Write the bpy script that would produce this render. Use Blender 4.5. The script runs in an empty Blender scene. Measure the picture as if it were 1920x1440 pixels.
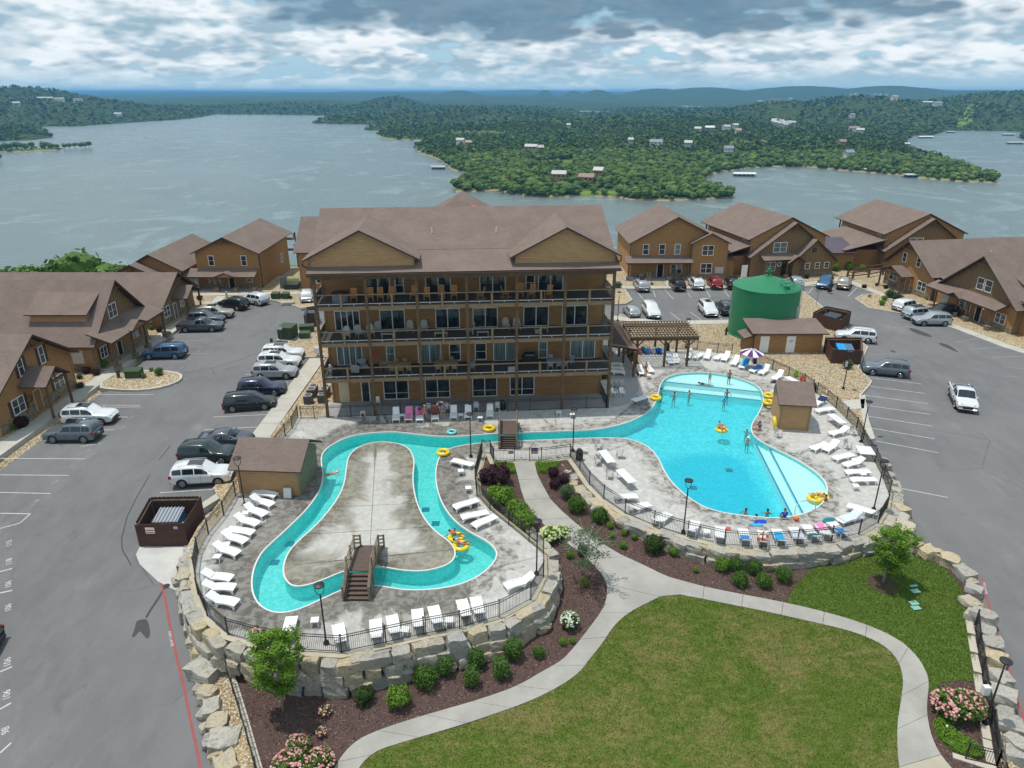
import bpy,bmesh,math,random
import numpy as np
from mathutils import Vector,Matrix,noise as mnoise
from mathutils.geometry import delaunay_2d_cdt
rnd=random.Random(7)
nr=np.random.RandomState(11)
S=bpy.context.scene
COL=S.collection
FP=1331.0;PITCH=math.radians(22.4);CH=30.0
cam=bpy.data.cameras.new('camera');camo=bpy.data.objects.new('camera',cam);COL.objects.link(camo)
camo.location=(0,0,CH);camo.rotation_euler=(math.pi/2-PITCH,0,0)
cam.sensor_width=36;cam.lens=36*FP/1920;cam.clip_start=0.5;cam.clip_end=90000
S.camera=camo
SUN_EL=math.radians(75);SUN_TRAVEL=Vector((1.0,-0.30,0)).normalized()
sd=Vector((SUN_TRAVEL.x*math.cos(SUN_EL),SUN_TRAVEL.y*math.cos(SUN_EL),-math.sin(SUN_EL)))
sun=bpy.data.lights.new('sun','SUN');suno=bpy.data.objects.new('sun',sun);COL.objects.link(suno)
suno.rotation_euler=sd.to_track_quat('-Z','Y').to_euler();suno.location=(-60,20,120)
sun.energy=2.9;sun.angle=math.radians(1.2);sun.color=(1.0,0.95,0.87)
W=bpy.data.worlds.new('World');S.world=W;W.use_nodes=True
def build_world():
 nt=W.node_tree;N=nt.nodes;L=nt.links;N.clear()
 def nd(t,**k):
  n=N.new(t)
  for a,b in k.items():setattr(n,a,b)
  return n
 def mth(op,a,b=None,clamp=False):
  n=nd('ShaderNodeMath',operation=op,use_clamp=clamp)
  for i,v in enumerate((a,b)):
   if v is None:continue
   if isinstance(v,(int,float)):n.inputs[i].default_value=v
   else:L.new(v,n.inputs[i])
  return n.outputs[0]
 def mix(f,a,b):
  n=nd('ShaderNodeMix',data_type='RGBA')
  for i,v in((0,f),(6,a),(7,b)):
   if isinstance(v,(int,float)):n.inputs[i].default_value=v
   elif isinstance(v,tuple):n.inputs[i].default_value=(*v,1)
   else:L.new(v,n.inputs[i])
  return n.outputs[2]
 def sm(v,lo,hi):
  n=nd('ShaderNodeMapRange',interpolation_type='SMOOTHSTEP');L.new(v,n.inputs[0])
  n.inputs[1].default_value=lo;n.inputs[2].default_value=hi;return n.outputs[0]
 sky=nd('ShaderNodeTexSky',sky_type='NISHITA',sun_disc=False,sun_elevation=SUN_EL)
 sky.sun_rotation=math.atan2(-SUN_TRAVEL.x,-SUN_TRAVEL.y);sky.dust_density=2.0;sky.ozone_density=2.0
 tc=nd('ShaderNodeTexCoord');sep=nd('ShaderNodeSeparateXYZ');L.new(tc.outputs['Generated'],sep.inputs[0])
 dx,dy,dz=sep.outputs
 zz=mth('MAXIMUM',dz,0.0)
 zc=mth('POWER',mth('ADD',zz,0.012),0.62)
 def coords(off,kx,kz):
  c=nd('ShaderNodeCombineXYZ')
  L.new(mth('MULTIPLY',mth('DIVIDE',dx,mth('ADD',zz,0.35)),kx),c.inputs[0])
  L.new(mth('MULTIPLY',mth('DIVIDE',dy,mth('ADD',zz,0.35)),kx),c.inputs[1])
  L.new(mth('ADD',mth('MULTIPLY',zc,kz),off),c.inputs[2]);return c.outputs[0]
 def noise(c,sc,det,ro=0.55,dist=0.0):
  n=nd('ShaderNodeTexNoise');L.new(c,n.inputs['Vector']);n.inputs['Scale'].default_value=sc
  n.inputs['Detail'].default_value=det;n.inputs['Roughness'].default_value=ro;n.inputs['Distortion'].default_value=dist
  return n.outputs['Fac']
 def vor(c,sc):
  n=nd('ShaderNodeTexVoronoi',feature='F1');L.new(c,n.inputs['Vector']);n.inputs['Scale'].default_value=sc;return n.outputs['Distance']
 def field(dz_):
  c=coords(5.3+dz_,5.0,10.0);big_=noise(c,.75,3,.5);puff=vor(c,1.7);puff2=vor(c,4.0);det=noise(c,3.0,6,.62)
  return mth('ADD',mth('ADD',mth('MULTIPLY',big_,1.15),mth('ADD',mth('MULTIPLY',mth('SUBTRACT',.45,puff),.30),mth('MULTIPLY',mth('SUBTRACT',.4,puff2),.10))),mth('MULTIPLY',mth('SUBTRACT',det,.5),.24))
 a=field(0.0);b=field(0.22);low=noise(coords(9.4,1.1,5.0),1.0,3,0.5)
 lit=mth('ADD',mth('MULTIPLY',mth('SUBTRACT',a,b),4.2),0.50,True)
 dens=sm(mth('ADD',a,mth('MULTIPLY',mth('SUBTRACT',low,.5),.30)),0.35,0.42)
 fine=noise(coords(1.7,9.0,50.0),1.0,3,0.6)
 white=mix(fine,(5.2,5.8,6.2),(7.4,7.7,7.9));grey=mix(fine,(2.2,3.3,4.1),(3.1,4.2,5.0))
 cl=mix(lit,grey,white)
 skycol=mix(0.8,sky.outputs[0],(3.0,4.9,6.2))
 c=mix(dens,skycol,cl)
 ex=mth('DIVIDE',mth('SUBTRACT',dx,0.13),0.40);ez=mth('DIVIDE',mth('SUBTRACT',mth('SUBTRACT',dz,0.118),mth('MULTIPLY',dx,.02)),0.052)
 bank=mth('SUBTRACT',1.25,mth('ADD',mth('MULTIPLY',ex,ex),mth('MULTIPLY',ez,ez)))
 bank=mth('ADD',bank,mth('MULTIPLY',mth('SUBTRACT',a,0.45),2.6));bank=mth('MULTIPLY',sm(bank,0.1,0.75),sm(dy,0.0,0.3))
 d2=mth('MULTIPLY',sm(low,.50,.62),.75);c=mix(mth('MULTIPLY',d2,dens),c,(2.1,3.3,4.3))
 hz=mth('MULTIPLY',mth('SUBTRACT',1.0,sm(zz,0.0,0.034)),0.8);c=mix(hz,c,(3.1,4.7,5.6))
 c=mix(mth('MULTIPLY',bank,0.92),c,mix(fine,(0.7,1.35,2.0),(1.4,2.45,3.3)))
 bg=nd('ShaderNodeBackground');L.new(c,bg.inputs[0]);bg.inputs[1].default_value=0.12
 out=nd('ShaderNodeOutputWorld');L.new(bg.outputs[0],out.inputs[0])
build_world()
S.view_settings.view_transform='Standard';S.view_settings.look='None'
S.view_settings.exposure=0.22;S.view_settings.gamma=1;S.view_settings.use_curve_mapping=False
S.render.engine='CYCLES'
S.cycles.max_bounces=6;S.cycles.transparent_max_bounces=12;S.cycles.volume_bounces=0
S.cycles.volume_step_rate=4
Fv=np.array([0,math.cos(PITCH),-math.sin(PITCH)]);Uv=np.array([0,math.sin(PITCH),math.cos(PITCH)])
def P(px,py,z=0.0):
 """point where the sight line of photograph position (px,py) meets height z"""
 d=Fv+np.array([1.,0,0])*(px-960)/FP+Uv*(720-py)/FP
 t=(z-CH)/d[2]
 return(float(d[0]*t),float(d[1]*t),float(z))
def G(px,py,h):
 z=h(*P(px,py,-0.5)[:2])
 for _ in range(14):
  q=P(px,py,z);z=h(q[0],q[1])
 return P(px,py,z)
def soft(t,k=2.0):return(t+math.sqrt(t*t+k*k))/2
def hR(x,y):return-0.15-0.11*soft(52-y)
def hL(x,y):return-0.10*soft(53-y)+0.10*soft(28-y)+0.02
def lerp(a,b,t):return a+(b-a)*t
def tag(o,label=None,cat=None,group=None,kind=None):
 if label:o['label']=label
 if cat:o['category']=cat
 if group:o['group']=group
 if kind:o['kind']=kind
 return o
def thing(name,label,cat,loc=(0,0,0),rz=0.0,group=None):
 o=bpy.data.objects.new(name,None);COL.objects.link(o);o.empty_display_size=0.2
 o.location=loc;o.rotation_euler=(0,0,rz)
 return tag(o,label,cat,group)
def link(name,me,parent=None,mats=None,loc=None):
 o=bpy.data.objects.new(name,me);COL.objects.link(o)
 if mats is not None and len(me.materials)==0:
  for m in(mats if isinstance(mats,(list,tuple))else[mats]):me.materials.append(m)
 if parent:o.parent=parent
 if loc:o.location=loc
 return o
def recolor(o,mat,slot=0):
 o.material_slots[slot].link='OBJECT';o.material_slots[slot].material=mat;return o
def copy_tree(o,parent=None):
 c=o.copy();COL.objects.link(c)
 if parent:c.parent=parent
 for ch in o.children:copy_tree(ch,c)
 return c
def place(o,loc,rz=0.0,label=None,group=None):
 o.location=loc;o.rotation_euler=(0,0,rz)
 if label:o['label']=label
 if group:o['group']=group
 return o
class MB:
 def __init__(s):s.v=[];s.f=[];s.m=[];s.T=Matrix.Identity(4);s.mi=0
 def add(s,vs,fs,mi=None):
  b=len(s.v);T=s.T
  s.v.extend([tuple(T@Vector(v))for v in vs])
  s.f.extend([tuple(b+i for i in f)for f in fs])
  s.m.extend([s.mi if mi is None else mi]*len(fs));return s
 def box(s,x0,x1,y0,y1,z0,z1,mi=None):
  return s.add([(x0,y0,z0),(x1,y0,z0),(x1,y1,z0),(x0,y1,z0),(x0,y0,z1),(x1,y0,z1),(x1,y1,z1),(x0,y1,z1)],[(0,3,2,1),(4,5,6,7),(0,1,5,4),(1,2,6,5),(2,3,7,6),(3,0,4,7)],mi)
 def cbox(s,c,d,mi=None):
  return s.box(c[0]-d[0]/2,c[0]+d[0]/2,c[1]-d[1]/2,c[1]+d[1]/2,c[2]-d[2]/2,c[2]+d[2]/2,mi)
 def beam(s,a,b,w,h,mi=None,up=(0,0,1)):
  a=Vector(a);b=Vector(b);d=(b-a).normalized();upv=Vector(up)
  if abs(d.dot(upv))>0.99:upv=Vector((0,1,0))
  r=d.cross(upv).normalized()*w/2;u=r.cross(d).normalized()*h/2
  vs=[a-r-u,a+r-u,a+r+u,a-r+u,b-r-u,b+r-u,b+r+u,b-r+u]
  return s.add(vs,[(0,1,2,3),(7,6,5,4),(0,4,5,1),(1,5,6,2),(2,6,7,3),(3,7,4,0)],mi)
 def tube(s,pts,r,n=8,mi=None,cap=True):
  pts=[Vector(p)for p in pts];k=len(pts);rr=r if isinstance(r,(list,tuple))else[r]*k
  vs=[];up=Vector((0,0,1))
  for i,p in enumerate(pts):
   d=(pts[min(i+1,k-1)]-pts[max(i-1,0)]).normalized()
   a=d.cross(up)
   if a.length<0.05:a=d.cross(Vector((0,1,0)))
   a.normalize();b=d.cross(a).normalized()
   for j in range(n):
    t=2*math.pi*j/n;vs.append(p+(a*math.cos(t)+b*math.sin(t))*rr[i])
  fs=[(i*n+j,i*n+(j+1)%n,(i+1)*n+(j+1)%n,(i+1)*n+j)for i in range(k-1)for j in range(n)]
  if cap:fs+=[tuple(range(n-1,-1,-1)),tuple((k-1)*n+j for j in range(n))]
  return s.add(vs,fs,mi)
 def cyl(s,c,r,h,n=16,mi=None,r2=None):
  return s.tube([c,(c[0],c[1],c[2]+h)],[r,r if r2 is None else r2],n,mi)
 def disc(s,c,r,axis='z',n=16,mi=None):
  vs=[]
  for j in range(n):
   a=2*math.pi*j/n;ca,sa=r*math.cos(a),r*math.sin(a)
   vs.append({'z':(c[0]+ca,c[1]+sa,c[2]),'y':(c[0]+ca,c[1],c[2]+sa),'x':(c[0],c[1]+ca,c[2]+sa)}[axis])
  return s.add(vs,[tuple(range(n))],mi)
 def torus(s,c,R,r,n=20,m=8,axis='z',mi=None):
  vs=[]
  for i in range(n):
   a=2*math.pi*i/n
   for j in range(m):
    b=2*math.pi*j/m;q=R+r*math.cos(b);x,y,z=q*math.cos(a),q*math.sin(a),r*math.sin(b)
    if axis=='y':x,y,z=x,z,y
    if axis=='x':x,y,z=z,x,y
    vs.append((c[0]+x,c[1]+y,c[2]+z))
  fs=[(i*m+j,((i+1)%n)*m+j,((i+1)%n)*m+(j+1)%m,i*m+(j+1)%m)for i in range(n)for j in range(m)]
  return s.add(vs,fs,mi)
 def prism(s,poly,z0,z1,mi=None):
  n=len(poly);vs=[(p[0],p[1],z0)for p in poly]+[(p[0],p[1],z1)for p in poly]
  return s.add(vs,[tuple(range(n-1,-1,-1)),tuple(range(n,2*n))]+[(i,(i+1)%n,n+(i+1)%n,n+i)for i in range(n)],mi)
 def prismxz(s,poly,y0,y1,mi=None):
  n=len(poly);vs=[(p[0],y0,p[1])for p in poly]+[(p[0],y1,p[1])for p in poly]
  return s.add(vs,[tuple(range(n)),tuple(range(2*n-1,n-1,-1))]+[((i+1)%n,i,n+i,n+(i+1)%n)for i in range(n)],mi)
 def slab(s,quad,t,mi=None):
  """quad of 4 points with thickness t downwards along its normal"""
  q=[Vector(p)for p in quad];nrm=(q[1]-q[0]).cross(q[3]-q[0]).normalized()
  if nrm.z<0:q=q[::-1];nrm=-nrm
  lo=[p-nrm*t for p in q]
  return s.add(q+lo,[(0,1,2,3),(7,6,5,4),(0,4,5,1),(1,5,6,2),(2,6,7,3),(3,7,4,0)],mi)
 def ellips(s,c,r,seg=10,ring=7,mi=None):
  vs=[(c[0],c[1],c[2]-r[2])]
  for i in range(1,ring):
   ph=-math.pi/2+math.pi*i/ring
   for j in range(seg):
    t=2*math.pi*j/seg;vs.append((c[0]+r[0]*math.cos(ph)*math.cos(t),c[1]+r[1]*math.cos(ph)*math.sin(t),c[2]+r[2]*math.sin(ph)))
  vs.append((c[0],c[1],c[2]+r[2]));e=len(vs)-1;fs=[]
  for j in range(seg):
   fs.append((0,1+(j+1)%seg,1+j));fs.append((e,e-seg+j,e-seg+(j+1)%seg))
  for i in range(ring-2):
   for j in range(seg):
    a=1+i*seg+j;b=1+i*seg+(j+1)%seg;fs.append((a,b,b+seg,a+seg))
  return s.add(vs,fs,mi)
 def mesh(s,name,mats,smooth=False):
  me=bpy.data.meshes.new(name);me.from_pydata(s.v,[],s.f)
  for m in(mats if isinstance(mats,(list,tuple))else[mats]):me.materials.append(m)
  if any(s.m):me.polygons.foreach_set('material_index',s.m)
  if smooth:me.polygons.foreach_set('use_smooth',[True]*len(me.polygons))
  me.update();return me
 def build(s,name,mats,parent=None,smooth=False,loc=None):
  return link(name,s.mesh(name,mats,smooth),parent,None,loc)
def mk(meth,name,mat,par,*a,**k):
 m=MB();getattr(m,meth)(*a,**k);return m.build(name,M[mat],par)
def npmesh(name,V,Fq,mats,smooth=False,midx=None):
 """fast mesh from numpy arrays, faces all of the same size"""
 me=bpy.data.meshes.new(name);V=np.asarray(V,dtype=np.float32);Fq=np.asarray(Fq,dtype=np.int32)
 k=Fq.shape[1];n=len(Fq)
 me.vertices.add(len(V));me.vertices.foreach_set('co',V.ravel())
 me.loops.add(n*k);me.loops.foreach_set('vertex_index',Fq.ravel())
 me.polygons.add(n);me.polygons.foreach_set('loop_start',np.arange(0,n*k,k,dtype=np.int32))
 if midx is not None:me.polygons.foreach_set('material_index',np.asarray(midx,dtype=np.int32))
 me.polygons.foreach_set('use_smooth',np.full(n,smooth))
 for m in(mats if isinstance(mats,(list,tuple))else[mats]):me.materials.append(m)
 me.update(calc_edges=True);return me
T_='first second third fourth fifth sixth seventh eighth ninth'.split()
ORD=T_+['tenth','eleventh','twelfth','thirteenth','fourteenth','fifteenth','sixteenth','seventeenth','eighteenth','nineteenth','twentieth']+['twenty-'+x for x in T_]+['thirtieth','thirty-first','thirty-second']
class Mt:
 """little node builder around one principled material"""
 def __init__(s,name,rough=0.8,spec=0.3,metal=0.0):
  s.m=bpy.data.materials.new(name);s.m.use_nodes=True;s.nt=s.m.node_tree;s.N=s.nt.nodes;s.L=s.nt.links
  s.b=s.N['Principled BSDF'];s.b.inputs['Roughness'].default_value=rough
  s.b.inputs['Specular IOR Level'].default_value=spec;s.b.inputs['Metallic'].default_value=metal
  s.tc=s.N.new('ShaderNodeTexCoord');s.co=s.tc.outputs['Object']
 def noise(s,sc,det=4,ro=0.55,stretch=None,dist=0.0,co=None):
  c=co or s.co
  if stretch:
   mp=s.N.new('ShaderNodeMapping');s.L.new(c,mp.inputs[0]);mp.inputs['Scale'].default_value=stretch[:3]
   if len(stretch)>3:mp.inputs['Rotation'].default_value=(0,0,stretch[3])
   c=mp.outputs[0]
  n=s.N.new('ShaderNodeTexNoise');s.L.new(c,n.inputs['Vector']);n.inputs['Scale'].default_value=sc
  n.inputs['Detail'].default_value=det;n.inputs['Roughness'].default_value=ro;n.inputs['Distortion'].default_value=dist
  return n.outputs['Fac']
 def voro(s,sc,out='Distance',feat='F1',co=None,rand=1.0):
  n=s.N.new('ShaderNodeTexVoronoi');n.feature=feat;s.L.new(co or s.co,n.inputs['Vector'])
  n.inputs['Scale'].default_value=sc;n.inputs['Randomness'].default_value=rand;return n.outputs[out]
 def ramp(s,f,stops):
  r=s.N.new('ShaderNodeValToRGB');s.L.new(f,r.inputs[0]);e=r.color_ramp.elements
  while len(e)<len(stops):e.new(0.5)
  for el,(p,c)in zip(e,stops):el.position=p;el.color=(*c,1)
  return r.outputs[0]
 def sm(s,v,lo,hi,a=0.0,b=1.0):
  n=s.N.new('ShaderNodeMapRange');n.interpolation_type='SMOOTHSTEP';s.L.new(v,n.inputs[0])
  for i,x in enumerate((lo,hi,a,b)):n.inputs[i+1].default_value=x
  return n.outputs[0]
 def mix(s,f,a,b,mode='MIX'):
  n=s.N.new('ShaderNodeMix');n.data_type='RGBA';n.blend_type=mode
  for i,v in((0,f),(6,a),(7,b)):
   if isinstance(v,(int,float)):n.inputs[i].default_value=v
   elif isinstance(v,tuple):n.inputs[i].default_value=(*v,1)
   else:s.L.new(v,n.inputs[i])
  return n.outputs[2]
 def mth(s,op,a,b=None,clamp=False):
  n=s.N.new('ShaderNodeMath');n.operation=op;n.use_clamp=clamp
  for i,v in enumerate((a,b)):
   if v is None:continue
   if isinstance(v,(int,float)):n.inputs[i].default_value=v
   else:s.L.new(v,n.inputs[i])
  return n.outputs[0]
 def attr(s,name,typ='GEOMETRY'):
  n=s.N.new('ShaderNodeAttribute');n.attribute_name=name;n.attribute_type=typ;return n.outputs['Fac']
 def obrand(s):return s.N.new('ShaderNodeObjectInfo').outputs['Random']
 def island(s):return s.N.new('ShaderNodeNewGeometry').outputs['Random Per Island']
 def sepz(s,i=2,co=None):
  n=s.N.new('ShaderNodeSeparateXYZ');s.L.new(co or s.co,n.inputs[0]);return n.outputs[i]
 def col(s,c):
  if isinstance(c,tuple):s.b.inputs['Base Color'].default_value=(*c,1)
  else:s.L.new(c,s.b.inputs['Base Color'])
  return s
 def rough(s,c):s.L.new(c,s.b.inputs['Roughness']);return s
 def bump(s,h,strength=0.3,dist=0.02):
  n=s.N.new('ShaderNodeBump');s.L.new(h,n.inputs['Height']);n.inputs['Strength'].default_value=strength
  n.inputs['Distance'].default_value=dist;s.L.new(n.outputs[0],s.b.inputs['Normal']);return s
 def world_co(s):
  s.co=s.N.new('ShaderNodeNewGeometry').outputs['Position'];return s
def plain(name,c,rough=0.6,spec=0.3,metal=0.0,var=0.12,sc=6.0):
 t=Mt(name,rough,spec,metal);f=t.noise(sc,3)
 t.col(t.mix(f,tuple(x*(1-var)for x in c),tuple(min(1,x*(1+var))for x in c)));return t.m
M={}
def mats():
 t=Mt('asphalt',0.9,0.2).world_co()
 big=t.noise(0.09,4,0.6);mid=t.noise(0.9,4,0.6,(1,.35,1));fine=t.noise(38,2,0.7)
 c=t.mix(t.sm(big,.3,.7),(.145,.145,.150),(.190,.190,.195));c=t.mix(t.mth('MULTIPLY',t.sm(mid,.35,.75),.5),c,(.215,.212,.208))
 c=t.mix(t.mth('MULTIPLY',t.sm(fine,.3,.7),.55),c,(.10,.10,.104))
 v=t.noise(.35,5,.7,None,1.2);c=t.mix(t.mth('MULTIPLY',t.sm(v,.58,.72),.30),c,(.08,.08,.082));cr=t.voro(.11,'Distance','DISTANCE_TO_EDGE');c=t.mix(t.mth('MULTIPLY',t.sm(cr,0,.006,1,0),t.sm(t.noise(.08,3),.5,.6,0,.5)),c,(.05,.05,.052));c=t.mix(t.mth('MULTIPLY',t.sm(t.noise(.22,5,.7,(1,.5,1)),.55,.75),.45),c,(.255,.245,.225))
 t.col(c).bump(fine,.25,.01);M['asphalt']=t.m
 t=Mt('dark_patch',0.75,0.3).world_co();t.col(t.mix(t.noise(9,3),(.04,.04,.042),(.07,.07,.072)));M['patch']=t.m
 M['tyre_mark']=plain('tyre_mark',(.075,.075,.077),.9,.2,0,.3,3)
 def conc(name,a,b,st=.35,sc=1.0):
  t=Mt(name,.85,.25).world_co();f=t.noise(.5*sc,5,.62);g=t.noise(14,3,.7)
  c=t.mix(t.sm(f,.3,.72),a,b);c=t.mix(t.mth('MULTIPLY',t.sm(g,.4,.8),st),c,tuple(x*.72 for x in a));t.col(c).bump(g,.12,.01);M[name]=t.m
 conc('sidewalk',(.40,.385,.34),(.49,.475,.43));conc('path',(.30,.288,.262),(.385,.372,.342));conc('path_new',(.37,.335,.26),(.45,.415,.33))
 conc('kerb',(.40,.38,.32),(.52,.50,.44));conc('capstrip',(.40,.35,.25),(.50,.45,.34));conc('pad',(.44,.43,.41),(.55,.54,.51))
 conc('patio',(.30,.30,.30),(.38,.38,.38));conc('pad_dark',(.17,.17,.17),(.24,.24,.24))
 def deckm(name,base_a,base_b,stain_a,stain_b,lo,hi,sc=.55,blotch=0.55,flo=.35,amp=3.0):
  t=Mt(name,.8,.3).world_co();e=t.attr('edge');n1=t.noise(sc,7,.68,None,.6);n2=t.noise(1.9,6,.66,None,.4);g=t.noise(20,3,.7)
  base=t.mix(t.sm(n2,.35,.7),base_a,base_b)
  s1=t.mth('ADD',t.mth('SUBTRACT',1.0,e),t.mth('MULTIPLY',t.mth('SUBTRACT',n1,.5),amp))
  m1=t.sm(s1,lo,hi)
  m2=t.mth('ADD',flo,t.mth('MULTIPLY',t.sm(n2,.42,.60),blotch),True)
  stain=t.mix(t.sm(n1,.38,.62),stain_a,stain_b)
  c=t.mix(t.mth('MULTIPLY',m1,m2,True),base,stain);c=t.mix(t.mth('MULTIPLY',t.sm(g,.45,.8),.25),c,(.2,.19,.17))
  t.col(c).bump(g,.1,.01);M[name]=t.m
 deckm('deck_river',(.36,.35,.33),(.46,.45,.425),(.095,.088,.078),(.175,.162,.142),.05,.32,.30,.55,.65,2.4)
 deckm('deck_island',(.40,.39,.365),(.49,.48,.45),(.10,.092,.062),(.23,.21,.165),.22,.74,.30,.42,.70,2.4)
 deckm('deck_pool',(.40,.39,.37),(.52,.51,.485),(.070,.062,.046),(.16,.145,.12),.35,.85,.7,.75,.22)
 t=Mt('gravel',.9,.2).world_co();vc=t.voro(9,'Color');vd=t.voro(9);hs=t.N.new('ShaderNodeSeparateColor');t.L.new(vc,hs.inputs[0])
 c=t.ramp(hs.outputs[0],[(0,(.22,.145,.07)),(.3,(.40,.29,.16)),(.62,(.55,.44,.28)),(.85,(.62,.56,.44)),(1,(.70,.68,.62))])
 c=t.mix(t.sm(vd,.3,.75,0,.75),c,(.10,.075,.045));c=t.mix(t.mth('MULTIPLY',t.sm(t.noise(.25,4),.4,.7),.35),c,(.42,.31,.17))
 t.col(c).bump(vd,-.6,.06);M['gravel']=t.m
 t=Mt('mulch',.95,.1).world_co();n1=t.noise(16,4,.75,(1,2.4,1,.7));n2=t.noise(.6,4);v=t.voro(14,'Distance')
 c=t.ramp(n1,[(.25,(.040,.026,.022)),(.5,(.105,.068,.058)),(.68,(.17,.115,.098)),(.85,(.28,.21,.18))]);c=t.mix(t.mth('MULTIPLY',t.sm(n2,.35,.7),.4),c,(.10,.060,.055))
 t.col(c).bump(n1,.8,.06);M['mulch']=t.m
 def grassm(name,a,b,dry,lo,hi):
  t=Mt(name,.95,.1).world_co();n1=t.noise(.22,6,.65,None,.5);n2=t.noise(1.3,6,.75,(1,1.7,1));n3=t.noise(26,3,.8,(1,.5,1))
  c=t.mix(t.sm(n2,.3,.7),a,b);d=t.mth('ADD',t.mth('MULTIPLY',n1,.6),t.mth('MULTIPLY',n2,.4));c=t.mix(t.sm(d,lo,hi),c,dry)
  c=t.mix(t.mth('MULTIPLY',t.sm(n3,.4,.75),.25),c,tuple(x*.5 for x in a));t.col(c).bump(n3,.3,.03);M[name]=t.m
 grassm('lawn',(.072,.118,.016),(.105,.150,.026),(.20,.175,.064),.44,.64)
 grassm('lawn_green',(.075,.130,.018),(.115,.175,.032),(.20,.19,.06),.52,.78)
 t=Mt('grass_blade',.8,.2).world_co();r=t.island();n1=t.noise(.22,6,.65,None,.5);n2=t.noise(1.3,5,.7,(1,1.7,1))
 c=t.mix(r,(.068,.115,.013),(.115,.16,.028));d=t.mth('ADD',t.mth('MULTIPLY',n1,.6),t.mth('MULTIPLY',n2,.4));c=t.mix(t.sm(d,.44,.64,0,.85),c,(.22,.18,.08));t.col(c);M['blade']=t.m
 t=Mt('grass_blade_green',.8,.2).world_co();r=t.island();t.col(t.mix(r,(.06,.11,.014),(.12,.18,.034)));M['blade_green']=t.m
 t=Mt('shingle',.95,.1);br=t.N.new('ShaderNodeTexBrick');uv=t.N.new('ShaderNodeUVMap');
 t.L.new(uv.outputs[0],br.inputs['Vector']);br.inputs['Scale'].default_value=1.0
 br.inputs['Brick Width'].default_value=.32;br.inputs['Row Height'].default_value=.15;br.inputs['Mortar Size'].default_value=.012
 br.inputs['Color1'].default_value=(.160,.122,.104,1);br.inputs['Color2'].default_value=(.225,.178,.155,1);br.inputs['Mortar'].default_value=(.075,.05,.04,1);br.inputs['Bias'].default_value=-.1
 n1=t.noise(30,2,.8);n2=t.noise(.5,4);c=t.mix(.5,br.outputs[0],t.mix(t.sm(n1,.3,.7),(.14,.106,.09),(.24,.19,.165)));c=t.mix(t.mth('MULTIPLY',t.sm(n2,.35,.7),.35),c,(.25,.195,.168))
 t.col(c).bump(br.outputs['Fac'],-.5,.02);M['shingle']=t.m
 def siding(name,a,b,lap=.2):
  t=Mt(name,.75,.25);z=t.sepz(2);w=t.mth('FRACT',t.mth('DIVIDE',z,lap));n1=t.noise(1.2,4,.6,(1,1,9));n2=t.noise(9,3,.7,(1,1,12))
  c=t.mix(t.sm(n1,.3,.7),a,b);c=t.mix(t.mth('MULTIPLY',t.sm(n2,.5,.8),.35),c,tuple(x*.6 for x in a));c=t.mix(t.sm(w,.84,.97,0,.72),c,tuple(x*.28 for x in a))
  h=t.mth('SUBTRACT',1.0,w);t.col(c).bump(h,.6,.03);M[name]=t.m
 siding('siding',(.30,.158,.062),(.40,.222,.096));siding('siding_dark',(.25,.134,.056),(.33,.185,.083));siding('siding_tan',(.39,.225,.105),(.49,.30,.150),.17)
 t=Mt('board_wall',.8,.2);n1=t.noise(1.5,4,.6,(6,6,.5));t.col(t.mix(t.sm(n1,.3,.7),(.185,.125,.062),(.26,.175,.09)));M['board']=t.m
 t=Mt('timber',.8,.2);n1=t.noise(3,4,.6,(1,1,1));t.col(t.mix(t.sm(n1,.3,.7),(.105,.060,.034),(.17,.105,.06)));M['timber']=t.m
 t=Mt('weathered_timber',.85,.2);n1=t.noise(4,5,.7);t.col(t.mix(t.sm(n1,.3,.7),(.17,.125,.085),(.30,.235,.165)));M['timber_grey']=t.m
 t=Mt('bridge_wood',.8,.2);n1=t.noise(5,5,.7,(1,6,1));t.col(t.mix(t.sm(n1,.3,.7),(.085,.060,.050),(.15,.11,.092)));M['bridge']=t.m
 M['trim']=plain('dark_trim',(.075,.045,.035),.7);M['trim_wood']=plain('corner_trim',(.28,.20,.11),.7)
 M['white']=plain('white_paint',(.76,.76,.74),.55,.3,0,.04);M['tan_door']=plain('tan_door',(.58,.48,.30),.6,.3,0,.05)
 t=Mt('window_glass',.06,.8);n1=t.noise(.8,3);t.col(t.mix(t.sm(n1,.35,.65),(.012,.018,.022),(.05,.065,.07)));M['glass']=t.m
 t=Mt('curtained_glass',.1,.6);w=t.noise(3,2,.5,(4,4,.1));t.col(t.mix(t.sm(w,.3,.7),(.09,.12,.12),(.21,.26,.25)));M['curtain']=t.m
 M['dark_in']=plain('dark_opening',(.02,.018,.016),.8)
 t=Mt('stone_veneer',.9,.2);v=t.voro(5.0,'Color');vd=t.voro(5.0,'Distance','DISTANCE_TO_EDGE');hs=t.N.new('ShaderNodeSeparateColor');t.L.new(v,hs.inputs[0])
 c=t.ramp(hs.outputs[0],[(0,(.14,.11,.08)),(.4,(.24,.19,.13)),(.7,(.32,.25,.16)),(1,(.20,.20,.19))]);c=t.mix(t.sm(vd,0,.06,1,0),c,(.09,.08,.065));t.col(c).bump(vd,.5,.05);M['stone']=t.m
 t=Mt('boulder_stone',.9,.25);r=t.obrand();n1=t.noise(1.4,6,.65,None,.4);n2=t.noise(7,5,.75);z=t.sepz(2)
 base=t.ramp(r,[(0,(.42,.40,.36)),(.30,(.54,.50,.42)),(.55,(.44,.43,.40)),(.70,(.60,.49,.30)),(.84,(.58,.49,.33)),(1,(.52,.49,.43))])
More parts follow.
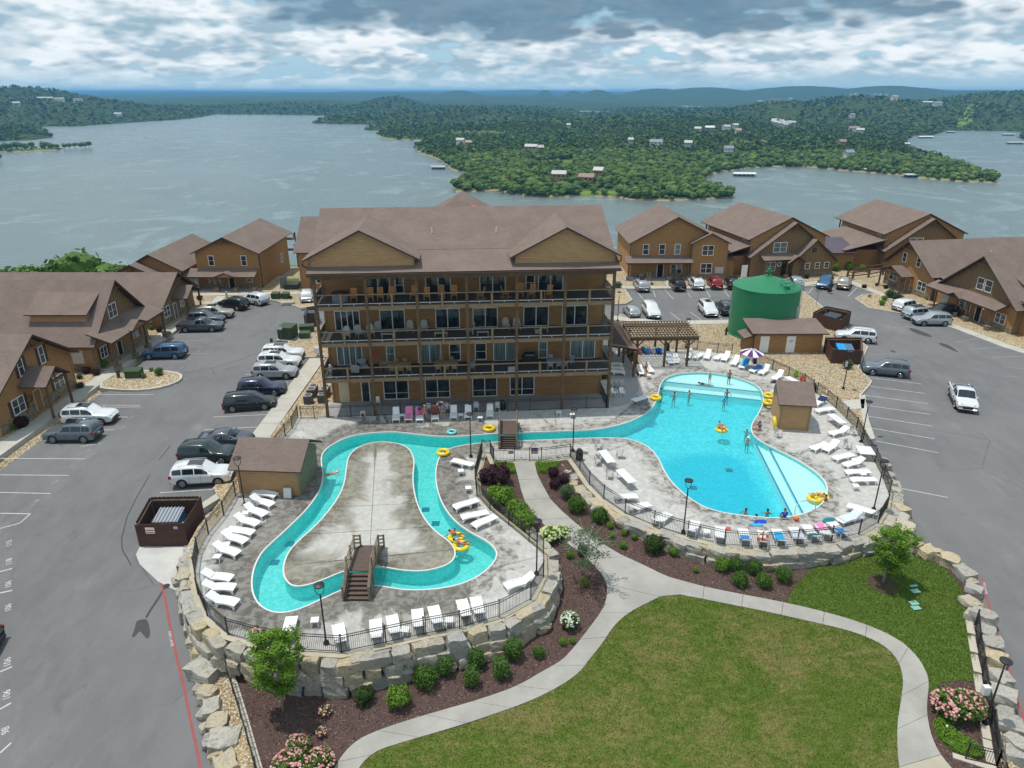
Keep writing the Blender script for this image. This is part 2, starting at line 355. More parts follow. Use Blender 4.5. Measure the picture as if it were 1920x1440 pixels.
 c=t.mix(t.sm(n1,.42,.75,0,.7),base,(.46,.44,.40));c=t.mix(t.sm(n2,.50,.72,0,.7),c,(.13,.125,.11));c=t.mix(t.sm(t.noise(.9,4,.6),.58,.74,0,.65),c,(.46,.32,.13))
 n4=t.noise(3.0,5,.7,(.6,.6,4.5));c=t.mix(t.sm(n4,.52,.66,0,.45),c,(.17,.16,.14));t.col(c).bump(t.mth('ADD',t.mth('ADD',n1,t.mth('MULTIPLY',n2,.5)),t.mth('MULTIPLY',n4,.8)),1.0,.22);M['rock']=t.m
 def leaf(name,a,b,c3=None,tr=True):
  t=Mt(name,.65,.25);r=t.island();c=t.ramp(r,[(0,a),(.55,b),(1,c3 or b)]);t.col(c)
  t.b.inputs['Subsurface Weight'].default_value=0
  d=t.N.new('ShaderNodeBsdfTranslucent');t.L.new(c,d.inputs[0]);mx=t.N.new('ShaderNodeMixShader');mx.inputs[0].default_value=.25
  t.L.new(t.b.outputs[0],mx.inputs[1]);t.L.new(d.outputs[0],mx.inputs[2]);t.L.new(mx.outputs[0],t.N['Material Output'].inputs[0]);M[name]=t.m
 leaf('leaf_maple',(.055,.125,.012),(.11,.23,.02),(.17,.30,.035));leaf('leaf_bush',(.035,.085,.012),(.08,.165,.02),(.12,.22,.035))
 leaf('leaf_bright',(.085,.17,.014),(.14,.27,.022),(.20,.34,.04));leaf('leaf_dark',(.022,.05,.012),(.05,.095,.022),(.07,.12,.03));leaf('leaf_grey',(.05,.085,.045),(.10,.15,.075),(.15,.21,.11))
 leaf('leaf_purple',(.030,.010,.016),(.060,.022,.030),(.09,.04,.045));leaf('petal_white',(.60,.66,.48),(.78,.80,.70));leaf('petal_lime',(.50,.58,.22),(.68,.72,.42));leaf('petal_pink',(.62,.22,.24),(.75,.40,.38),(.80,.55,.48))
 leaf('leaf_shore',(.045,.10,.016),(.09,.18,.028),(.13,.23,.045));leaf('leaf_rust',(.20,.09,.03),(.30,.14,.05))
 M['bark']=plain('bark',(.30,.27,.23),.9,.1,0,.3,12);M['bark_dark']=plain('bark_dark',(.10,.075,.055),.9,.1,0,.3,12)
 M['black']=plain('black_metal',(.018,.018,.020),.45,.5);M['black_plastic']=plain('black_plastic',(.03,.03,.032),.5)
 M['plastic_white']=plain('white_plastic',(.80,.80,.80),.4,.4,0,.03);M['table_white']=plain('table_white',(.68,.69,.70),.45,.4,0,.04)
 M['steel']=plain('steel',(.55,.56,.58),.3,.5,.8);M['yellow']=plain('yellow_vinyl',(.80,.56,.02),.3,.6,0,.06)
 M['teal']=plain('teal_vinyl',(.18,.62,.60),.3,.6);M['red']=plain('red_paint',(.55,.06,.05),.5);M['orange']=plain('orange_plastic',(.75,.16,.02),.5)
 M['lime']=plain('lime_plastic',(.25,.70,.03),.4);M['pink_t']=plain('pink_towel',(.72,.22,.42),.9);M['blue_t']=plain('blue_towel',(.05,.22,.50),.9)
 M['cyan_t']=plain('cyan_towel',(.03,.38,.72),.9);M['royal_t']=plain('royal_blue_towel',(.02,.06,.42),.9);M['teal_t']=plain('teal_towel',(.02,.16,.22),.9);M['pale_t']=plain('pale_towel',(.55,.62,.72),.9);M['brown_t']=plain('brown_towel',(.20,.07,.05),.9)
 M['navy_t']=plain('navy_towel',(.02,.035,.10),.9);M['purple']=plain('purple_cloth',(.10,.035,.19),.9);M['redwhite_t']=plain('red_towel',(.55,.10,.09),.9)
 M['orange_wood']=plain('honey_wood',(.52,.24,.07),.5,.4,0,.2,5);M['beige_plastic']=plain('beige_plastic',(.42,.40,.36),.6);M['grey_cushion']=plain('grey_cushion',(.34,.36,.38),.9);M['tan_wood']=plain('tan_wood',(.36,.24,.13),.7)
 M['green_box']=plain('green_utility_paint',(.045,.075,.035),.55);M['unit_grey']=plain('condenser_grey',(.13,.13,.13),.6);M['unit_top']=plain('condenser_top',(.45,.44,.42),.5)
 t=Mt('tank_green',.42,.45);n1=t.noise(.35,4,.6);n2=t.noise(2.5,4,.6,(1,1,.25));t.col(t.mix(t.mth('MULTIPLY',t.sm(n2,.4,.8),.25),t.mix(n1,(.012,.165,.068),(.016,.20,.084)),(.02,.20,.09)));M['tank']=t.m
 M['fence_wood']=plain('enclosure_wood',(.095,.050,.038),.8,.2,0,.3,3);M['blue_lid']=plain('blue_bin_paint',(.03,.14,.34),.5);M['bin_grey']=plain('bin_grey',(.10,.12,.15),.5);M['blue_bright']=plain('bright_blue_lid',(.02,.35,.75),.5)
 M['line']=plain('line_paint',(.46,.46,.455),.8,.2,0,.35,3);M['line_faint']=plain('worn_line_paint',(.28,.28,.28),.85,.2,0,.35,3);M['redline']=plain('red_line_paint',(.30,.085,.08),.8,.2,0,.25,5)
 M['sign']=plain('sign_white',(.72,.70,.68),.5);M['sign_blue']=plain('sign_blue',(.05,.13,.40),.5);M['sign_green']=plain('sign_green',(.03,.22,.12),.5)
 M['skin']=plain('skin',(.46,.24,.16),.6,.3,0,.06);M['skin_tan']=plain('skin_tanned',(.34,.16,.095),.6,.3,0,.06);M['hair']=plain('dark_hair',(.025,.018,.014),.8);M['hair_brown']=plain('brown_hair',(.10,.055,.03),.8)
 M['lamp_glow']=lamp=bpy.data.materials.new('lit_lamp');lamp.use_nodes=True;lamp.node_tree.nodes['Principled BSDF'].inputs['Emission Color'].default_value=(1,.85,.35,1);lamp.node_tree.nodes['Principled BSDF'].inputs['Emission Strength'].default_value=2.5
 M['metal_roof']=plain('metal_roof',(.13,.10,.13),.35,.5,.3);M['block']=plain('wall_block',(.46,.42,.35),.9,.2,0,.15,2)
 def poolf(name,a,b,da=None,db=None):
  t=Mt(name,.6,.3).world_co();n1=t.noise(2.2,4,.6,None,1.6);n2=t.noise(.35,3);c=t.mix(t.sm(n1,.40,.62),a,b);c=t.mix(t.mth('MULTIPLY',t.sm(n2,.3,.7),.25),c,a)
  if da:c=t.mix(t.attr('edge'),c,t.mix(t.sm(n1,.40,.62),da,db))
  t.col(c);M[name]=t.m
 poolf('pool_plaster',(.16,.66,.61),(.30,.82,.77));poolf('pool_plaster_depth_tint',(.06,.60,.70),(.17,.80,.88),(.012,.47,.64),(.03,.56,.74));poolf('pool_plaster_deep_tint',(.012,.47,.62),(.03,.56,.72));poolf('pool_shelf',(.88,.95,.92),(.97,.99,.97))  # deep tones put the light absorbed by deeper water into the plaster colour
 M['tile_blue']=plain('blue_tile',(.02,.14,.32),.3,.5);M['drain']=plain('drain_grate',(.01,.10,.16),.6);M['coping']=plain('coping',(.62,.64,.62),.5,.4,0,.05)
 def waterm(name,tint):
  m=bpy.data.materials.new(name);m.use_nodes=True;nt=m.node_tree;N=nt.nodes;L=nt.links;N.clear()
  tr=N.new('ShaderNodeBsdfTransparent');tr.inputs[0].default_value=(*tint,1);gl=N.new('ShaderNodeBsdfGlossy');gl.inputs['Roughness'].default_value=.06
  fr=N.new('ShaderNodeFresnel');fr.inputs['IOR'].default_value=1.33;mx=N.new('ShaderNodeMixShader');out=N.new('ShaderNodeOutputMaterial')
  geo=N.new('ShaderNodeNewGeometry');n=N.new('ShaderNodeTexNoise');n.inputs['Scale'].default_value=2.6;n.inputs['Detail'].default_value=5;n.inputs['Distortion'].default_value=.8
  L.new(geo.outputs['Position'],n.inputs['Vector']);bp=N.new('ShaderNodeBump');bp.inputs['Strength'].default_value=.45;bp.inputs['Distance'].default_value=.12;L.new(n.outputs[0],bp.inputs['Height'])
  L.new(bp.outputs[0],gl.inputs['Normal']);L.new(bp.outputs[0],fr.inputs['Normal']);L.new(fr.outputs[0],mx.inputs[0]);L.new(tr.outputs[0],mx.inputs[1]);L.new(gl.outputs[0],mx.inputs[2]);df=N.new('ShaderNodeBsdfDiffuse');df.inputs[0].default_value=(.02,.48,.56,1);m2=N.new('ShaderNodeMixShader');m2.inputs[0].default_value=.24;L.new(tr.outputs[0],m2.inputs[1]);L.new(df.outputs[0],m2.inputs[2]);L.new(m2.outputs[0],mx.inputs[1]);L.new(mx.outputs[0],out.inputs[0]);M[name]=m
 waterm('pool_water',(.80,.965,.97))
 t=Mt('lake_water',.2,.5).world_co();w1=t.noise(.0036,6,.6,None,2.5);w2=t.noise(.011,6,.65,(1,.8,1,.6),2.2);rip=t.noise(.25,4,.7,(.6,1.5,1));rip2=t.noise(.05,4,.65,(.6,1.6,1))
 st=t.mth('MULTIPLY',t.sm(w1,.44,.60),t.sm(w2,.51,.60));c=t.mix(t.sm(t.noise(.0012,3),.35,.65),(.118,.158,.155),(.145,.178,.165));c=t.mix(t.mth('MULTIPLY',st,.38),c,(.30,.38,.39));c=t.mix(t.mth('MULTIPLY',t.sm(w2,.3,.6),.15),c,(.17,.23,.23));t.col(c)
 t.rough(t.sm(w1,.3,.7,.20,.30));t.bump(t.mth('ADD',rip,t.mth('MULTIPLY',rip2,1.2)),.5,.9);t.b.inputs['IOR'].default_value=1.33;M['lake']=t.m
 t=Mt('far_woodland',.95,.05).world_co();n1=t.noise(.045,5,.75);n2=t.noise(.004,4,.6);n3=t.noise(.0011,3,.5);v=t.voro(.075)
 c=t.mix(t.sm(n1,.3,.7),(.042,.072,.02),(.10,.145,.038));c=t.mix(t.sm(n2,.40,.66,0,.5),c,(.075,.105,.030));c=t.mix(t.sm(n3,.5,.7,0,.25),c,(.03,.05,.02));c=t.mix(t.sm(v,.35,.8,0,.6),c,(.010,.018,.008))
 t.col(c).bump(t.mth('ADD',t.mth('MULTIPLY',v,-1.0),n1),1.0,9.0);M['far']=t.m
 t=Mt('shore_ground',.95,.05).world_co();n1=t.noise(.02,4);z=t.sepz(2);c=t.mix(t.sm(n1,.4,.6),(.07,.11,.025),(.13,.17,.05));t.col(t.mix(t.sm(z,-69.6,-68.2,1,0),c,(.36,.27,.17)));M['shore']=t.m
 t=Mt('forest_leaf',.85,.1).world_co();r=t.island();nb=t.noise(.012,3);n2=t.noise(.09,3)
 n3=t.noise(.03,4,.7);mp=t.N.new('ShaderNodeVectorMath');mp.operation='MULTIPLY';mp.inputs[1].default_value=(1,1,0);t.L.new(t.co,mp.inputs[0]);vc=t.N.new('ShaderNodeSeparateColor');t.L.new(t.voro(.10,'Color',co=mp.outputs[0]),vc.inputs[0]);c=t.ramp(t.mth('ADD',t.mth('ADD',t.mth('MULTIPLY',r,.22),t.mth('MULTIPLY',vc.outputs[0],.42)),t.mth('MULTIPLY',t.sm(n3,.35,.65),.36)),[(0,(.020,.040,.014)),(.30,(.040,.075,.020)),(.6,(.085,.135,.030)),(1,(.20,.25,.065))]);c=t.mix(t.sm(nb,.42,.62,0,.5),c,(.085,.14,.030));c=t.mix(t.sm(n2,.60,.74,0,.35),c,(.12,.105,.055));t.col(c);M['forest']=t.m
mats()
M['tan_beam']=plain('tan_beam_wood',(.25,.165,.095),.8,.2,0,.25,3);M['metal_deck']=plain('deck_boards',(.075,.058,.052),.8);t_=Mt('sage_siding',.8,.2);z_=t_.sepz(2);t_.col(t_.mix(t_.sm(t_.noise(2,4),.3,.7),(.16,.16,.11),(.21,.21,.15)));M['sage']=t_.m
# ================= setting: ground, decks, pools =================
def inp(px,py,poly):
 poly=np.asarray(poly)[:,:2];x1,y1=poly[:,0],poly[:,1];x2,y2=np.roll(x1,-1),np.roll(y1,-1)
 px=np.asarray(px,float)[...,None];py=np.asarray(py,float)[...,None]
 with np.errstate(divide='ignore',invalid='ignore'):
  c=((y1>py)!=(y2>py))&(px<(x2-x1)*(py-y1)/(y2-y1+1e-12)+x1)
 return(c.sum(-1)%2)==1
def pdi(px,py,poly,closed=True):
 poly=np.asarray(poly)[:,:2];a=poly;b=np.roll(poly,-1,0)
 if not closed:a=a[:-1];b=b[:-1]
 p=np.stack([np.asarray(px,float),np.asarray(py,float)],-1)[...,None,:];d=b-a
 t=np.clip(((p-a)*d).sum(-1)/((d*d).sum(-1)+1e-12),0,1);q=a+t[...,None]*d
 return np.sqrt(((p-q)**2).sum(-1)).min(-1)
def smo(pts,it=2,closed=True):
 pts=[tuple(p[:2])for p in pts]
 for _ in range(it):
  n=len(pts);out=[]
  for i in range(n if closed else n-1):
   a=pts[i];b=pts[(i+1)%n]
   out+=[(a[0]*.75+b[0]*.25,a[1]*.75+b[1]*.25),(a[0]*.25+b[0]*.75,a[1]*.25+b[1]*.75)]
  if not closed:out=[pts[0]]+out+[pts[-1]]
  pts=out
 return pts
def area2(p):return sum(p[i][0]*p[(i+1)%len(p)][1]-p[(i+1)%len(p)][0]*p[i][1]for i in range(len(p)))
def ccw(p):return p if area2(p)>0 else p[::-1]
def offset(poly,d):
 """ccw polygon grown by d outwards (positive) in the plane"""
 poly=ccw(poly);n=len(poly);out=[]
 for i in range(n):
  a=Vector(poly[i-1][:2]);b=Vector(poly[i][:2]);c=Vector(poly[(i+1)%n][:2])
  e1=(b-a).normalized();e2=(c-b).normalized();n1=Vector((e1.y,-e1.x));n2=Vector((e2.y,-e2.x))
  m=(n1+n2);m=m.normalized()if m.length>.1 else n1;out.append(tuple(b+m*d/max(.5,m.dot(n1))))
 return out
def sheet(name,poly,h,mat,holes=(),step=2.0,skirt=0.0,dz=0.0,edge=None,parent=None,kind='structure',hole_skirt=0.0,cuts=None):
 poly=ccw([tuple(p[:2])for p in poly]);loops=[poly]+[ccw([tuple(p[:2])for p in q])[::-1]for q in holes]
 V=[];E=[]
 for lp in loops:
  b=len(V);V+=[Vector(p)for p in lp];E+=[(b+i,b+(i+1)%len(lp))for i in range(len(lp))]
 A=np.array(poly);x0,y0=A.min(0);x1,y1=A.max(0)
 if step:
  gx,gy=np.meshgrid(np.arange(x0+step*.37,x1,step),np.arange(y0+step*.41,y1,step));gx=gx.ravel();gy=gy.ravel()
  ok=inp(gx,gy,poly)
  for q in holes:ok&=~inp(gx,gy,q)
  for lp in loops:ok&=pdi(gx,gy,lp)>step*.3
  V+=[Vector((a,b))for a,b in zip(gx[ok],gy[ok])]
 res=delaunay_2d_cdt(V,E,[],0,1e-5);vs=res[0];fs=res[2]
 X=np.array([(v.x,v.y)for v in vs]);F3=np.array(fs);c=X[F3].mean(1)
 ok=inp(c[:,0],c[:,1],poly)
 for q in holes:ok&=~inp(c[:,0],c[:,1],q)
 F3=F3[ok];hz=(lambda x,y:h)if isinstance(h,(int,float))else h
 VV=[(x,y,hz(x,y)+dz)for x,y in X];FF=[tuple(int(i)for i in f)for f in F3]
 FF=[f if(X[f[1]][0]-X[f[0]][0])*(X[f[2]][1]-X[f[0]][1])-(X[f[1]][1]-X[f[0]][1])*(X[f[2]][0]-X[f[0]][0])>0 else f[::-1]for f in FF]
 for k,lp in enumerate(loops):
  s=skirt if k==0 else hole_skirt
  if s:
   b=len(VV)
   for(x,y)in lp:z=hz(x,y)+dz;VV.append((x,y,z));VV.append((x,y,z-s))
   n=len(lp);FF+=[(b+2*i,b+2*i+1,b+2*((i+1)%n)+1,b+2*((i+1)%n))for i in range(n)]
 me=bpy.data.meshes.new(name);me.from_pydata(VV,[],FF);me.materials.append(mat)
 if edge is not None:
  at=me.attributes.new('edge','FLOAT','POINT');arr=np.array(VV);at.data.foreach_set('value',edge(arr[:,0],arr[:,1]).astype(np.float32))
 me.update();o=link(name,me,parent)
 if not parent:tag(o,kind=kind)
 return o
PP=lambda L,z=0.0:[P(x,y,z)[:2]for x,y in L]
GG=lambda L,h:[G(x,y,h)[:2]for x,y in L]
F_left=[(559,783),(548,804),(535,818),(498,868),(469,905),(442,930),(420,967),(391,1002),(372,1037),(366,1075),(372,1115),(389,1155),(428,1190),(488,1207),(560,1219),(641,1224),(724,1206),(795,1190),(862,1178),(936,1157),(995,1125),(1019,1082),(1019,1039),(992,1016),(954,985),(919,957),(894,929),(891,900),(904,849)]
F_mid=[(919,851),(926,866),(965,864),(993,864),(1015,864),(1069,857)]
F_right=[(1069,857),(1087,882),(1105,909),(1132,936),(1172,963),(1226,986),(1289,1006),(1357,1022),(1427,1027),(1494,1022),(1558,1015),(1610,1002),(1646,981),(1662,954),(1667,928),(1655,897),(1640,866),(1617,830),(1605,806),(1587,786),(1567,766),(1548,750),(1531,738),(1507,722),(1478,708),(1448,694),(1418,680),(1383,667),(1345,662),(1307,657),(1268,655),(1228,652),(1193,650)]
fl,fm,fr=PP(F_left),PP(F_mid),PP(F_right)
dk=fl+fm+fr[1:]
BA=Vector((-18.33,64.14));BB=Vector((9.75,66.46));BU=(BB-BA).normalized();BN=Vector((-BU.y,BU.x))
def bxy(u,v):p=BA+BU*u+BN*v;return(p.x,p.y)
deck_poly=dk+[bxy(34.5,8.0),bxy(28.6,7.0),bxy(28.6,3.4),bxy(-.4,3.4),bxy(-.4,0.0)]
deck_out=offset(deck_poly,.38)
WO=[(602,857),(607,845),(627,830),(657,817),(687,812),(732,809),(757,811),(790,815),(823,818),(857,818),(869,817),(932,812),(969,811),(1048,808),(1111,806),(1152,799),(1184,789),(1211,775),(1224,763),(1232,748),(1235,733),(1238,720),(1247,708),(1262,702),(1283,698),(1320,697),(1362,702),(1395,711),(1420,722),(1430,735),(1432,753),(1422,777),(1410,793),(1408,808),(1418,822),(1443,836),(1480,853),(1513,872),(1537,890),(1549,905),(1552,921),(1545,941),(1526,956),(1496,967),(1455,972),(1417,969),(1380,965),(1340,958),(1302,942),(1265,911),(1247,887),(1235,860),(1220,840),(1195,827),(1165,821),(1115,821),(1040,824),(969,827),(925,829),(895,831),(860,836),(837,843),(823,857),(817,880),(817,900),(822,927),(835,955),(855,979),(882,998),(915,1015),(930,1030),(932,1043),(922,1060),(902,1077),(880,1089),(855,1098),(815,1105),(765,1107),(727,1101),(697,1097),(665,1099),(640,1106),(602,1124),(565,1141),(535,1149),(510,1148),(487,1136),(475,1117),(471,1093),(476,1063),(490,1035),(515,1012),(552,978),(582,947),(602,915),(606,890),(603,872)]
WI=[(650,873),(653,857),(665,842),(687,832),(713,828),(740,830),(762,837),(773,850),(777,867),(774,890),(775,915),(782,945),(795,972),(815,996),(840,1013),(852,1027),(854,1042),(845,1055),(822,1065),(790,1071),(752,1069),(720,1063),(702,1061),(670,1065),(640,1072),(610,1085),(580,1096),(555,1100),(541,1094),(532,1080),(531,1060),(540,1036),(557,1016),(585,992),(610,966),(632,937),(646,907)]
wo=smo(PP(WO),2);wi=smo(PP(WI),2)
ZW=-0.13
edge_f=lambda x,y:np.minimum(np.minimum(pdi(x,y,wo),pdi(x,y,wi))/3.2,1.0)
edge_i=lambda x,y:np.minimum(pdi(x,y,wi)/3.6,1.0)
def clip(poly,p0,n,keep=1):
 out=[];m=len(poly)
 for i in range(m):
  a=poly[i];b=poly[(i+1)%m];da=((a[0]-p0[0])*n[0]+(a[1]-p0[1])*n[1])*keep;db=((b[0]-p0[0])*n[0]+(b[1]-p0[1])*n[1])*keep
  if da>=0:out.append(a)
  if(da>=0)!=(db>=0):t=da/(da-db);out.append((a[0]+(b[0]-a[0])*t,a[1]+(b[1]-a[1])*t))
 return out
def split(polys,a,b,gap=.02):
 a=Vector(a);b=Vector(b);d=(b-a).normalized();n=(-d.y,d.x);out=[]
 for p in polys:
  for k in(1,-1):
   q=clip(p,(a.x+n[0]*gap*k,a.y+n[1]*gap*k),n,k)
   if len(q)>2 and abs(area2(q))>.6:out.append(q)
 return out
isl=[wi]
for a,b in[((705,830),(692,1061)),((640,950),(780,944)),((560,1003),(800,988)),((530,1061),(855,1030))]:
 isl=split(isl,P(*a)[:2],P(*b)[:2])
root=sheet('island_base',offset(wi,-.02),-0.05,M['pad_dark'],step=0,skirt=1.3)
for p in isl:sheet('slab',p,0.0,M['deck_island'],step=.45,skirt=.05,edge=edge_i,parent=root)
xs=P(905,835)[0]
left_half=clip(ccw([tuple(p[:2])for p in deck_out]),(xs,0),(1,0),-1);right_half=clip(ccw([tuple(p[:2])for p in deck_out]),(xs,0),(1,0),1)
def deck_sheet(name,poly,mat,bb_lines):
 V=[Vector(p)for p in poly];n=len(V);E=[(i,(i+1)%n)for i in range(n)]
 b=len(V);V+=[Vector(p)for p in wo];E+=[(b+i,b+(i+1)%len(wo))for i in range(len(wo))]
 A=np.array(poly);st=.55
 gx,gy=np.meshgrid(np.arange(A[:,0].min(),A[:,0].max(),st),np.arange(A[:,1].min(),A[:,1].max(),st));gx=gx.ravel();gy=gy.ravel()
 ok=inp(gx,gy,poly)&~inp(gx,gy,wo)&(pdi(gx,gy,poly)>.15)&(pdi(gx,gy,wo)>.15)
 V+=[Vector((a,c))for a,c in zip(gx[ok],gy[ok])]
 r=delaunay_2d_cdt(V,E,[],0,1e-5);X=np.array([(v.x,v.y)for v in r[0]]);F3=np.array(r[2]);c=X[F3].mean(1)
 F3=F3[inp(c[:,0],c[:,1],poly)&~inp(c[:,0],c[:,1],wo)]
 if len(F3)==0:return None
 Z=np.zeros((len(X),1));me=npmesh(name,np.hstack([X,Z]),F3,mat)
 at=me.attributes.new('edge','FLOAT','POINT');at.data.foreach_set('value',edge_f(X[:,0],X[:,1]).astype(np.float32));return me
base=MB()
dfull=ccw([tuple(p[:2])for p in deck_out])
n=len(dfull)
for i in range(n):
 a=dfull[i];b=dfull[(i+1)%n];base.add([(*a,-.006),(*b,-.006),(*b,-3.4),(*a,-3.4)],[(0,3,2,1)])
dw=base.build('deck_edge_wall',M['capstrip']);tag(dw,kind='structure')
def cutset(polys,lines):
 for a,b in lines:polys=split(polys,a,b,.015)
 return polys
Lw=lambda a,b:(P(*a)[:2],P(*b)[:2])
rl=cutset([left_half],[Lw((500,930),(840,800)),Lw((395,1050),(500,1035)),Lw((690,1130),(692,1230)),Lw((880,1092),(925,1180)),Lw((860,850),(1000,1000)),Lw((700,700),(712,812))])
rr_=cutset([right_half],[Lw((1040,760),(1042,808)),Lw((1060,860),(1110,820)),Lw((1340,960),(1250,1020)),Lw((1545,905),(1680,870)),Lw((1430,745),(1560,700)),Lw((1196,927),(1300,1010))])
for nm,polys,mt in(('river_deck',rl,M['deck_river']),('pool_deck',rr_,M['deck_pool'])):
 rt=bpy.data.objects.new(nm,None);COL.objects.link(rt);tag(rt,kind='structure')
 for p in polys:
  me=deck_sheet('slab',p,mt,None)
  if me:link('slab',me,rt)
sheet('deck_base',dfull,-.03,M['deck_river'],holes=[wo],step=1.0,edge=edge_f)
cap_in=ccw([tuple(p[:2])for p in deck_poly])
me=None
sheet('cap_strip',offset(deck_poly,.40),0.0,M['capstrip'],holes=[offset(deck_poly,.05)],step=0,dz=.006)
def ring_strip(mb,loop,w,z,hgt,closed=True):
 a=ccw(loop);o1=offset(a,-w/2);o2=offset(a,w/2);n=len(a)
 for i in range(n):
  j=(i+1)%n
  mb.add([(*o1[i],z+hgt),(*o2[i],z+hgt),(*o2[j],z+hgt),(*o1[j],z+hgt)],[(0,1,2,3)])
  mb.add([(*o1[i],z+hgt),(*o1[j],z+hgt),(*o1[j],z-.12),(*o1[i],z-.12)],[(0,1,2,3)])
  mb.add([(*o2[i],z+hgt),(*o2[j],z+hgt),(*o2[j],z-.05),(*o2[i],z-.05)],[(3,2,1,0)])
m=MB();ring_strip(m,wo,.10,0,.02);ring_strip(m,wi,.10,0,.02);tag(m.build('pool_coping',M['coping']),kind='structure')
def wallstrip(loop,z0,z1,mb,ins=0.0):
 a=ccw(loop);a=offset(a,ins)if ins else a;n=len(a)
 for i in range(n):j=(i+1)%n;mb.add([(*a[i],z0),(*a[j],z0),(*a[j],z1),(*a[i],z1)],[(0,1,2,3)])
m=MB();wallstrip(wo,-1.85,-.05,m);wallstrip(wi,-1.2,-.05,m,-.0)
pb=m.build('pool_basin_wall',M['pool_plaster']);tag(pb,kind='structure')
cut=P(1060,815)[0]
river_floor=clip(ccw(wo),(cut,0),(1,0),-1);big=clip(ccw(wo),(cut,0),(1,0),1)
sheet('river_floor',river_floor,-1.15,M['pool_plaster'],step=0)
big=ccw(big)
deepz=PP([(1225,842),(1262,824),(1330,818),(1385,824),(1415,838),(1440,880),(1465,925),(1480,955),(1455,964),(1417,962),(1380,958),(1340,951),(1302,935),(1268,906),(1250,884),(1237,860)])
deepz=smo(deepz,2)
dsf=lambda x,y:np.where(inp(x,y,deepz),1,0)*np.clip(pdi(x,y,deepz)/1.3,0,1)
sheet('pool_floor',big,lambda x,y:-1.38-.12*float(dsf(np.array([x]),np.array([y]))[0]),M['pool_plaster_depth_tint'],step=.5,edge=dsf)
def half_by(px1,px2,keep):
 a=Vector(P(*px1)[:2]);b=Vector(P(*px2)[:2]);d=(b-a).normalized();return(a.x,a.y),(-d.y*keep,d.x*keep)
def shelf(name,lines,keep,zs,mats_,cx=None,z_off=0):
 for i,((a,b),z,mt)in enumerate(zip(lines,zs,mats_)):
  p0,nn=half_by(a,b,keep);q=clip(big,p0,nn,1)
  if cx:q=clip(q,cx[0],cx[1],1)
  o=sheet(name,offset(q,-.012*(i+1)),z,mt,step=0,skirt=1.4)
  e=Vector(P(*a)[:2]);f_=Vector(P(*b)[:2]);dd=(f_-e).normalized()
  hits=[p for p in q if abs((p[0]-p0[0])*nn[0]+(p[1]-p0[1])*nn[1])<1e-4]
  if len(hits)>=2:
   h1=Vector(min(hits,key=lambda p:p[0]*dd.x+p[1]*dd.y));h2=Vector(max(hits,key=lambda p:p[0]*dd.x+p[1]*dd.y));ux=(h2-h1).normalized();wv=Vector((nn[0],nn[1]))*(.30 if abs(dd.x)>.8 else .15)
   h1+=ux*.1;h2-=ux*.1
   tl=MB();tl.add([(*h1,z+.004),(*h2,z+.004),(*(h2+wv),z+.004),(*(h1+wv),z+.004)],[(0,1,2,3)]);tl.build('tile_edge',M['tile_blue'],o)
S1=[((1428,740),(1250,721)),((1412,730),(1246,712))]
ctr=P(1320,702)[:2]
def sidek(l,c):
 p0,nn=half_by(l[0],l[1],1);return 1 if(c[0]-p0[0])*nn[0]+(c[1]-p0[1])*nn[1]>0 else-1
shelf('shallow_shelf',S1,sidek(S1[0],ctr),(-.75,-.30),(M['pool_shelf'],)*2)
S2=[((1423,832),(1487,957)),((1443,837),(1509,963))]
ctr2=P(1530,915)[:2];hl2=((P(1400,805)[0],P(1400,805)[1]),(0.35,-1.0))
shelf('shallow_ledge',S2,sidek(S2[0],ctr2),(-.62,-.34),(M['pool_shelf'],)*2,cx=hl2)
dr=MB()
for x,y,z in[(543,1020,-1.15),(515,1055,-1.15),(798,956,-1.15),(817,982,-1.15),(714,826,-1.15),(760,826,-1.15),(1300,915,-1.5),(1367,882,-1.5)]:
 q=P(x,y,z);dr.box(q[0]-.3,q[0]+.3,q[1]-.3,q[1]+.3,z,z+.04)
tag(dr.build('floor_drain',M['drain']),kind='structure')
sheet('pool_water',offset(wo,-.06),ZW,M['pool_water'],holes=[offset(wi,.06)],step=0)
garden=GG([(437,1245),(500,1225),(640,1250),(800,1225),(940,1185),(1010,1130),(1030,1080)],hL)+PP([(1018,1039),(992,1014),(954,983),(919,955),(896,929),(893,900),(905,860),(926,864),(993,862),(1069,855),(1087,880),(1105,907),(1132,934),(1172,961),(1226,984)],-.3)+GG([(1290,1030),(1360,1045),(1430,1052),(1500,1048),(1600,1035),(1655,1010),(1690,1030),(1730,1045),(1790,1065),(1815,1100),(1822,1180),(1836,1240),(1846,1290),(1860,1360),(1880,1440),(1900,1520),(480,1520),(487,1440),(462,1340)],hL)
sheet('mulch_bed',garden,hL,M['mulch'],step=1.2,skirt=0)
lawn_in=[(867,1362),(912,1345),(992,1317),(1052,1287),(1087,1262),(1107,1235),(1130,1207),(1150,1175),(1175,1151),(1200,1138),(1227,1123),(1250,1118),(1275,1116),(1317,1124),(1382,1137),(1447,1150),(1517,1166),(1587,1182),(1625,1195),(1665,1215),(1684,1240),(1692,1265),(1693,1285),(1689,1315),(1682,1358),(1682,1397),(1685,1440),(1690,1540),(640,1540),(672,1440),(690,1422),(710,1407),(765,1390),(820,1374)]
lawn_a=smo(GG(lawn_in,hL),1)
sheet('lawn',lawn_a,hL,M['lawn'],step=1.5,dz=.03,skirt=.06)
lawn_r=GG([(1475,1130),(1490,1100),(1520,1068),(1560,1052),(1610,1040),(1655,1015),(1700,1038),(1740,1052),(1775,1068),(1800,1100),(1812,1140),(1818,1180),(1830,1240),(1838,1280),(1800,1275),(1765,1280),(1744,1300),(1742,1284),(1736,1260),(1722,1235),(1698,1211),(1660,1187),(1587,1160),(1517,1142)],hL)
lawn_b=lawn_r
